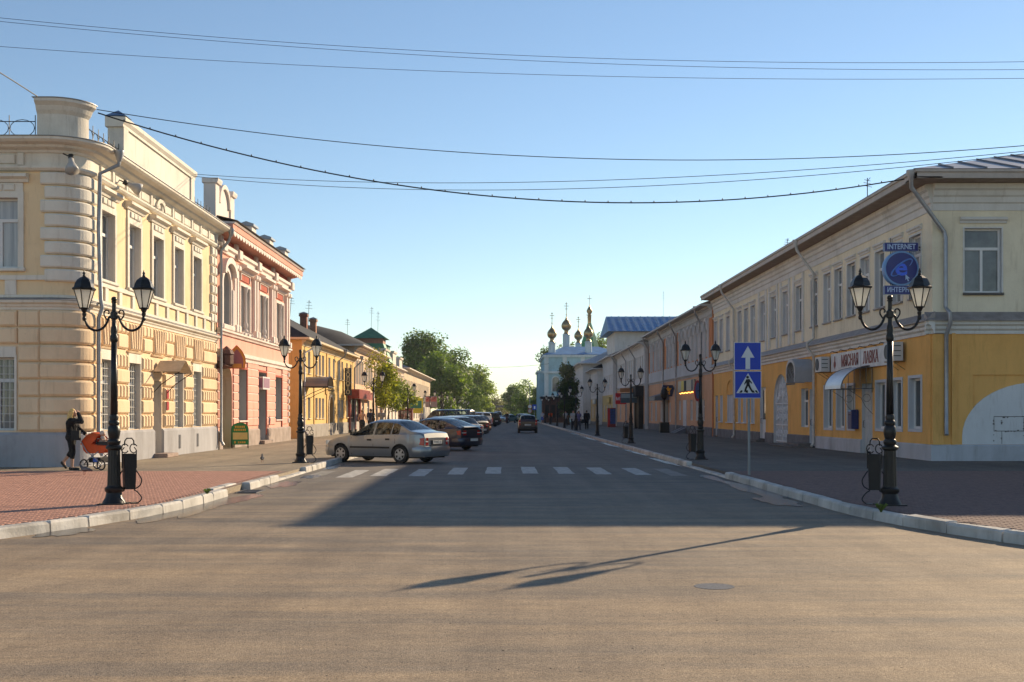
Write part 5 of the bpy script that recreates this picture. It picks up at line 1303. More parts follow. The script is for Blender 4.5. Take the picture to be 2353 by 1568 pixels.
# grey box canopy with arched ironwork gable
gc = thing('entrance_canopy', 'grey sheet box canopy with lacework gable beside the white arched gate', 'canopy', (13, 52, 2.9))
ca, cb, cz0, czs, crise = 49.72, 51.3, 3.0, 3.5, .55
ap = arch_pts(ca, cb, czs, crise, 12); q = MB()
for k in range(12): q.quad((12.75, *ap[k]), (12.75, *ap[k + 1]), (13.58, *ap[k + 1]), (13.58, *ap[k]))
for y in (ca, cb): q.quad((12.75, y, cz0), (13.58, y, cz0), (13.58, y, czs), (12.75, y, czs))
q.build('sheet', paint('canopy_grey_sheet', (.34, .36, .40), .5), gc)
q = MB(); i2 = arch_pts(ca + .14, cb - .14, czs, crise - .14, 12)
for k in range(12): q.add([(12.74, *ap[k]), (12.74, *ap[k + 1]), (12.74, *i2[k + 1]), (12.74, *i2[k])], [(0, 1, 2, 3)])
for y in (ca, cb - .14): q.quad((12.74, y, cz0), (12.74, y + .14, cz0), (12.74, y + .14, czs), (12.74, y, czs))
q.build('gable_frame', paint('gable_grey', (.42, .43, .46)), gc)
for k in range(7):
    y = ca + .2 + k * .19; MB().tube([(12.735, y + .07 * math.cos(a * PI / 5), 3.3 + .1 * (k % 3) + .1 * math.sin(a * PI / 5)) for a in range(11)], .012, 5).build('lacework', MATS['iron_grey'], gc)
for (y0_, y1_) in ((ca, cb),):
    for k in range(9): MB().tube([(12.75, ca + .02 + k * .17, 3.0), (12.75, ca + .06 + k * .17, 2.9), (12.75, ca + .13 + k * .17, 2.9), (12.75, ca + .16 + k * .17, 3.0)], .012, 5).build('fringe', MATS['iron_grey'], gc)
# internet sign
it = thing('projecting_sign', 'blue round illuminated box between blue plates reading INTERNET and ИНТЕРНЕТ', 'sign', (12.7, 37, 5.2))
bl = paint('sign_navy', (.012, .025, .19), .3); blr = paint('sign_rim_blue', (.16, .33, .62), .3); wl = paint('sign_letter_pale', (.42, .55, .78), .4); el = paint('sign_e_blue', (.03, .13, .85), .3)
YS = 36.9; FS = front_frame(YS); SX = 12.93
# scale: 1 px of the wide view = D/2600
MB().box(SX - .54, SX + .54, YS, YS + .18, 6.93, 7.19).build('upper_plate', bl, it); MB().box(SX - .54, SX + .54, YS, YS + .18, 5.52, 5.79).build('lower_plate', bl, it)
MB().box(SX - .56, SX + .56, YS - .004, YS - .001, 6.915, 7.205).build('plate_border', M('rim_grey', (.3, .34, .42), .4, .05), it); MB().box(SX - .56, SX + .56, YS - .004, YS - .001, 5.505, 5.805).build('plate_border', MATS['rim_grey'], it)
MB().box(SX - .54, SX + .54, YS - .012, YS - .005, 6.93, 7.19).build('plate_face', bl, it); MB().box(SX - .54, SX + .54, YS - .012, YS - .005, 5.52, 5.79).build('plate_face', bl, it)
MB().lathe([(.56, 0), (.58, .03), (.58, .2), (.56, .22)], (SX, YS - .02, 6.36), 40, 'y').build('disc', blr, it, smooth=40)
MB().lathe([(.51, 0), (.51, .01)], (SX, YS - .035, 6.36), 40, 'y').build('disc_face', bl, it)
orient(text_mb('INTERNET', .24, .005, .84, .004), (SX, YS - .018, 7.06), (1, 0, 0), (0, 0, 1)).build('lettering', wl, it)
orient(text_mb('ИНТЕРНЕТ', .22, .005, .80, .004), (SX, YS - .018, 5.655), (1, 0, 0), (0, 0, 1)).build('lettering', wl, it)
orient(text_mb('e', .80, .006, 1.1, .016), (SX - .02, YS - .045, 6.38), (1, 0, 0), (0, 0, 1)).build('letter_e', el, it)
q = MB(); tl = R(38)
pts = []
for k in range(29):
    a = R(-150) + R(310) * k / 28 + R(95); x, z = .42 * math.cos(a), .13 * math.sin(a)
    pts.append((SX + x * math.cos(tl) - z * math.sin(tl), YS - .05, 6.38 + x * math.sin(tl) + z * math.cos(tl)))
q.tube(pts, [.012 + .016 * math.sin(PI * k / 28) for k in range(29)], 6); q.build('orbit_ring', paint('ring_blue', (.10, .24, .66), .3), it)
q = FM(FS); q.prism([(SX + .12, 6.16), (SX + .12, 5.98), (SX + .165, 6.02), (SX + .20, 5.93), (SX + .235, 5.945), (SX + .2, 6.03), (SX + .26, 6.03)], .045, .055); q.build('arrow_cursor', wl, it)
for x in (SX - .32, SX + .3): MB().tube([(x, YS + .09, 5.35), (x, YS + .09, 7.36)], .012, 5).tube([(x + .06, YS + .12, 5.35), (x + .06, YS + .12, 7.33)], .008, 5).build('hanger', iron, it)
MB().tube([(SX + .5, YS + .1, 7.06), (XR, YS + .1, 7.06)], .025, 6).tube([(SX + .6, YS + .1, 7.0), (XR, YS + .1, 6.93)], .015, 6).build('bracket', iron, it)
# pair of traffic plates on a pole
ts = thing('road_sign', 'blue one-way arrow plate above blue pedestrian crossing plate on grey pole', 'road sign', (5.95, 27.55, .12))
D = 27.55; s_ = D / 2600
sx = lambda px: (px - 1160) * s_; sz = lambda py: 1.65 + (949 - py) * s_
MB().tube([(5.95, D, .12), (5.93, D, 3.2)], .033, 12).build('pole', M('pole_grey', (.22, .24, .26), .45, .1, 4, .03, 20, .5), ts, smooth=50)
sb = M('sign_blue', (.005, .045, .42), .35, .06, 3, .02); sw = M('sign_white', (.62, .64, .66), .4, .05, 3, .02)
FD = front_frame(D)
def plate(x0, x1, z0_, z1_):
    o = FM(FD).box(x0, x1, z0_, z1_, .04, .055).build('plate', sb, ts); q = FM(FD); e = .012
    q.box(x0 - e, x1 + e, z0_ - e, z0_, .04, .058).box(x0 - e, x1 + e, z1_, z1_ + e, .04, .058).box(x0 - e, x0, z0_, z1_, .04, .058).box(x1, x1 + e, z0_, z1_, .04, .058); q.build('rim', sw, o); return o
x0, x1 = sx(1687), sx(1746.5)
o = plate(x0, x1, sz(850), sz(788.5)); cx = (x0 + x1) / 2 + .005
FM(FD).prism([(cx - .055, sz(848.5)), (cx + .055, sz(848.5)), (cx + .055, sz(822.5)), (cx + .16, sz(822.5)), (cx, sz(796)), (cx - .16, sz(822.5)), (cx - .055, sz(822.5))], .056, .06).build('arrow', sw, o)
o = plate(x0 + .01, x1 + .005, sz(914.5), sz(854.5)); zb = sz(904); zt = sz(858); cx += .006
FM(FD).prism([(cx - .285, zb), (cx + .275, zb), (cx, zt)], .056, .060).build('triangle', sw, o)
bk = flat('sign_black_ink', (.012, .012, .014))
q = FM(FD); X = lambda a: cx + a
q.prism([(X(-.22), zb + .012), (X(-.155), zb + .012), (X(-.13), zb + .06), (X(-.17), zb + .075)], .061, .064); q.prism([(X(-.06), zb + .012), (X(-.0), zb + .012), (X(-.005), zb + .07), (X(-.045), zb + .07)], .061, .064); q.prism([(X(.10), zb + .012), (X(.165), zb + .012), (X(.13), zb + .07), (X(.09), zb + .07)], .061, .064); q.prism([(X(.20), zb + .012), (X(.25), zb + .012), (X(.2), zb + .075), (X(.16), zb + .06)], .061, .064); q.build('zebra_mark', bk, o)
q = FM(FD)
q.prism([(X(-.012 + .035 * math.cos(a * PI / 6)), zt - .10 + .035 * math.sin(a * PI / 6)) for a in range(12)], .061, .064)
q.prism([(X(-.05), zt - .15), (X(.04), zt - .14), (X(.035), zt - .29), (X(-.04), zt - .29)], .061, .064)
q.prism([(X(-.04), zt - .28), (X(.015), zt - .28), (X(-.03), zt - .37), (X(-.055), zt - .46), (X(-.1), zt - .45), (X(-.075), zt - .36)], .0645, .066)
q.prism([(X(-.02), zt - .28), (X(.035), zt - .27), (X(.075), zt - .36), (X(.12), zt - .44), (X(.085), zt - .46), (X(.035), zt - .38)], .061, .064)
q.prism([(X(.03), zt - .15), (X(.1), zt - .24), (X(.085), zt - .26), (X(.02), zt - .2)], .0645, .066); q.prism([(X(-.05), zt - .16), (X(-.1), zt - .27), (X(-.08), zt - .28), (X(-.035), zt - .21)], .0645, .066); q.build('walking_figure', bk, o)
# round sign with red rim seen from behind the second lamp
rs = thing('round_sign', 'round traffic plate with red rim half hidden behind a lamp post', 'road sign', (6.42, 37.45, 2.0))
FMq = frame(0, 37.42, .60, .80, .80, -.60)
b = MB(); rd = Vector((.45, .89, 0)); up_ = Vector((0, 0, 1)); c0 = Vector((6.36, 37.4, 2.38)); nn = Vector((-.89, .45, 0)) * -1
def disc(rr_, t0, t1, m, nm):
    b = MB(); n = 28; vs_ = [tuple(c0 + (rd * math.cos(2 * PI * k / n) + up_ * math.sin(2 * PI * k / n)) * rr_ + Vector((.89, -.45, 0)) * t) for t in (t0, t1) for k in range(n)]
    b.add(vs_, [tuple(range(n)), tuple(range(n, 2 * n))] + [(k, (k + 1) % n, n + (k + 1) % n, n + k) for k in range(n)]); return b.build(nm, m, rs)
disc(.35, 0, .02, paint('rim_red', (.42, .02, .03)), 'rim'); disc(.27, .021, .026, paint('disc_blue', (.05, .10, .26)), 'face'); disc(.30, -.012, -.001, paint('disc_grey', (.17, .19, .18)), 'back')
MB().tube([(6.36, 37.4, 2.38), (6.43, 37.25, 2.38)], .02, 6).build('clamp', iron, rs)

# shops of the orange and white houses
sg = thing('hanging_sign', 'dark blue shield-shaped sign with a yellow eagle-like emblem', 'sign', (12.6, 90, 3.2)); FQ = front_frame(90)
sc_ = 90 / 2600; X0 = (1535 - 1160) * sc_
FM(FQ).prism([(X0 - .34, 2.95), (X0 + .34, 2.95), (X0 + .5, 3.6), (X0 + .38, 3.86), (X0 - .38, 3.86), (X0 - .5, 3.6)], -.14, 0).build('board', paint('shield_navy', (.015, .02, .06)), sg)
ye = paint('emblem_yellow', (.80, .33, .02))
FM(FQ).prism([(X0, 3.78), (X0 + .09, 3.6), (X0 + .3, 3.62), (X0 + .12, 3.38), (X0 - .12, 3.38), (X0 - .3, 3.62), (X0 - .09, 3.6)], .001, .012).build('eagle', ye, sg)
FM(FQ).box(X0 - .16, X0 - .07, 3.1, 3.36, .001, .012).box(X0 + .06, X0 + .15, 3.1, 3.36, .001, .012).box(X0 - .07, X0 + .06, 3.2, 3.27, .001, .012).build('letters', ye, sg)
MB().tube([(X0 + .4, 89.95, 3.7), (13.45, 89.95, 3.7)], .025, 6).build('arm', iron, sg)
aw = thing('shop_awning', 'dark grey box awning over the charcoal door of the orange house', 'awning', (13, 94.5, 2.7)); MB().add([(13.45, 92.8, 3.35), (12.3, 92.8, 3.0), (12.3, 96.8, 3.0), (13.45, 96.8, 3.35), (12.3, 92.8, 2.7), (12.3, 96.8, 2.7), (13.45, 92.8, 2.7), (13.45, 96.8, 2.7)], [(0, 3, 2, 1), (1, 2, 5, 4), (0, 1, 4, 6), (3, 7, 5, 2)]).build('sheet', paint('awning_slate', (.10, .12, .14)), aw); MB().tube([(12.3, 92.8, 2.7), (12.3, 96.8, 2.7)], .03, 6).build('front_bar', iron, aw)
lb = thing('shop_signboard', 'lit shop board with yellow panel and string of small orange bulbs', 'sign', (13.3, 82, 3.2))
FM(f7).box(80.0, 87.2, 3.25, 4.05, .06, .16).build('board', paint('board_beige', (.40, .36, .28)), lb); FM(f7).box(84.4, 85.6, 3.27, 4.03, .161, .17).build('yellow_panel', paint('board_yellow', (.6, .48, .05)), lb); FM(f7).box(83.2, 84.2, 3.27, 4.03, .161, .17).build('dark_panel', roof_dark, lb); FM(f7).box(80.2, 81.0, 3.27, 4.03, .161, .17).build('navy_panel', MATS['shield_navy'], lb)
for k in range(26): MB().ball((13.34, 80.2 + k * .24, 3.12 + .03 * math.sin(k)), .028, 6, 4).build('bulb', emit('bulb_orange', (1., .42, .08), 4.0), lb)
rt_ = thing('projecting_sign', 'red square box sign with white letters МТС', 'sign', (12.3, 118, 2.9)); FQ2 = 118.
MB().box(11.55, 12.65, 118, 118.3, 2.55, 3.7).build('box', paint('mts_red', (.50, .012, .02), .35), rt_); orient(text_mb('МТС', .46, .006, 1., .01), (12.1, 117.985, 3.1), (1, 0, 0), (0, 0, 1)).build('lettering', sw, rt_); MB().tube([(12.6, 118.1, 3.4), (13.05, 118.1, 3.4)], .025, 6).build('arm', iron, rt_)
board('projecting_sign', 'teal board with pale lettering under an orange strip on the white house', (11.9, 108.5, 2.6), 1.6, .95, ((.06, .09, .11), (.25, .3, .32)))
board('projecting_sign', 'orange strip board above the teal board', (11.9, 108.6, 3.62), 1.7, .4, ((.35, .14, .05),))
vm = thing('drink_fridge', 'tall red drinks vending fridge with blue glass door on the pavement', 'vending fridge', (11.4, 121, .12)); MB().box(-.42, .42, -.4, .4, 0, 2.05).build('case', paint('fridge_red', (.20, .02, .02)), vm, True); MB().box(-.18, .4, -.43, -.401, .35, 1.95).build('door', M('fridge_blue', (.03, .06, .2), .3, .5, 6, .02), vm, True); MB().box(-.40, -.2, -.42, -.401, .2, 1.95).build('side_strip', MATS['mts_red'], vm, True)
blk = thing('shop_portal', 'dark iron scroll portal of a shop in the white house', 'shop front', (12.9, 109, .12)); FM(f8).box(106.8, 107.2, .12, 4.0, .01, .5).build('post', iron, blk); FM(f8).box(110.0, 110.4, .12, 4.0, .01, .5).build('post', iron, blk); FM(f8).box(106.6, 110.6, 3.2, 4.2, .02, .8).build('canopy', roof_dark, blk)
for k in range(10): FM(f8).tube([(107.4 + k * .26, .3, .3), (107.5 + k * .26, 1.6, .35), (107.4 + k * .26, 3.1, .3)], .03, 5).build('bar', iron, blk)
for (y, lb_, cc) in ((125.5, 'yellow and white shop board low on the white house', (.45, .30, .06)), (136, 'ochre shop board on the low white house', (.40, .28, .08)), (150, 'pale shop board on the small hipped house', (.45, .45, .42))):
    X = 13.1 if y < 132 else 12.6 if y < 146 else 12.0
    t = thing('shop_signboard', lb_, 'sign', (X - .1, y, 2.8)); MB().box(-.12, 0, -1.8, 1.8, 0, .7).build('board', paint('sb%d' % int(y), cc), t, True); MB().box(-.13, -.121, -1.6, 1.6, .15, .55).build('panel', paint('sbp%d' % int(y), tuple(min(1, c * 1.4) for c in cc)), t, True)
rp = thing('entrance_ramp', 'two sloping metal ramp boards leaning at the orange house door step', 'ramp', (12.6, 84.5, .12))
for k in range(2): MB().add([(-.1 - .0, -1.0 + k * 1.4, .02), (.75, -1.0 + k * 1.4, .42), (.75, -.1 + k * 1.4, .42), (-.1, -.1 + k * 1.4, .02), (-.1, -1.0 + k * 1.4, .0), (.75, -1.0 + k * 1.4, 0), (.75, -.1 + k * 1.4, 0), (-.1, -.1 + k * 1.4, 0)], [(0, 3, 2, 1), (1, 2, 6, 5), (0, 1, 5, 4), (3, 7, 6, 2)]).build('board', M('ramp_slate', (.11, .125, .15), .4, .2, 4, .05), rp, True)
pg = thing('pub_post', 'dark iron ornamental post with box base beside the orange house entrance', 'post', (12.3, 87.3, .12)); MB().box(-.35, .35, -.35, .35, 0, .8).build('base', iron, pg, True); MB().tube([(0, 0, .8), (0, 0, 3.2)], .07, 8).build('shaft', iron, pg, True); MB().ball((0, 0, 3.0), (.3, .3, .5)).build('finial', iron, pg, True)
# ================================================================ STREET LAMPS
frost = M('frosted_glass', (.92, .88, .82), .5, .03, 3, 0, 1, 0, .3, 0, None, .5, 0, .6)
def make_lamp():
    t = thing('street_lamp', '', 'street lamp')
    MB().box(-.21, .21, -.21, .21, 0, .03).build('base_plate', iron, t, True)
    MB().lathe([(.19, .03), (.18, .06), (.14, .12), (.125, .2), (.15, .24), (.15, .28), (.115, .31), (.112, .33)], (0, 0, 0), 16).build('foot', iron, t, True, 40)
    fl = MB(); n = 24
    prof = [(.108, .33), (.100, .62), (.096, .92)]
    vs_ = [(r_ * (1 if k % 2 else .9) * math.cos(2 * PI * k / n), r_ * (1 if k % 2 else .9) * math.sin(2 * PI * k / n), z) for r_, z in prof for k in range(n)]
    fl.add(vs_, [(i * n + k, i * n + (k + 1) % n, (i + 1) * n + (k + 1) % n, (i + 1) * n + k) for i in range(2) for k in range(n)]); fl.build('fluted_pedestal', iron, t, True)
    MB().lathe([(.10, .91), (.135, .94), (.135, .97), (.09, 1.0), (.105, 1.04), (.105, 1.07), (.08, 1.1), (.092, 1.15), (.105, 1.22), (.092, 1.29), (.075, 1.32), (.088, 1.35), (.088, 1.38), (.066, 1.41), (.075, 1.46), (.062, 1.5)], (0, 0, 0), 16).build('ring_collar', iron, t, True, 40)
    MB().lathe([(.060, 1.5), (.052, 2.1), (.047, 2.72)], (0, 0, 0), 14).build('pole', iron, t, True, True)
    MB().lathe([(.047, 2.70), (.062, 2.73), (.064, 2.80), (.05, 2.83), (.056, 2.88), (.052, 2.95), (.036, 2.99), (.034, 3.08), (.06, 3.1), (.06, 3.2), (.036, 3.22), (.034, 3.36), (.046, 3.37), (.046, 3.385), (.03, 3.39)], (0, 0, 0), 14).build('neck', iron, t, True, 40)
    MB().ball((0, 0, 3.42), .048, 12, 8).build('ball_finial', iron, t, True, True)
    for s in (-1, 1):
        a = MB()
        a.tube(spline([(s * x, 0, z) for x, z in ((.03, 3.15), (.08, 3.12), (.11, 3.05), (.15, 2.98), (.21, 2.925), (.29, 2.90), (.37, 2.92), (.43, 2.97), (.47, 3.05), (.487, 3.13), (.494, 3.2))], 3), .021, 8)
        a.tube(spline([(s * x, 0, z) for x, z in ((.10, 3.06), (.13, 3.10), (.16, 3.15), (.165, 3.2), (.14, 3.235), (.1, 3.235), (.08, 3.2), (.1, 3.18))], 3), .013, 6)
        a.lathe([(.02, -.02), (.034, 0), (.034, .03), (.024, .05), (.036, .09), (.036, .11), (.02, .12)], (s * .491, 0, 3.08), 8)
        a.lathe([(.03, 0), (.05, .04), (.06, .07)], (s * .494, 0, 3.2), 8); a.build('arm', iron, t, True, 40)
        L = MB(); cx = s * .494; zb, zt, rb, rt_ = 3.27, 3.58, .072, .165
        P = lambda k, r_, z: (cx + r_ * math.cos(PI / 3 * k + PI / 6), r_ * math.sin(PI / 3 * k + PI / 6), z)
        for k in range(6):
            L.tube([P(k, rb, zb), P(k, rt_, zt)], .009, 5); L.tube([P(k, rb, zb), P(k + 1, rb, zb)], .011, 5); L.tube([P(k, rt_, zt), P(k + 1, rt_, zt)], .012, 5)
        lo = L.build('lantern', iron, t, True)
        for k in range(6): MB().quad(P(k, rb - .004, zb), P(k + 1, rb - .004, zb), P(k + 1, rt_ - .004, zt), P(k, rt_ - .004, zt)).build('pane', frost, lo, True)
        MB().lathe([(.19, 3.575), (.195, 3.60), (.165, 3.62), (.15, 3.68), (.115, 3.74), (.06, 3.785), (.02, 3.80)], (cx, 0, 0), 6, rot=PI / 6).build('cap', iron, lo, True)
        MB().lathe([(.02, 3.79), (.03, 3.81), (.018, 3.83), (.026, 3.85), (.004, 3.91)], (cx, 0, 0), 8).build('finial', iron, lo, True, 50)
    return t
lamp0 = make_lamp(); first = [True]
def lamp(x, y, label, group, rz=0.):
    o = lamp0 if first[0] else copy_tree(lamp0); first[0] = False
    o.location = (x, y, .12); o.rotation_euler = (0, 0, rz); o['label'] = label; o['group'] = group
GL, GR = 'black twin lantern lamps on the sunlit pavement', 'black twin lantern lamps on the shaded pavement'
lamp(-6.51, 18.85, 'black twin lantern street lamp on brick paving near the orange pram', GL, .02)
lamp(-6.25, 34.6, 'black twin lantern street lamp beside the nose of the silver sedan', GL, -.02)
lamp(-7.25, 62.4, 'black twin lantern street lamp in front of the vertical black shop sign', GL)
lamp(-7.5, 87.4, 'black twin lantern street lamp behind the small sapling trees', GL)
for y in (115, 140, 160, 180, 200, 222, 246): lamp(-7.6, y, 'distant black twin lantern street lamp beyond the saplings on the sunlit pavement', GL)
lamp(6.33, 18.6, 'black twin lantern street lamp standing before the blue internet sign', GR, .03)
lamp(6.43, 37.2, 'black twin lantern street lamp carrying the round red-rimmed plate', GR)
lamp(6.35, 57.0, 'black twin lantern street lamp on shaded pavement opposite the orange house', GR, .05)
lamp(6.2, 75.8, 'black twin lantern street lamp on shaded pavement just before the pedestrians', GR)
lamp(6.1, 97, 'black twin lantern street lamp rising beside the walking pair', GR)
for y in (114, 130, 150, 168): lamp(6.0, y, 'distant black twin lantern street lamp before the church on the shaded pavement', GR)
# litter bins
def make_bin():
    t = thing('litter_bin', '', 'litter bin'); bl_ = M('bin_black', (.015, .015, .016), .5, .1)
    for s in (-1, 1):
        MB().tube(spline([(s * .08 + dx, 0, z) for dx, z in ((.0, .01), (.08 * s, .03), (.12 * s, .10), (.05 * s, .2), (.0, .24), (.09 * s, .3), (.12 * s, .4), (.07 * s, .5), (.03 * s, .56))], 4), .011, 6).build('scroll_leg', iron, t, True)
        MB().box(s * .08 - .05, s * .08 + .05, -.14, .14, 0, .02).build('foot', iron, t, True)
        MB().tube([(s * .07 + .06 * math.cos(a * PI / 6 + .5), 0, .93 + .075 * math.sin(a * PI / 6 + .5)) for a in range(11)], .01, 6).build('scroll', iron, t, True)
    b = MB(); b.add([(-.085, -.1, .25), (.085, -.1, .25), (.085, .1, .25), (-.085, .1, .25), (-.10, -.12, .84), (.10, -.12, .84), (.10, .12, .84), (-.10, .12, .84), (-.09, -.11, .82), (.09, -.11, .82), (.09, .11, .82), (-.09, .11, .82)], [(0, 1, 5, 4), (1, 2, 6, 5), (2, 3, 7, 6), (3, 0, 4, 7), (3, 2, 1, 0), (4, 5, 9, 8), (5, 6, 10, 9), (6, 7, 11, 10), (7, 4, 8, 11), (8, 9, 10, 11)]); b.build('bucket', bl_, t, True)
    MB().tube([(-.08, 0, .98), (-.07, 0, 1.06), (-.04, 0, 1.1), (.04, 0, 1.1), (.07, 0, 1.06), (.08, 0, .98)], .012, 6).build('hoop', iron, t, True)
    MB().tube([(-.115, 0, .6), (-.115, 0, .9), (-.08, 0, .95)], .01, 6).tube([(.115, 0, .6), (.115, 0, .9), (.08, 0, .95)], .01, 6).build('frame', iron, t, True)
    return t
bin0 = make_bin()
for k, (x, y, rz, lb_) in enumerate(((-6.29, 18.95, .5, 'black litter bin on scroll legs beside the lamp by the pram'), (-6.0, 34.75, .3, 'black litter bin beside the lamp at the silver sedan'), (6.13, 18.75, -.4, 'black litter bin on scroll legs beside the lamp before the internet sign'), (6.18, 37.3, .2, 'black litter bin at the lamp with the round plate'), (6.1, 57.1, .2, 'black litter bin at the lamp opposite the orange house'))):
    o = bin0 if k == 0 else copy_tree(bin0); o.location = (x, y, .124 if y < 29 else .12); o.rotation_euler = (0, 0, rz); tag(o, lb_, 'litter bin', 'black litter bins at the lamp posts')

# ================================================================ CARS
def interp(L, x):
    if x <= L[0][0]: return L[0][1]
    for (a, b), (c, d) in zip(L, L[1:]):
        if x <= c:
            t = (x - a) / (c - a); t = t * t * (3 - 2 * t) if False else t
            return b + (d - b) * t
    return L[-1][1]
tyre_m = M('tyre_rubber', (.018, .018, .019), .8, .1, 8, .1); rim_m = M('rim_alloy', (.40, .40, .41), .35, .1, 5, 0, 1, .7); rim_dark = flat('rim_dark', (.02, .02, .02))
trim_k = M('car_trim_black', (.02, .02, .021), .5, .1); cglass = bpy.data.materials.new('car_glass'); cglass.use_nodes = True
_n = cglass.node_tree.nodes; _l = cglass.node_tree.links; _n.remove(_n['Principled BSDF'])
_t = _n.new('ShaderNodeBsdfTransparent'); _t.inputs[0].default_value = (.50, .55, .55, 1); _g = _n.new('ShaderNodeBsdfGlossy'); _g.inputs['Roughness'].default_value = .015; _f = _n.new('ShaderNodeFresnel'); _f.inputs[0].default_value = 1.6
_x = _n.new('ShaderNodeMixShader'); _l.new(_f.outputs[0], _x.inputs[0]); _l.new(_t.outputs[0], _x.inputs[1]); _l.new(_g.outputs[0], _x.inputs[2]); _l.new(_x.outputs[0], _n['Material Output'].inputs[0])
seat_m = M('seat_cloth', (.035, .035, .038), .9, .2, 8, .1); dash_m = flat('dash_dark', (.025, .025, .027)); chrome = M('car_chrome', (.6, .6, .6), .2, .05, 5, 0, 1, 1.0)
red_l = M('tail_light_red', (.45, .02, .015), .2, .1, 5, 0, 1, 0, .5); white_l2 = M('lens_clear', (.65, .65, .62), .2, .05, 5, 0, 1, 0, .5); plate_m = M('plate_white', (.62, .62, .60), .5, .1, 20)
ink = flat('plate_ink', (.03, .03, .03))
def car(name, label, loc, rz, paint_m, L=4.2, W=1.68, H=1.39, top=None, belt=None, wh=(1.28, -1.16), wr=.29, shield=(.95, .25), back=(-1.15, -1.95), wins=((.72, -.10), (-.18, -.98), (-1.03, -1.25)), lights='tall', bumper=None, sill=.24, plate='', strip=True, spoiler=False, group=None, cat='car', detail=True, rimm=None, roofrack=False):
    """x forward; top / belt = [(x, z)] from rear to front"""
    t = thing(name, label, cat, loc, rz, group)
    hL = L / 2
    def hwid(x):
        e = abs(x) / hL
        return W / 2 * (1 - .02 * max(0, e - .5) - (.10 * max(0, (e - .80) / .2) ** 2))
    ra = wr + .055
    def zbot(x):
        z = sill
        for xw in wh:
            d = abs(x - xw)
            if d < ra: z = max(z, wr + math.sqrt(ra * ra - d * d))
        return z
    xs = [-hL + L * i / 88 for i in range(89)]
    for xw in wh: xs += [xw - ra + .002, xw - ra - .002, xw + ra - .002, xw + ra + .002]
    xs += [shield[0], shield[1], back[0], back[1]] + [q for wn in wins for q in wn]
    xs = sorted(set(round(x, 4) for x in xs if -hL <= x <= hL))
    bmax = max(z for _, z in belt)
    def sec(x):
        hw = hwid(x); zt = interp(top, x); zb = min(interp(belt, x), zt - .015); z0 = zbot(x)
        g = max(0, min(1, (zt - zb) / (H - bmax)))
        rw = hw * (.955 - .25 * g)
        lo = hw * .955; dz = zt - zb
        z1 = z0 + .30 * (zb - z0); z2 = z0 + .72 * (zb - z0)
        zlo = lambda z: 1.0 - .05 * max(0, (.45 - z) / .25)
        P = [(hw * zlo(z0), z0), (hw * zlo(z1), z1), (hw * 1.0, z2), (hw * .975, zb), (lo, zb + .04 * dz), (lo + (rw - lo) * .5, zb + .48 * dz), (lo + (rw - lo) * .9, zb + .88 * dz), (rw * .93, zb + .975 * dz), (rw * .55, zt + .02 * g + .012), (0, zt + .03 * g + .018)]
        return P
    S = [sec(x) for x in xs]; n = 10
    body = MB(); parts = {}
    def put(mb, i, j, s):
        a, b_, c, d = (xs[i], S[i][j]), (xs[i], S[i][j + 1]), (xs[i + 1], S[i + 1][j + 1]), (xs[i + 1], S[i + 1][j])
        q = [(x, s * p[0], p[1]) for x, p in (a, d, c, b_)]
        mb.add(q if s < 0 else q[::-1], [(0, 1, 2, 3)])
    def sel(i, j, s):
        xm = (xs[i] + xs[i + 1]) / 2
        if j in (4, 5):
            for k, (a, b_) in enumerate(wins):
                if min(a, b_) < xm < max(a, b_): return ('side_window', s, k)
        if j in (7, 8):
            if min(shield) < xm < max(shield): return ('windscreen', 0, 0)
            if min(back) < xm < max(back): return ('rear_window', 0, 0)
        if j == 6 and False: pass
        return None
    # body as one welded shell: shared vertices
    idx = {}
    def vid(i, j, s):
        k = (i, j, s if j < 9 else 0)
        if k not in idx: idx[k] = len(body.v); body.v.append((xs[i], s * S[i][j][0], S[i][j][1]))
        return idx[k]
    for i in range(len(xs) - 1):
        for j in range(n - 1):
            for s in (-1, 1):
                w_ = sel(i, j, s)
                if w_: put(parts.setdefault(w_, MB()), i, j, s); continue
                q = (vid(i, j, s), vid(i + 1, j, s), vid(i + 1, j + 1, s), vid(i, j + 1, s))
                body.f.append(q if s < 0 else q[::-1])
    for i in (0, len(xs) - 1):
        ring = [vid(i, j, -1) for j in range(n)] + [vid(i, j, 1) for j in range(n - 2, -1, -1)]
        body.f.append(tuple(ring) if i else tuple(reversed(ring)))
    body.build('body', paint_m, t, True, 38)
    for (nm, s, k), mb in parts.items(): mb.build(nm, cglass, t, True, True)
    MB().box(-hL + .15, hL - .15, -W / 2 * .80, W / 2 * .80, .17, .62).build('underbody', trim_k, t, True)
    # cabin: seats, dashboard, steering wheel
    zf = .60; xa = wins[0][0]; Hs = H - 1.40
    for s in (-1, 1):
        sx_ = (wins[0][0] + wins[0][1]) / 2 - .18
        q = MB(); q.add([(sx_ - .05, s * .36 - .22, zf), (sx_ + .42, s * .36 - .22, zf), (sx_ + .42, s * .36 + .22, zf), (sx_ - .05, s * .36 + .22, zf), (sx_ - .05, s * .36 - .22, zf + .12), (sx_ + .42, s * .36 - .22, zf + .16), (sx_ + .42, s * .36 + .22, zf + .16), (sx_ - .05, s * .36 + .22, zf + .12)], [(0, 3, 2, 1), (4, 5, 6, 7), (0, 1, 5, 4), (1, 2, 6, 5), (2, 3, 7, 6), (3, 0, 4, 7)])
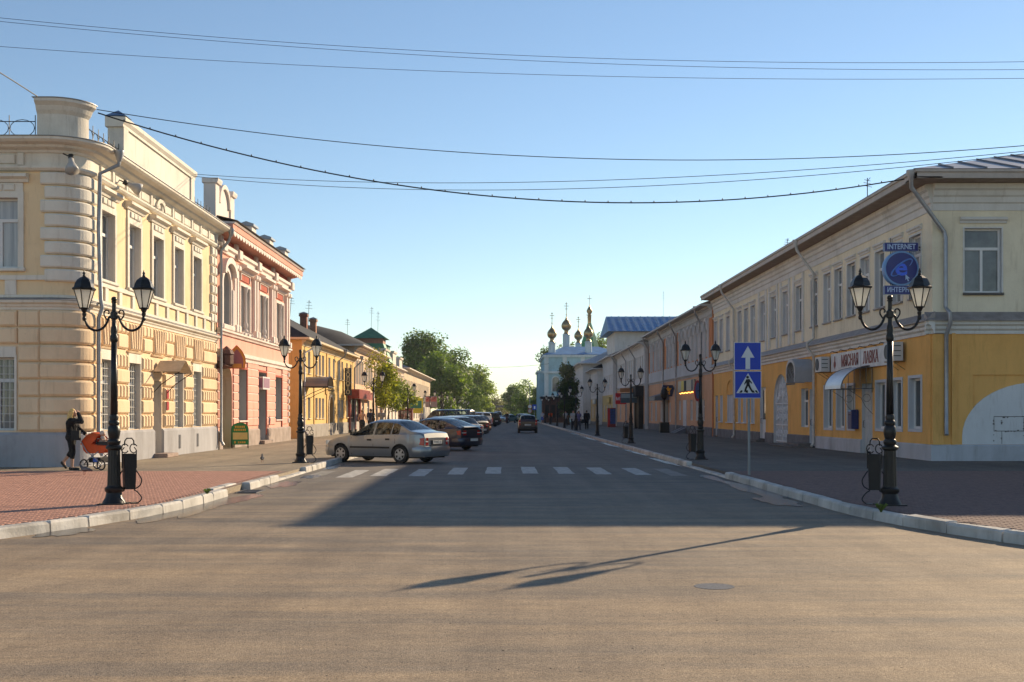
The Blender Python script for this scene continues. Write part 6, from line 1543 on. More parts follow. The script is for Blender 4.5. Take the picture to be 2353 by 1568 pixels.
        q.add([(sx_ - .02, s * .36 - .22, zf + .1), (sx_ + .1, s * .36 - .22, zf + .1), (sx_ - .1, s * .36 - .17, 1.12 + Hs), (sx_ - .2, s * .36 - .17, 1.12 + Hs), (sx_ - .02, s * .36 + .22, zf + .1), (sx_ + .1, s * .36 + .22, zf + .1), (sx_ - .1, s * .36 + .17, 1.12 + Hs), (sx_ - .2, s * .36 + .17, 1.12 + Hs)], [(0, 1, 2, 3), (4, 7, 6, 5), (1, 5, 6, 2), (0, 3, 7, 4), (3, 2, 6, 7)]); so_ = q.build('seat', seat_m, t, True)
        MB().box(sx_ - .22, sx_ - .14, s * .36 - .12, s * .36 + .12, 1.14 + Hs, 1.28 + Hs).build('headrest', seat_m, so_, True)
    rx = wins[1][1] + .02
    MB().add([(rx, -.55, zf), (rx + .55, -.55, zf), (rx + .55, .55, zf), (rx, .55, zf), (rx - .22, -.5, 1.08 + Hs), (rx - .12, -.5, 1.08 + Hs), (rx - .12, .5, 1.08 + Hs), (rx - .22, .5, 1.08 + Hs), (rx + .55, -.55, zf + .14), (rx + .06, -.55, zf + .14), (rx + .06, .55, zf + .14), (rx + .55, .55, zf + .14)], [(1, 2, 11, 8), (8, 11, 10, 9), (9, 10, 6, 5), (5, 6, 7, 4), (4, 7, 3, 0)]).build('rear_bench', seat_m, t, True)
    MB().box(xa - .05, xa + .2, -W / 2 * .78, W / 2 * .78, .6, interp(belt, xa) + .0).build('dashboard', dash_m, t, True)
    MB().tube([(xa - .22 + .06 * math.cos(a * PI / 8), .36 + .18 * math.sin(a * PI / 8), .93 + Hs * .6 + .16 * math.cos(a * PI / 8)) for a in range(17)], .014, 6).build('steering_wheel', dash_m, t, True)
    # window pillars / door gaps / handles
    fy = lambda x, z: next((S[i][j][0] + (S[i][j + 1][0] - S[i][j][0]) * (z - S[i][j][1]) / max(1e-6, S[i][j + 1][1] - S[i][j][1]) for i in [min(range(len(xs)), key=lambda q: abs(xs[q] - x))] for j in range(3) if S[i][j][1] <= z <= S[i][j + 1][1]), hwid(x))
    if detail:
        for s in (-1, 1):
            for x in (wins[0][0] + .12, (wins[0][1] + wins[1][0]) / 2, wins[-1][1] + .14 if len(wins) > 2 else wins[1][1]):
                g_ = MB(); z_ = sill + .05 if abs(x - wh[1]) > ra and abs(x - wh[0]) > ra else wr + ra
                zz = [z_, (z_ + interp(belt, x)) / 2, interp(belt, x) - .02]
                for a, b_ in zip(zz, zz[1:]): g_.quad((x - .006, s * (fy(x, a) + .003), a), (x + .006, s * (fy(x, a) + .003), a), (x + .006, s * (fy(x, b_) + .003), b_), (x - .006, s * (fy(x, b_) + .003), b_))
                g_.build('door_gap', trim_k, t, True)
            for x in ((wins[0][1] + .12), wins[1][1] + .10):
                z = interp(belt, x) - .14; MB().box(x - .08, x + .08, s * fy(x, z) - .012, s * fy(x, z) + .018, z - .028, z + .028).build('door_handle', trim_k, t, True)
            if strip:
                m_ = MB(); xa, xb = wh[1] + ra + .05, wh[0] - ra - .05
                pts = [xa + (xb - xa) * k / 8 for k in range(9)]
                for a, b_ in zip(pts, pts[1:]): m_.add([(a, s * (fy(a, .5) + .002), .48), (b_, s * (fy(b_, .5) + .002), .48), (b_, s * (fy(b_, .5) + .016), .49), (a, s * (fy(a, .5) + .016), .49), (a, s * (fy(a, .5) + .016), .53), (b_, s * (fy(b_, .5) + .016), .53), (b_, s * (fy(b_, .5) + .002), .54), (a, s * (fy(a, .5) + .002), .54)], [(0, 1, 2, 3), (3, 2, 5, 4), (4, 5, 6, 7)])
                m_.build('side_strip', trim_k, t, True)
            xm = wins[0][0] - .02; zb = interp(belt, xm)
            MB().add([(xm - .02, s * W / 2 * .95, zb + .02), (xm + .10, s * W / 2 * .95, zb + .02), (xm + .06, s * (W / 2 + .17), zb + .03), (xm - .03, s * (W / 2 + .17), zb + .03), (xm - .03, s * W / 2 * .95, zb + .16), (xm + .06, s * W / 2 * .95, zb + .14), (xm + .04, s * (W / 2 + .17), zb + .14), (xm - .03, s * (W / 2 + .17), zb + .15)], [(0, 1, 2, 3), (4, 7, 6, 5), (0, 4, 5, 1), (1, 5, 6, 2), (2, 6, 7, 3), (3, 7, 4, 0)]).build('mirror', trim_k, t, True)
    # bumpers
    def bump(sgn):
        x0 = sgn * hL; b = MB(); path = [(x0 - sgn * .42, W / 2 * .965), (x0 - sgn * .16, W / 2 * .95), (x0 + sgn * .02, W / 2 * .84), (x0 + sgn * .075, W / 2 * .5), (x0 + sgn * .09, 0)]
        path = path + [(x, -y) for x, y in reversed(path[:-1])]
        zb_, zt_ = .25, .56 if not bumper else .50
        prof = [(-.05, zb_ + .02), (.012, zb_), (.035, (zb_ + zt_) / 2 - .06), (.04, (zb_ + zt_) / 2 + .06), (.015, zt_), (-.05, zt_ + .01)]
        vs_ = []
        for k, (x, y) in enumerate(path):
            p0 = Vector(path[max(0, k - 1)]); p1 = Vector(path[min(len(path) - 1, k + 1)]); d = (p1 - p0).normalized(); nr = Vector((-d.y, d.x)); 
            if nr.x * sgn < 0 or (abs(nr.x) < .2 and nr.y * y < 0): nr = -nr
            for (o_, z) in prof: vs_.append((x + nr.x * o_, y + nr.y * o_, z))
        m_ = len(prof); b.add(vs_, [(k * m_ + j, (k + 1) * m_ + j, (k + 1) * m_ + j + 1, k * m_ + j + 1) for k in range(len(path) - 1) for j in range(m_ - 1)])
        return b.build('bumper', bumper or paint_m, t, True, 50)
    bump(1); bump(-1)
    # rear: lights, plate
    xr = -hL - .012; zb = interp(belt, -hL + .02)
    for s in (-1, 1):
        y0_, y1_ = W / 2 * .62, W / 2 * .93
        if lights == 'tall': zc0, zc1 = .60, zb - .02
        elif lights == 'wide': zc0, zc1, y0_ = .68, .88, W / 2 * .45
        else: zc0, zc1, y0_ = .66, 1.05, W / 2 * .74
        lt = MB(); xo = xr + .10
        lt.add([(xr, s * y0_, zc0), (xr + .02, s * y1_, zc0), (xr + .26, s * (W / 2 * .965 + .004), zc0 + .03), (xr, s * y0_ * 1.03, zc1), (xr + .025, s * y1_ * .985, zc1), (xr + .24, s * (W / 2 * .955 + .004), zc1 - .03)], [(0, 1, 4, 3), (1, 2, 5, 4)]); o = lt.build('tail_light', red_l, t, True)
        MB().box(xr - .006, xr - .001, min(s * y0_ * 1.05, s * y1_ * .9), max(s * y0_ * 1.05, s * y1_ * .9), zc0 + (zc1 - zc0) * .42, zc0 + (zc1 - zc0) * .58).build('reversing_lens', white_l2, o, True)
        hl = MB(); hl.box(hL - .06, hL + .012, s * W / 2 * .72 - .17, s * W / 2 * .72 + .15, .58, .72); hl.build('headlight', white_l2, t, True)
    MB().box(xr - .008, xr + .01, -.32, .32, .60, zb - .10).build('plate_recess', trim_k, t, True) if lights == 'tall' else None
    zp = .64 if lights == 'tall' else .42 if lights == 'wide' else .62
    xp = xr - .02 if lights != 'wide' else xr - .14
    pl_ = MB().box(xp, xp + .008, -.26, .26, zp, zp + .112).build('number_plate', plate_m, t, True)
    if plate: orient(text_mb(plate, .105, .001, .85), (xp - .002, 0, zp + .056), (0, -1, 0), (0, 0, 1)).build('plate_characters', ink, pl_, True)
    if spoiler: MB().add([(-hL + .02, -W / 2 * .8, 1.03), (-hL - .12, -W / 2 * .8, 1.02), (-hL - .12, W / 2 * .8, 1.02), (-hL + .02, W / 2 * .8, 1.03), (-hL + .1, -W / 2 * .78, 1.08), (-hL - .1, -W / 2 * .78, 1.055), (-hL - .1, W / 2 * .78, 1.055), (-hL + .1, W / 2 * .78, 1.08)], [(4, 5, 6, 7), (0, 3, 2, 1), (1, 2, 6, 5), (0, 1, 5, 4), (2, 3, 7, 6), (3, 0, 4, 7)]).build('spoiler', paint_m, t, True)
    if roofrack:
        for y in (-.5, .5): MB().box(-1.2, .2, y - .02, y + .02, H + .03, H + .07).build('roof_rail', trim_k, t, True)
    MB().tube([(-hL + .3, -.35, .2), (-hL - .05, -.38, .2)], .025, 8).build('exhaust', trim_k, t, True)
    # wheels
    for xw in wh:
        for s in (-1, 1):
            c = (xw, s * (W / 2 - .095), wr); r = wr
            ty = MB(); ty.lathe([(r * .62, -.085), (r * .93, -.09), (r, -.06), (r, .06), (r * .93, .09), (r * .62, .085)], c, 28, 'y'); to = ty.build('wheel', tyre_m, t, True, 40)
            o_ = s * .086
            MB().lathe([(r * .63, -.004), (r * .63, .004)], (c[0], c[1] + o_ - s * .03, c[2]), 24, 'y').build('hub_back', rim_dark, to, True)
            rm = MB(); rm.lathe([(r * .64, -.012), (r * .64, .012), (r * .57, .012), (r * .57, -.012)], (c[0], c[1] + o_ - s * .006, c[2]), 24, 'y', ring=True)
            rm.lathe([(r * .2, -.014), (r * .2, .014)], (c[0], c[1] + o_ - s * .006, c[2]), 14, 'y')
            for k in range(6):
                a = k * PI / 3; d = Vector((math.cos(a), 0, math.sin(a))); p = Vector((-math.sin(a), 0, math.cos(a))); cc = Vector((c[0], c[1] + o_ - s * .004, c[2]))
                q = [cc + d * r * .15 + p * .04, cc + d * r * .6 + p * .028, cc + d * r * .6 - p * .028, cc + d * r * .15 - p * .04]
                off = Vector((0, s * .008, 0)); rm.add([tuple(v + off) for v in q] + [tuple(v - off) for v in q], [(0, 1, 2, 3), (0, 4, 5, 1), (1, 5, 6, 2), (2, 6, 7, 3), (3, 7, 4, 0), (7, 6, 5, 4)])
            rm.build('rim', rimm or rim_m, to, True)
    return t
SED_T = [(-2.12, .78), (-2.11, .90), (-2.07, .97), (-2.0, 1.005), (-1.9, 1.02), (-1.62, 1.05), (-1.50, 1.08), (-.98, 1.33), (-.75, 1.375), (-.3, 1.39), (.1, 1.375), (.32, 1.33), (.62, 1.12), (.95, .93), (1.3, .87), (1.75, .79), (2.0, .70), (2.12, .55)]
SED_B = [(-2.12, .84), (-2.0, .94), (-1.5, .95), (.9, .875), (1.4, .83), (2.0, .66), (2.12, .5)]
DIR = lambda deg: R(180 - deg)          # nose towards the kerb, angled up the street
GP = 'cars parked nose-in along the sunlit kerb'
silver = carpaint('paint_silver', (.215, .23, .255), .6)
def park(rear_x, rear_y, ang, L):
    """centre from the rear bumper middle"""
    return (rear_x - math.cos(R(ang)) * L / 2, rear_y + math.sin(R(ang)) * L / 2, 0.002)
# rear axle of the sedan stands at about (-3.0, 36.8)
A1 = 30
SQ = lambda L: [(x * .945, z) for x, z in L]
car('silver_sedan', 'silver four-door sedan parked nose to the kerb nearest the zebra crossing', park(-2.22, 37.0, A1, 4.0), DIR(A1), silver, 4.0, 1.65, 1.395, SQ(SED_T), SQ(SED_B), (1.33, -1.09), .295, (.93, .28), (-1.46, -.81), ((.76, .02), (-.06, -.70), (-.74, -1.04)), 'tall', None, .22, 'Р510СХ 33', True, group=GP)
HAT_T = [(-2.08, .92), (-2.03, 1.0), (-1.85, 1.06), (-1.1, 1.32), (-.75, 1.385), (-.3, 1.40), (.1, 1.38), (.35, 1.33), (.65, 1.12), (1.0, .95), (1.5, .86), (1.95, .72), (2.08, .55)]
HAT_B = [(-2.08, .90), (-1.9, .96), (.9, .88), (1.4, .84), (1.95, .68), (2.08, .5)]
A2 = 36
car('blue_hatchback', 'dark blue hatchback with rear spoiler parked behind the silver sedan', park(-1.45, 49.4, A2, 4.17), DIR(A2), carpaint('paint_navy', (.010, .016, .045), .4), 4.17, 1.69, 1.40, HAT_T, HAT_B, (1.28, -1.2), .285, (1.0, .33), (-1.9, -.95), ((.78, .0), (-.08, -.82), (-.86, -1.2)), 'wide', None, .23, '', False, spoiler=True, group=GP)
WAG_T = [(-2.1, .9), (-2.06, 1.02), (-1.98, 1.1), (-1.72, 1.38), (-1.5, 1.42), (-.3, 1.44), (.1, 1.42), (.35, 1.36), (.65, 1.12), (1.0, .95), (1.5, .87), (1.95, .72), (2.1, .55)]
WAG_B = [(-2.1, .88), (-1.9, .94), (.9, .88), (1.4, .84), (1.95, .68), (2.1, .5)]
car('grey_hatchback', 'grey five-door hatchback with tall red pillar lamps parked beyond the dark blue one', park(-1.65, 55.6, 38, 4.1), DIR(38), carpaint('paint_bronze_grey', (.28, .25, .22), .6), 4.1, 1.68, 1.46, WAG_T, WAG_B, (1.25, -1.2), .285, (1.0, .33), (-2.0, -1.65), ((.78, .0), (-.08, -.85), (-.92, -1.5)), 'post', None, .23, '', False, group=GP)
OLD_T = [(-2.05, .82), (-2.02, .90), (-1.3, .98), (-1.2, 1.0), (-.82, 1.34), (-.6, 1.41), (0, 1.43), (.35, 1.40), (.72, 1.02), (.82, .96), (1.5, .92), (2.0, .86), (2.05, .6)]
OLD_B = [(-2.05, .80), (-1.9, .88), (.8, .93), (2.0, .83), (2.05, .55)]
car('white_saloon', 'boxy cream-white old saloon with chrome bumpers parked between grey hatchback and dark wagon', park(-1.75, 69.6, 38, 4.1), DIR(38), carpaint('paint_cream', (.55, .52, .45), .05), 4.1, 1.62, 1.44, OLD_T, OLD_B, (1.25, -1.17), .285, (.80, .38), (-1.25, -.72), ((.62, -.08), (-.14, -.66), (-.70, -.78)), 'wide', chrome, .25, '', False, group=GP)
car('dark_wagon', 'dark grey station wagon with white number plate parked beyond the cream saloon', park(-1.55, 78.5, 38, 4.15), DIR(38), carpaint('paint_graphite', (.09, .09, .085), .6), 4.15, 1.66, 1.46, WAG_T, WAG_B, (1.25, -1.2), .285, (1.0, .33), (-2.0, -1.65), ((.78, .0), (-.08, -.85), (-.92, -1.5)), 'wide', None, .23, '', False, group=GP, roofrack=True)
car('brown_hatchback', 'brown hatchback parked just past the dark wagon', park(-1.55, 90.5, 38, 4.0), DIR(38), carpaint('paint_brown', (.20, .10, .06), .4), 4.0, 1.62, 1.40, WAG_T, WAG_B, (1.25, -1.2), .28, (1.0, .33), (-2.0, -1.65), ((.78, .0), (-.08, -.85), (-.92, -1.5)), 'wide', None, .23, '', False, group=GP, detail=False)
VAN_T = [(-2.35, 1.0), (-2.32, 1.2), (-2.2, 1.85), (-2.05, 1.90), (1.0, 1.90), (1.25, 1.82), (1.85, 1.12), (2.05, 1.0), (2.3, .85), (2.4, .55)]
VAN_B = [(-2.35, .98), (-2.2, 1.05), (1.7, 1.02), (2.1, .9), (2.4, .5)]
car('dark_van', 'long dark plum minivan parked among the smaller cars', park(-2.6, 96.5, 20, 4.75), DIR(20), carpaint('paint_plum_black', (.035, .028, .035), .4), 4.75, 1.85, 1.90, VAN_T, VAN_B, (1.5, -1.35), .32, (1.8, 1.28), (-2.3, -2.22), ((1.2, .35), (.27, -.9), (-.98, -2.0)), 'post', None, .28, '', False, group=GP, cat='van')
SUV_T = [(-2.0, 1.0), (-1.97, 1.2), (-1.9, 1.6), (-1.7, 1.68), (.2, 1.68), (.45, 1.6), (.85, 1.12), (1.0, 1.05), (1.9, .95), (2.0, .6)]
SUV_B = [(-2.0, .98), (-1.8, 1.04), (.9, 1.02), (1.9, .9), (2.0, .55)]
suvw = ((.70, -.05), (-.13, -.9), (-.98, -1.75))
car('white_jeep', 'white off-roader parked past the plum minivan', park(-1.75, 116, 38, 4.0), DIR(38), carpaint('paint_white', (.5, .5, .5), .05), 4.0, 1.75, 1.68, SUV_T, SUV_B, (1.25, -1.15), .35, (.9, .42), (-1.95, -1.88), suvw, 'post', trim_k, .36, '', False, group=GP, cat='off-roader', detail=False)
car('black_jeep', 'black off-roader with dark windows parked at the end of the row', park(-1.0, 134, 38, 4.0), DIR(38), carpaint('paint_black', (.012, .014, .014), .3), 4.0, 1.75, 1.68, SUV_T, SUV_B, (1.25, -1.15), .35, (.9, .42), (-1.95, -1.88), suvw, 'post', trim_k, .36, '', False, group=GP, cat='off-roader', detail=False)
car('dark_sedan', 'small dark sedan parked past the black off-roader', park(-.9, 148, 38, 4.1), DIR(38), carpaint('paint_dark_green', (.015, .03, .03), .4), 4.1, 1.62, 1.43, OLD_T, OLD_B, (1.25, -1.17), .285, (.80, .38), (-1.25, -.72), ((.62, -.08), (-.14, -.66), (-.70, -.78)), 'wide', None, .25, '', False, group=GP, detail=False)
# traffic
W4_T = [(-2.02, .92), (-2.0, 1.05), (-1.86, 1.40), (-1.7, 1.44), (0, 1.45), (.35, 1.42), (.72, 1.02), (.82, .96), (1.5, .92), (2.0, .86), (2.05, .6)]
car('red_wagon', 'dark red station wagon driving away in the middle of the street', (1.87, 93.6, .002), R(90), carpaint('paint_dark_red', (.04, .010, .009), .1), 4.1, 1.60, 1.45, W4_T, OLD_B, (1.25, -1.17), .29, (.80, .38), (-1.98, -1.84), ((.62, -.08), (-.14, -.85), (-.92, -1.7)), 'post', trim_k, .27, 'о 412 ке', False, cat='car')
car('grey_hatchback', 'grey-green hatchback coming towards the square behind the cyclist', (.5, 186, .002), R(-118), carpaint('paint_teal_grey', (.10, .13, .13), .5), 4.0, 1.66, 1.42, HAT_T, HAT_B, (1.28, -1.2), .285, (1.0, .33), (-1.9, -.95), ((.78, .0), (-.08, -.82), (-.86, -1.2)), 'wide', None, .23, '', False, detail=False)
car('silver_minivan', 'pale minivan far down the street near the footbridge', (-1.3, 214, .002), R(-90), carpaint('paint_pale_blue', (.25, .28, .31), .5), 4.4, 1.75, 1.80, VAN_T, VAN_B, (1.5, -1.35), .32, (1.8, 1.28), (-2.3, -2.22), ((1.2, .35), (.27, -.9), (-.98, -2.0)), 'post', None, .28, '', False, cat='van', detail=False)
car('white_estate', 'white car turning by the church end of the street', (3.0, 222, .002), R(140), carpaint('paint_white', (.5, .5, .5), .05), 4.1, 1.68, 1.5, WAG_T, WAG_B, (1.25, -1.2), .285, (1.0, .33), (-2.0, -1.65), ((.78, .0), (-.08, -.85), (-.92, -1.5)), 'wide', None, .23, '', False, detail=False)
car('black_hatchback', 'black hatchback between the white turning car and the dark red wagon', (3.5, 198, .002), R(120), carpaint('paint_black', (.012, .014, .014), .3), 4.0, 1.66, 1.42, HAT_T, HAT_B, (1.28, -1.2), .285, (1.0, .33), (-1.9, -.95), ((.78, .0), (-.08, -.82), (-.86, -1.2)), 'wide', None, .23, '', False, detail=False)
# ================================================================ PEOPLE
def remesh(o, vox, it=4):
    m = o.modifiers.new('Remesh', 'REMESH'); m.mode = 'VOXEL'; m.voxel_size = vox; m.use_smooth_shade = True
    s = o.modifiers.new('Smooth', 'SMOOTH'); s.iterations = it; s.factor = .5
def limb(mb, pts, rs, n=10):
    P = [Vector(p) for p in pts]; Q = []; S = []
    for i in range(len(P) - 1):
        for k in range(4): Q.append(P[i].lerp(P[i + 1], k / 4)); S.append(rs[i] + (rs[i + 1] - rs[i]) * k / 4)
    Q.append(P[-1]); S.append(rs[-1])
    mb.tube(Q, S, n)
    for p, r in zip(P, rs): mb.ball(p, r * 1.0, 10, 6)
def hand(mb, w, d, s=1.):
    """palm and five curled fingers from wrist w towards d"""
    w = Vector(w); d = Vector(d).normalized(); side = d.cross(Vector((0, 0, 1)));
    if side.length < .2: side = Vector((0, 1, 0))
    side.normalize(); nrm = side.cross(d)
    c = w + d * .05 * s
    for k in (-1, -.33, .33, 1): mb.tube([w + d * .01, c + side * .026 * k * s, c + d * .045 * s + side * .032 * k * s], [.02 * s, .018 * s, .014 * s], 6)
    for k, L in ((-1, .055), (-.33, .07), (.33, .075), (1, .065)):
        b = c + d * .045 * s + side * .032 * k * s; mb.tube([b, b + d * L * .5 * s - nrm * .008, b + d * L * .85 * s - nrm * .03 * s], [.011 * s, .010 * s, .007 * s], 6)
    b = c - d * .01 * s + side * .035 * s; mb.tube([b, b + side * .03 * s + d * .02 * s, b + side * .035 * s + d * .05 * s], [.012 * s, .011 * s, .008 * s], 6)
skin_m = M('skin', (.52, .30, .20), .55, .08, 10, 0)
def person(label, loc, rz, h=1.72, j=None, top=(.05, .05, .05), legs=(.03, .03, .035), hair=(.06, .035, .02), long_hair=False, sleeves='short', trousers='long', vox=.022, bare=False, stride=.28, group=None, skirt=False, hands=False, arms=None):
    t = thing('person', label, 'person', loc, rz, group); k = h / 1.72
    J = dict(head=(.02, 0, 1.60), neck=(0, 0, 1.45), chest=(0, 0, 1.28), waist=(0, 0, 1.05), hip=(0, 0, .93),
             shl=(0, .185, 1.41), ell=(-.06, .23, 1.14), wrl=(.06, .22, .90), shr=(0, -.185, 1.41), elr=(.02, -.24, 1.14), wrr=(.14, -.22, .93),
             hpl=(0, .09, .92), knl=(stride * .55, .09, .50), anl=(stride * .9, .09, .085), tol=(stride * .9 + .16, .10, .03),
             hpr=(0, -.09, .92), knr=(-stride * .1, -.09, .50), anr=(-stride * .9, -.09, .12), tor=(-stride * .9 + .14, -.10, .03))
    if j: J.update(j)
    J = {a: tuple(v * k for v in b) for a, b in J.items()}
    V = lambda a: Vector(J[a])
    b = MB()
    hd = V('head'); b.ball(hd, (.088 * k, .075 * k, .115 * k), 14, 10); b.ball(hd + Vector((.07, 0, -.055)) * k, (.035 * k, .045 * k, .045 * k))       # skull and jaw
    b.ball(hd + Vector((.092, 0, -.01)) * k, (.02 * k, .014 * k, .026 * k)); b.ball(hd + Vector((.088, 0, -.062)) * k, (.012 * k, .026 * k, .01 * k))      # nose, mouth
    for s in (-1, 1): b.ball(hd + Vector((.0, s * .078, -.01)) * k, (.02 * k, .012 * k, .032 * k)); b.ball(hd + Vector((.076, s * .03, .018)) * k, .014 * k)
    limb(b, [V('neck') + Vector((0, 0, .09)) * k, V('neck') - Vector((0, 0, .03)) * k], [.052 * k, .06 * k])
    limb(b, [V('chest') + Vector((0, 0, .06)) * k, V('chest') - Vector((0, 0, .05)) * k, V('waist'), V('hip')], [.115 * k, .12 * k, .105 * k, .115 * k])
    for s in 'lr':
        limb(b, [V('neck') - Vector((0, 0, .06)) * k, V('sh' + s)], [.07 * k, .058 * k]); limb(b, [V('sh' + s), V('el' + s), V('wr' + s)], [.055 * k, .042 * k, .029 * k])
        d = V('wr' + s) - V('el' + s)
        if hands: hand(b, V('wr' + s), d, k)
        else:
            dn = d.normalized(); b.ball(V('wr' + s) + dn * .06 * k, (.035 * k, .025 * k, .05 * k)); b.tube([V('wr' + s) + dn * .05 * k, V('wr' + s) + dn * .13 * k + Vector((.02, 0, 0)) * k], [.03 * k, .018 * k], 6)
        limb(b, [V('hp' + s), V('kn' + s), V('an' + s)], [.092 * k, .06 * k, .04 * k]); limb(b, [V('an' + s) - Vector((0, 0, .03)) * k, V('to' + s)], [.042 * k, .03 * k])
    o = b.build('body', skin_m, t, True); remesh(o, vox)
    # clothes follow the same joints, a little larger
    if not bare:
        c = MB(); e = .022 * k
        limb(c, [V('chest') + Vector((0, 0, .1)) * k, V('chest'), V('waist'), V('hip') - Vector((0, 0, .04)) * k], [.10 * k + e, .135 * k + e, .115 * k + e, .13 * k + e])
        c.ball(V('chest') + Vector((0, .08, .02)) * k, .12 * k + e); c.ball(V('chest') + Vector((0, -.08, .02)) * k, .12 * k + e)
        for s in 'lr':
            limb(c, [V('neck') - Vector((0, 0, .075)) * k, V('sh' + s)], [.07 * k + e, .058 * k + e])
            if sleeves == 'long': limb(c, [V('sh' + s), V('el' + s), V('wr' + s)], [.06 * k + e, .046 * k + e, .034 * k + e])
            elif sleeves == 'short': limb(c, [V('sh' + s), V('sh' + s).lerp(V('el' + s), .6)], [.06 * k + e, .055 * k + e])
        o = c.build('top', M('cloth_%02d%02d%02d' % tuple(int(x * 99) for x in top), top, .9, .15, 8, .2, 50), t, True); remesh(o, vox)
    c = MB(); e = .02 * k
    limb(c, [V('waist') - Vector((0, 0, .04)) * k, V('hip')], [.115 * k + e, .13 * k + e]); c.ball(V('hip') + Vector((-.02, .06, -.02)) * k, .12 * k + e); c.ball(V('hip') + Vector((-.02, -.06, -.02)) * k, .12 * k + e)
    if skirt: c.lathe([(.24 * k, .52 * k), (.2 * k, .75 * k), (.15 * k, .98 * k)], (0, 0, 0), 14)
    else:
        for s in 'lr':
            end = V('an' + s) if trousers == 'long' else V('kn' + s).lerp(V('an' + s), .35) if trousers == 'capri' else V('hp' + s).lerp(V('kn' + s), .85)
            if trousers == 'short': limb(c, [V('hp' + s), end], [.095 * k + e, .075 * k + e])
            else: limb(c, [V('hp' + s), V('kn' + s), end], [.095 * k + e, .064 * k + e, .05 * k + e])
    o = c.build('trousers' if not skirt else 'skirt', M('cloth_%02d%02d%02d' % tuple(int(x * 99) for x in legs), legs, .9, .15, 8, .2, 50), t, True); remesh(o, vox)
    for s in 'lr':
        sh = MB(); limb(sh, [V('an' + s) - Vector((.04, 0, .045)) * k, V('to' + s) + Vector((.02, 0, 0)) * k], [.048 * k, .038 * k], 8); o = sh.build('shoe', flat('shoe_dark', (.02, .018, .018)), t, True); remesh(o, vox * .8, 2)
    hr = MB(); hr.ball(hd + Vector((-.022, 0, .03)) * k, (.09 * k, .085 * k, .105 * k), 12, 8)
    if long_hair:
        for y in (-.06, -.03, 0, .03, .06): hr.tube([hd + Vector((-.05, y, .06)) * k, hd + Vector((-.09, y * 1.2, -.06)) * k, hd + Vector((-.10, y * 1.5, -.2)) * k, hd + Vector((-.08, y * 1.4, -.30)) * k], [.045 * k, .05 * k, .045 * k, .02 * k], 8)
        for y in (-.075, .075): hr.tube([hd + Vector((.01, y, .05)) * k, hd + Vector((-.01, y * 1.2, -.1)) * k, hd + Vector((-.02, y * 1.25, -.24)) * k], [.03 * k, .035 * k, .02 * k], 8)
    o = hr.build('hair', M('hair_%02d%02d%02d' % tuple(int(x * 99) for x in hair), hair, .55, .3, 30, .3, 80), t, True); remesh(o, vox * .8, 2)
    return t
# woman pushing the pram
wy = 30.35; wx = -11.62
w1 = person('blonde woman in black shading her eyes while pushing an orange pram', (wx, wy, .12), .08, 1.66,
       dict(head=(.04, 0, 1.575), neck=(.015, 0, 1.43), chest=(.0, 0, 1.27), shl=(.0, .17, 1.37), ell=(.12, .23, 1.14), wrl=(.33, .14, 1.0), shr=(.02, -.17, 1.37), elr=(.34, -.24, 1.34), wrr=(.22, -.12, 1.56),
            hpr=(0, -.085, .92), knr=(.05, -.085, .50), anr=(.03, -.085, .085), tor=(.19, -.09, .03), hpl=(0, .085, .92), knl=(-.02, .085, .5), anl=(-.24, .085, .24), tol=(-.20, .09, .06)),
       (.012, .012, .013), (.014, .014, .015), (.85, .55, .20), True, 'long', 'capri', .013, hands=True)
bagm = flat('bag_black', (.012, .012, .012))
hb = thing('handbag', 'black shoulder bag hanging at the hip of the blonde woman', 'handbag', (wx + .17, wy - .17, .12 + .92))
MB().box(-.10, .12, -.06, .06, -.12, .14).build('body', bagm, hb, True); MB().tube([(-.09, 0, .14), (-.13, 0, .3), (-.10, .02, .42), (-.02, 0, .3), (.1, 0, .14)], .012, 6).build('strap', bagm, hb, True)
# pram
pr_ = thing('pram', 'orange and red pram with black frame and four spoked wheels', 'pram', (wx + .74, wy + .0, .12), -.42)
org = M('pram_orange', (.72, .10, .02), .7, .12, 5, .1); pbk = flat('pram_black', (.025, .02, .02)); pgr = M('pram_metal', (.35, .35, .36), .35, .05, 5, 0, 1, .8)
for (x, y) in ((-.30, -.24), (-.30, .24), (.30, -.24), (.30, .24)):
    wl_ = MB(); wl_.lathe([(.115, -.018), (.14, -.02), (.148, 0), (.14, .02), (.115, .018)], (x, y, .148), 22, 'y', ring=True); o = wl_.build('wheel', pbk, pr_, True, 40)
    s_ = MB(); s_.lathe([(.110, -.008), (.118, -.008), (.118, .008), (.110, .008)], (x, y, .148), 22, 'y', ring=True); s_.lathe([(.022, -.02), (.022, .02)], (x, y, .148), 10, 'y')
    for k in range(8): s_.tube([(x, y, .148), (x + .115 * math.cos(k * PI / 4), y, .148 + .115 * math.sin(k * PI / 4))], .004, 4)
    s_.build('spokes', pgr, o, True)
fr_ = MB()
for y in (-.24, .24): fr_.tube([(-.30, y, .148), (-.1, y, .34), (.1, y, .34), (.30, y, .148)], .014, 6); fr_.tube([(-.2, y, .25), (.2, y, .50)], .013, 6); fr_.tube([(.2, y, .25), (-.2, y, .5), (-.42, y, .78), (-.52, y, .92), (-.5, y, .98)], .013, 6)
fr_.tube([(-.5, -.24, .98), (-.5, .24, .98)], .018, 8); fr_.tube([(-.3, -.24, .148), (-.3, .24, .148)], .01, 6); fr_.tube([(.3, -.24, .148), (.3, .24, .148)], .01, 6); fr_.build('chassis', pgr, pr_, True, True)
prof = [(-.36, .74), (-.40, .66), (-.36, .52), (-.25, .44), (.25, .46), (.42, .55), (.46, .66), (.30, .68), (.05, .68), (-.2, .72)]
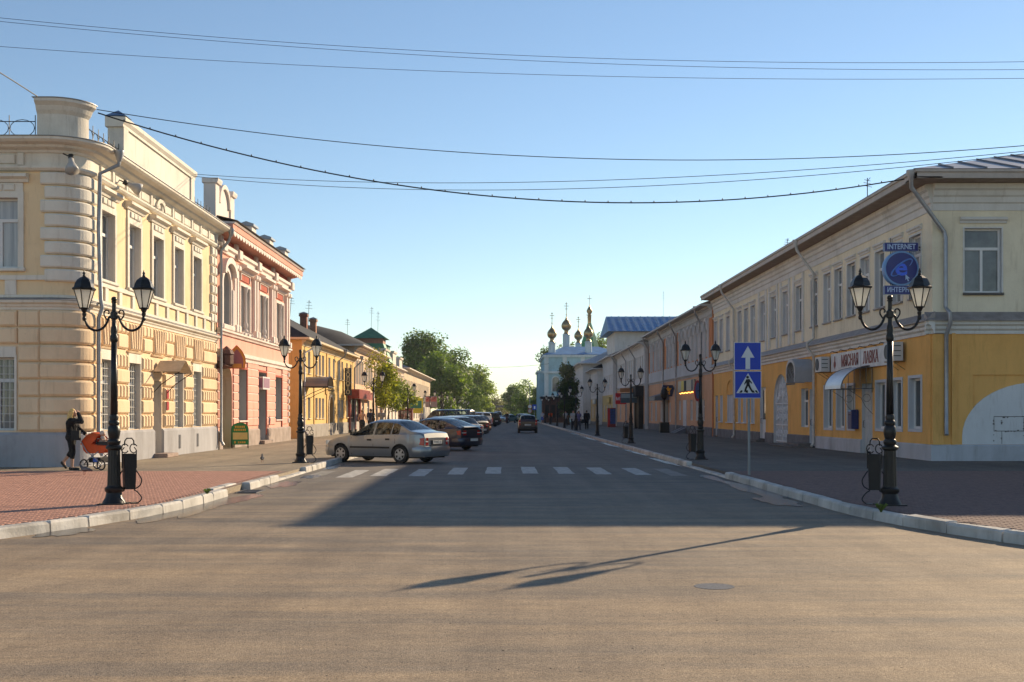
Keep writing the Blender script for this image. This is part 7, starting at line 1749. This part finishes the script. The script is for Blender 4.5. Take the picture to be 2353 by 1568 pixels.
FPr = (lambda u, v, w_: (u, w_, v)); tub = MB(FPr, True); tub.prism(prof, -.2, .2); o = tub.build('carrycot', org, pr_, True)
hd_ = MB(); n = 8
ring = lambda a, r_: [(-.12 + r_ * math.cos(a) * .92, .22 * math.cos(b * PI / n - PI / 2) * 0 + .22 * math.sin(b * PI / n - PI / 2), .66 + r_ * math.sin(a) * (.6 + .4 * math.cos(b * PI / n - PI / 2))) for b in range(n + 1)]
rows = [ring(R(d), .36) for d in (175, 150, 125, 100, 75, 50)]
vv = [p for r_ in rows for p in r_]; hd_.add(vv, [(i * (n + 1) + k, i * (n + 1) + k + 1, (i + 1) * (n + 1) + k + 1, (i + 1) * (n + 1) + k) for i in range(len(rows) - 1) for k in range(n)])
for s in (-1, 1):
    side = [(-.12 + .36 * math.cos(R(d)) * .92, s * .219, .66 + .36 * math.sin(R(d)) * .6) for d in (175, 150, 125, 100, 75, 50)]
    hd_.add(side + [(-.12, s * .219, .64)], [tuple(range(7))])
hd_.build('hood', org, pr_, True, True)
MB().box(.10, .52, -.2, .2, .66, .76).build('footmuff', pbk, pr_, True); MB().tube([(.1, -.22, .7), (.14, -.22, .84), (.14, .22, .84), (.1, .22, .7)], .016, 6).build('bumper_bar', pbk, pr_, True)
MB().box(-.2, .22, -.18, .18, .2, .33).build('basket', pbk, pr_, True); MB().box(-.02, .12, -.2, -.181, .22, .34).build('basket_bag', paint('bag_blue', (.05, .12, .5)), pr_, True)
inf = thing('person', 'small child in a white bonnet sitting in the orange pram', 'person', (wx + .86, wy - .06, .12 + .72), -.42)
b = MB(); b.ball((0, 0, .24), (.07, .065, .08)); limb(b, [(0, 0, .16), (-.02, 0, .02)], [.05, .08]); b.ball((.065, 0, .235), .014); limb(b, [(0, .07, .12), (.08, .08, .06), (.14, .06, .08)], [.03, .025, .02]); limb(b, [(0, -.07, .12), (.08, -.08, .06), (.14, -.06, .08)], [.03, .025, .02]); o = b.build('body', skin_m, inf, True); remesh(o, .013, 3)
b = MB(); b.ball((-.015, 0, .265), (.08, .076, .075)); o = b.build('bonnet', M('bonnet', (.62, .52, .42), .9, .1), inf, True); remesh(o, .013, 2)
b = MB(); limb(b, [(0, 0, .13), (-.02, 0, .02)], [.075, .095]); o = b.build('shirt', M('shirt_cream', (.6, .5, .4), .9, .1), inf, True); remesh(o, .015, 2)
# pedestrians
GPd = 'pedestrians on the sunlit pavement'; GPs = 'pedestrians on the shaded pavement'
for (lb_, x, y, rz, h, kw) in (
    ('shirtless man in dark shorts walking past the red shop portal', -9.2, 73.0, 1.3, 1.74, dict(bare=True, legs=(.03, .03, .035), trousers='short', hair=(.35, .2, .08))),
    ('man in dark blue shirt walking beside the lamp at the shop sign', -8.7, 73.5, 1.5, 1.80, dict(top=(.03, .04, .07), legs=(.05, .05, .05))),
    ('man in striped light shirt standing under the saplings', -8.6, 79.0, -1.4, 1.80, dict(top=(.32, .28, .25), legs=(.08, .06, .06))),
    ('woman in brown top walking near the maroon board', -9.6, 105, -1.5, 1.68, dict(top=(.22, .10, .07), legs=(.1, .08, .08))),
    ('man in pale pink shirt walking near the maroon board', -9.1, 106, -1.5, 1.78, dict(top=(.45, .28, .24), legs=(.1, .1, .12))),
    ('person in white shirt beside the dark red kiosk', -8.9, 121, -1.5, 1.70, dict(top=(.5, .5, .5), legs=(.1, .1, .14))),
    ('woman in yellow top walking past the tan house', -8.2, 150, -1.5, 1.68, dict(top=(.55, .38, .12), legs=(.2, .15, .1))),
    ('man in green shirt walking past the tan house', -7.6, 152, -1.5, 1.76, dict(top=(.2, .25, .1), legs=(.1, .1, .1))),
    ):
    person(lb_, (x, y, .12), rz, h, group=GPd, vox=.03, **kw)
for (lb_, x, y, rz, h, kw) in (
    ('man dressed all in black carrying a dark bag along the shaded pavement', 7.5, 103.6, 1.5, 1.76, dict(top=(.012, .012, .014), legs=(.012, .012, .014), sleeves='long')),
    ('man in white patterned shirt and dark trousers beside the lamp', 5.95, 98.4, -1.5, 1.74, dict(top=(.42, .42, .40), legs=(.02, .02, .025), stride=.15)),
    ('woman in violet top and dark skirt beside the lamp', 6.62, 101.5, -1.3, 1.70, dict(top=(.16, .14, .26), legs=(.04, .04, .06), stride=.15, long_hair=True)),
    ('person in pale dress walking behind the lamp pair', 8.3, 138, -1.6, 1.70, dict(top=(.45, .45, .45), legs=(.4, .4, .4), skirt=True)),
    ('man in dark clothes near the brown pavilion', 7.6, 140, 1.5, 1.76, dict(top=(.05, .06, .08), legs=(.03, .03, .04))),
    ('person in bright orange vest by the brown pavilion', 6.15, 152, 1.5, 1.72, dict(top=(.70, .10, .02), legs=(.06, .06, .08))),
    ('woman in white blouse and blue skirt by the church corner', 5.3, 160, -1.5, 1.68, dict(top=(.5, .5, .55), legs=(.1, .14, .4), skirt=True)),
    ('man in white shirt walking before the brown pavilion', 7.0, 131, -1.2, 1.74, dict(top=(.5, .5, .5), legs=(.03, .03, .04))),
    ):
    person(lb_, (x, y, .12), rz, h, group=GPs, vox=.03, **kw)
sbag = thing('shoulder_bag', 'dark bag carried by the man dressed all in black', 'bag', (7.12, 103.5, .85)); MB().box(-.2, .2, -.1, .1, -.15, .2).build('body', bagm, sbag, True); MB().tube([(-.18, 0, .2), (0, 0, .5), (.18, 0, .2)], .015, 5).build('strap', bagm, sbag, True)
# cyclist
bk_ = thing('bicycle', 'dark bicycle ridden towards the square in mid-street', 'bicycle', (.32, 167, .002), R(-88))
for x in (-.52, .52):
    o = MB().lathe([(.31, -.02), (.345, -.018), (.345, .018), (.31, .02)], (x, 0, .345), 22, 'y', ring=True).build('wheel', pbk, bk_, True); 
    q = MB(); [q.tube([(x, 0, .345), (x + .31 * math.cos(k * PI / 4), 0, .345 + .31 * math.sin(k * PI / 4))], .005, 4) for k in range(8)]; q.build('spokes', pgr, o, True)
MB().tube([(-.52, 0, .345), (-.12, 0, .85), (.36, 0, .85), (.52, 0, .345)], .018, 6).tube([(-.12, 0, .85), (0, 0, .32), (.36, 0, .8)], .018, 6).tube([(-.52, 0, .345), (0, 0, .32)], .014, 6).tube([(.36, 0, .85), (.32, 0, 1.02)], .016, 6).build('frame', flat('bike_dark', (.03, .03, .04)), bk_, True)
MB().tube([(.30, -.28, 1.02), (.34, 0, 1.04), (.30, .28, 1.02)], .014, 6).build('handlebar', pgr, bk_, True); MB().box(-.26, .0, -.07, .07, .88, .94).build('saddle', pbk, bk_, True)
person('cyclist in dark jacket riding in mid-street towards the square', (.32, 167.05, .002), R(-88), 1.74, dict(head=(.12, 0, 1.66), neck=(.06, 0, 1.5), chest=(.02, 0, 1.34), waist=(-.08, 0, 1.12), hip=(-.14, 0, 1.0), shl=(.05, .185, 1.45), ell=(.2, .25, 1.22), wrl=(.34, .24, 1.06), shr=(.05, -.185, 1.45), elr=(.2, -.25, 1.22), wrr=(.34, -.24, 1.06),
       hpl=(-.12, .09, 1.0), knl=(.24, .13, .80), anl=(.1, .11, .42), tol=(.24, .11, .38), hpr=(-.12, -.09, 1.0), knr=(.2, -.13, .62), anr=(.02, -.11, .25), tor=(.17, -.11, .2)), (.02, .02, .025), (.10, .04, .045), vox=.03, sleeves='long')
# pigeons
def pigeon(label, loc, rz):
    t = thing('pigeon', label, 'pigeon', loc, rz); b = MB()
    b.ball((0, 0, .14), (.11, .06, .065)); limb(b, [(.07, 0, .17), (.11, 0, .23)], [.04, .028]); b.ball((.125, 0, .25), (.032, .026, .028)); limb(b, [(-.08, 0, .13), (-.2, 0, .11)], [.045, .022]); b.ball((.16, 0, .247), (.016, .008, .008))
    o = b.build('body', M('pigeon_grey', (.09, .09, .10), .7, .3, 30), t, True); remesh(o, .01, 2)
    for s in (-1, 1):
        MB().add([(.06, s * .055, .17), (-.08, s * .062, .17), (-.16, s * .04, .13), (-.05, s * .066, .11), (.05, s * .06, .12)], [(0, 1, 2, 3, 4)]).build('wing', M('wing_grey', (.14, .14, .15), .8, .2, 30), t, True); MB().tube([(.01, s * .025, .09), (.01, s * .025, .0), (.035, s * .025, .003)], .006, 5).build('leg', flat('leg_red', (.3, .08, .06)), t, True)
pigeon('grey pigeon walking on the brick paving before the pram', (-10.3, 27.75, .133), 2.9); pigeon('dark pigeon standing on the tan pavement beside the lamp near the sedan', (-7.46, 34.8, .12), 1.8)

# sandwich board
sw_ = thing('sandwich_board', 'green arched sandwich board with yellow panel on the pavement', 'sandwich board', (-11.45, 48.9, .12), .32)
gr_ = paint('board_green', (.03, .22, .035), .4); yb = paint('board_panel_yellow', (.78, .55, .16), .5); yo = paint('board_lettering', (.75, .40, .03), .5)
for s, nm in ((-1, 'front_panel'), (1, 'back_panel')):
    P = lambda x, z: (x, s * (.24 - .20 * z), z)
    pts = [(-.36, .16), (.36, .16), (.36, .85)] + [(.36 * math.cos(a * PI / 10), .85 + .26 * math.sin(a * PI / 10)) for a in range(1, 10)] + [(-.36, .85)]
    b = MB(); b.add([P(x, z) for x, z in pts] + [(P(x, z)[0], P(x, z)[1] + s * .012, z) for x, z in pts], [tuple(range(len(pts))), tuple(range(len(pts), 2 * len(pts)))] + [(k, (k + 1) % len(pts), len(pts) + (k + 1) % len(pts), len(pts) + k) for k in range(len(pts))]); o = b.build(nm, gr_, sw_, True)
    for x in (-.34, .34): MB().tube([P(x, .9), P(x, .0)], .014, 6).build('leg', iron, sw_, True)
    if s < 0:
        Q = lambda x, z: (P(x, z)[0], P(x, z)[1] - .018, z)
        MB().quad(Q(-.31, .38), Q(.31, .38), Q(.31, .68), Q(-.31, .68)).build('yellow_panel', yb, o, True)
        for (x0_, x1_, z0_, z1_) in ((-.22, .22, .88, .97), (-.26, .26, .75, .84), (-.1, .24, .22, .30), (-.26, -.16, .22, .31)):
            n = max(1, int((x1_ - x0_) / .07))
            for k in range(n):
                a = x0_ + (x1_ - x0_) * k / n; e_ = a + (x1_ - x0_) / n * .72
                MB().quad(*[(p[0], p[1] - .004, p[2]) for p in (Q(a, z0_), Q(e_, z0_), Q(e_, z1_), Q(a, z1_))]).build('letter', yo, o, True)

# ================================================================ TREES AND PLANTS
def tree(name, label, loc, h, r, n, leaf, col, seed, trunk=.22, base=.25, conical=False, dense=False, group=None, bark=(.10, .075, .055)):
    rnd = random.Random(seed); t = thing(name, label, 'tree', loc, 0, group)
    tb = MB(); zc = h * base
    pts = [(0, 0, -.05)] + [(rnd.uniform(-.03, .03) * h * k / 5, rnd.uniform(-.03, .03) * h * k / 5, h * .85 * k / 5) for k in range(1, 6)]
    tb.tube(pts, [trunk * (1.25 if k == 0 else 1 - k * .17) for k in range(6)], 8); tb.build('trunk', M('bark_%d' % int(bark[0] * 100), bark, .95, .3, 6, .5, 12), t, True, True)
    blobs = []
    nb = 14 if not dense else 34
    for k in range(nb):
        f = rnd.random(); z = zc + (h - zc) * (.08 + .84 * f)
        rr_ = r * (math.sin(PI * min(1, .16 + .78 * f)) ** .7 if not conical else (1.05 - f) * .9)
        a = rnd.uniform(0, 2 * PI); d = rr_ * rnd.uniform(.3, .75)
        blobs.append((d * math.cos(a), d * math.sin(a), z, r * rnd.uniform(.34, .56) * (1.45 if dense else 1)))
    for k in range(7):
        b_ = blobs[k]; lb = MB(); z0_ = h * (.25 + .07 * k); lb.tube([(0, 0, z0_), (b_[0] * .5, b_[1] * .5, (z0_ + b_[2]) / 2 + .2), (b_[0], b_[1], b_[2])], [trunk * .4, trunk * .25, trunk * .1], 6); lb.build('limb', MATS['bark_%d' % int(bark[0] * 100)], t, True, True)
    cr = MB(); vs_, fs_ = [], []
    for i in range(n):
        bx_, by_, bz_, br = rnd.choice(blobs)
        d = Vector((rnd.gauss(0, 1), rnd.gauss(0, 1), rnd.gauss(0, 1))).normalized()
        q = br * (rnd.random() ** .35) * (1.0 if rnd.random() < .9 else 1.25)
        p = Vector((bx_, by_, bz_)) + Vector((d.x * q, d.y * q, d.z * q * .85))
        if p.z < zc * .8: continue
        L = leaf * rnd.uniform(.6, 1.25); u = Vector((rnd.gauss(0, 1), rnd.gauss(0, 1), rnd.gauss(0, .6))).normalized(); nn = (d + Vector((0, 0, .5)) + Vector((rnd.gauss(0, .6), rnd.gauss(0, .6), rnd.gauss(0, .6)))).normalized()
        v = nn.cross(u)
        if v.length < .1: continue
        v.normalize(); u = v.cross(nn)
        k = len(vs_); vs_ += [tuple(p - u * L * .5), tuple(p + v * L * .33), tuple(p + u * L * .5), tuple(p - v * L * .33)]; fs_.append((k, k + 1, k + 2, k + 3))
    cr.v = vs_; cr.f = fs_; tag(cr.build('crown', leafmat('leaf_%s' % '_'.join(str(int(x * 1000)) for x in col), col), t, True), kind='stuff')
    return t
g1, g2, g3, g4 = (.14, .22, .04), (.10, .165, .036), (.20, .28, .05), (.055, .09, .03)
GT = 'trees at the far end of the street'
tree('lime_tree', 'tallest dark crown rising behind the tan house roof', (-13.9, 200, 0), 15.6, 6.3, 12000, .5, g2, 1, .35, .2, group=GT)
tree('lime_tree', 'broad dark tree left of the tallest crown behind the roofs', (-19.5, 212, 0), 13.6, 4.6, 6000, .55, g2, 2, .3, .2, group=GT)
tree('lime_tree', 'leafy tree hanging over the lamps just past the tan house', (-10.6, 190, .12), 11.2, 4.2, 8000, .5, g1, 3, .28, .08, group=GT)
tree('lime_tree', 'dark leafy crown leaning towards the street beside the tallest one', (-10.0, 213, 0), 13.4, 4.6, 8000, .5, g2, 31, .3, .1, group=GT)
tree('maple_tree', 'mid green tree sloping down from the tallest crown', (-9.2, 226, 0), 11.0, 4.4, 7000, .5, g1, 4, .25, .08, group=GT)
tree('maple_tree', 'light green tree overhanging the far kerb', (-7.2, 262, 0), 11.8, 4.9, 7000, .55, g3, 5, .25, .05, group=GT)
tree('maple_tree', 'small pale tree at the end of the lamp row', (-6.2, 320, 0), 10.5, 5.0, 5000, .6, g3, 6, .25, .05, group=GT)
tree('maple_tree', 'distant yellowish tree seen under the footbridge', (-3.5, 440, 0), 7.0, 6.5, 4000, .7, (.15, .16, .04), 7, .25, .02, group=GT)
tree('maple_tree', 'distant hazy tree seen beyond the footbridge', (4.0, 470, 0), 8, 6.5, 4000, .7, (.14, .15, .05), 17, .25, .02, group=GT)
tree('poplar_tree', 'rounded tree beside the far tall lamp pole', (5.6, 292, 0), 10.2, 4.4, 7000, .5, g1, 8, .25, .03, group=GT)
tree('poplar_tree', 'dark tree filling the gap left of the church', (8.2, 270, 0), 10.0, 4.0, 6000, .5, g2, 9, .25, .03, group=GT)
tree('poplar_tree', 'low tree at the bend of the street', (3.4, 330, 0), 9.6, 4.6, 6000, .55, g1, 10, .25, .03, group=GT)
tree('poplar_tree', 'thin crown peeping out left of the church wall', (9.4, 246, 0), 16.0, 3.2, 2500, .5, g2, 11, .25, .3, group=GT)
tree('poplar_tree', 'crown showing between the church domes', (14.0, 250, 0), 18.4, 4.0, 3500, .5, g2, 12, .25, .3, group=GT)
tree('poplar_tree', 'crown between the green spire and the blue roof', (21.5, 250, 0), 19.0, 4.2, 4500, .5, g1, 13, .3, .3, group=GT)
tree('conifer_tree', 'dark narrow tree standing before the church wall', (8.2, 146, .12), 8.0, 1.35, 7000, .3, g4, 14, .16, .10, dense=True, group=GT)
GS = 'saplings on the sunlit pavement'
tree('sapling', 'bushy sapling on thin trunk just past the lamp at the shop sign', (-8.7, 82.5, .12), 4.9, 1.45, 2600, .20, (.24, .28, .05), 21, .06, .42, group=GS)
tree('sapling', 'dense sapling on thin trunk between two others', (-8.9, 87.0, .12), 4.4, 1.4, 2600, .20, (.20, .26, .05), 22, .06, .42, group=GS)
tree('sapling', 'spreading sapling on thin trunk furthest from the shop portal', (-8.5, 92.0, .12), 4.3, 1.5, 2600, .20, (.20, .25, .05), 23, .06, .42, group=GS)
tree('sapling', 'tall sparse sapling with few leaves before the peach house', (-9.6, 84.5, .12), 6.3, 1.3, 700, .18, (.26, .26, .05), 24, .05, .38, group=GS)
def weed(label, loc, s, seed):
    rnd = random.Random(seed); t = thing('weed', label, 'weed', loc); 
    for k in range(14):
        a = rnd.uniform(0, 6.28); L = s * rnd.uniform(.6, 1.1); dx, dy = math.cos(a) * L * .6, math.sin(a) * L * .6; wv = .018
        MB().add([(-wv * math.sin(a), wv * math.cos(a), 0), (wv * math.sin(a), -wv * math.cos(a), 0), (dx * .6 + wv * 1.4 * math.sin(a), dy * .6 - wv * 1.4 * math.cos(a), L * .8), (dx, dy, L * .7), (dx * .6 - wv * 1.4 * math.sin(a), dy * .6 + wv * 1.4 * math.cos(a), L * .8)], [(0, 1, 2, 3, 4)]).build('leaf', leafmat('leaf_weed', (.10, .15, .04)), t, True)
weed('small weed growing from a joint in the white kerb by the puddle', (-5.5, 20.9, .14), .14, 1); weed('small weed growing from a kerb joint below the lamp before the internet sign', (5.72, 17.2, .14), .16, 2)

# ================================================================ OVERHEAD CABLES
def pt(px, py, D): return Vector(((px - 1160) * D / 2600, D, 1.65 + (949 - py) * D / 2600))
cab = flat('cable_black', (.02, .02, .022))
def cable(label, A, B, Cc, r=.011, beads=0):
    """three picture points with distances; a parabola through them"""
    a, b_, c = pt(*A), pt(*B), pt(*Cc); o = a + (c - a) * .5
    t = thing('overhead_cable', label, 'cable', (a.x, a.y, a.z))
    # Lagrange through parameters 0, s, 1
    s = (b_ - a).dot(c - a) / (c - a).length_squared
    f = lambda k: a * ((k - s) * (k - 1) / s) + b_ * (k * (k - 1) / (s * (s - 1))) + c * (k * (k - s) / (1 - s))
    MB().tube([f(k / 40) for k in range(41)], r, 5).build('wire', cab, t)
    for k in range(1, beads):
        p = f(k / beads); MB().ball((p.x, p.y, p.z + .03), (.02, .02, .035), 6, 4).build('clip', cab, t)
cable('uppermost of three thin cables high over the crossing', (-300, 10, 22), (1176, 127, 24), (2600, 138, 22), .005)
cable('middle one of three thin cables high over the crossing', (-300, 18, 22.5), (1176, 138, 24.5), (2600, 158, 22.5), .005)
cable('lowest of three thin cables high over the crossing', (-300, 84, 23), (1176, 170, 25), (2600, 177, 23), .005)
cable('cable from the rounded corner parapet across to beyond the ochre house', (222, 252, 31.5), (1400, 366, 33), (2500, 322, 31), .012)
cable('thick cable with small clips from the cream house to the ochre house eaves', (225, 260, 31.6), (1350, 465, 34), (2078, 412, 34.8), .020, 34)
cable('thin upper cable from the cream house parapet end across the street', (440, 400, 43.5), (1150, 420, 38), (2500, 333, 31.2), .010)
cable('thin lower cable from the cream house parapet end across the street', (440, 405, 43.6), (1150, 437, 38.2), (2480, 338, 31.4), .010)
cable('short thick cable running from the corner parapet over the side street', (86, 222, 31.2), (30, 186, 30), (-120, 100, 26), .016)
cable('thin distant cable strung across the far street', (1060, 842, 150), (1160, 844, 150), (1262, 836, 150), .02)

# ================================================================ FAR END
br_ = thing('footbridge', 'dark steel pipe bridge crossing over the far end of the street', 'bridge', (0, 400, 0))
MB().box(-9, 9, 399, 400.2, 3.55, 4.3).build('girder', M('bridge_steel', (.10, .085, .08), .7, .2), br_)
for x in (-8.6, 8.2): MB().box(x, x + .4, 399.2, 399.8, -.05, 3.55).build('pier', MATS['bridge_steel'], br_)
pv_ = thing('market_pavilion', 'low dark brown pavilion with blue awning before the church', 'pavilion', (8.5, 172, .12))
MB().box(5.9, 9.9, 177, 181, .12, 3.9).build('wall', plaster('pavilion_brown', (.11, .065, .05), .15), pv_); MB().box(5.6, 10.2, 176.6, 181.3, 3.9, 4.2).build('roof', roof_dark, pv_)
for k in range(4): MB().box(6.3 + k * .95, 6.9 + k * .95, 176.96, 176.99, .9, 2.9).build('opening', flat('opening_dark', (.02, .017, .015)), pv_)
MB().add([(8.2, 176.5, 4.3), (9.9, 176.5, 4.3), (9.9, 177.6, 5.3), (8.2, 177.6, 5.3)], [(0, 1, 2, 3)]).build('awning', paint('awning_blue', (.06, .16, .38)), pv_)
tl = thing('tall_lamp_pole', 'tall grey lamp pole with curved arm and round traffic plates', 'lamp pole', (4.75, 215, 0)); pg_ = MATS['pole_grey']
MB().tube([(0, 0, 0), (0, 0, 6.6), (-.1, 0, 7.2), (-.5, 0, 7.7), (-1.1, 0, 7.95)], .07, 8).build('pole', pg_, tl, True); MB().box(-1.7, -1.05, -.12, .12, 7.88, 8.0).build('luminaire', pg_, tl, True)
for z, m in ((2.85, sw), (2.0, paint('plate_grey', (.35, .34, .36)))):
    o = MB().lathe([(.42, 0), (.42, .02)], (0, -.12, z), 20, 'y').build('round_plate', MATS['rim_red'], tl, True); MB().lathe([(.34, 0), (.34, .012)], (0, -.135, z), 20, 'y').build('plate_face', m, o, True)
bs = thing('road_sign', 'small blue square plate on thin post near the tall lamp pole', 'road sign', (5.6, 213, 0)); MB().tube([(0, 0, 0), (0, 0, 3.2)], .04, 6).build('post', pg_, bs, True); MB().box(-.4, .4, -.07, -.05, 2.2, 3.2).build('plate', sb, bs, True); MB().box(-.14, .14, -.085, -.071, 2.4, 2.9).build('white_mark', sw, bs, True)
# dark object leaning into the picture at the edge of the shaded brick paving
bgp = thing('duffel_bag', 'black stuffed bag lying on the shaded brick paving before the walled arch', 'bag', (10.16, 21.45, .134))
b = MB(); b.ball((0, 0, .2), (.3, .22, .2), 14, 8); b.ball((-.1, .05, .14), (.2, .2, .14)); o = b.build('body', flat('bag_black2', (.01, .01, .012)), bgp, True); remesh(o, .03, 3); MB().tube([(-.2, 0, .34), (-.1, 0, .45), (.1, 0, .45), (.2, 0, .34)], .02, 6).build('handle', bagm, bgp, True)

# ================================================================ AIR
hz = MB().box(-330, 330, -55, 600, -1.2, 40)
ho_ = hz.build('haze', None); tag(ho_, kind='stuff')
hm = bpy.data.materials.new('haze'); hm.use_nodes = True; hn = hm.node_tree.nodes; hn.clear()
hv = hn.new('ShaderNodeVolumePrincipled'); hv.inputs['Color'].default_value = (.86, .92, 1.0, 1); hv.inputs['Density'].default_value = .00016; hv.inputs['Anisotropy'].default_value = .2
hoo = hn.new('ShaderNodeOutputMaterial'); hm.node_tree.links.new(hv.outputs[0], hoo.inputs['Volume']); ho_.data.materials.append(hm)
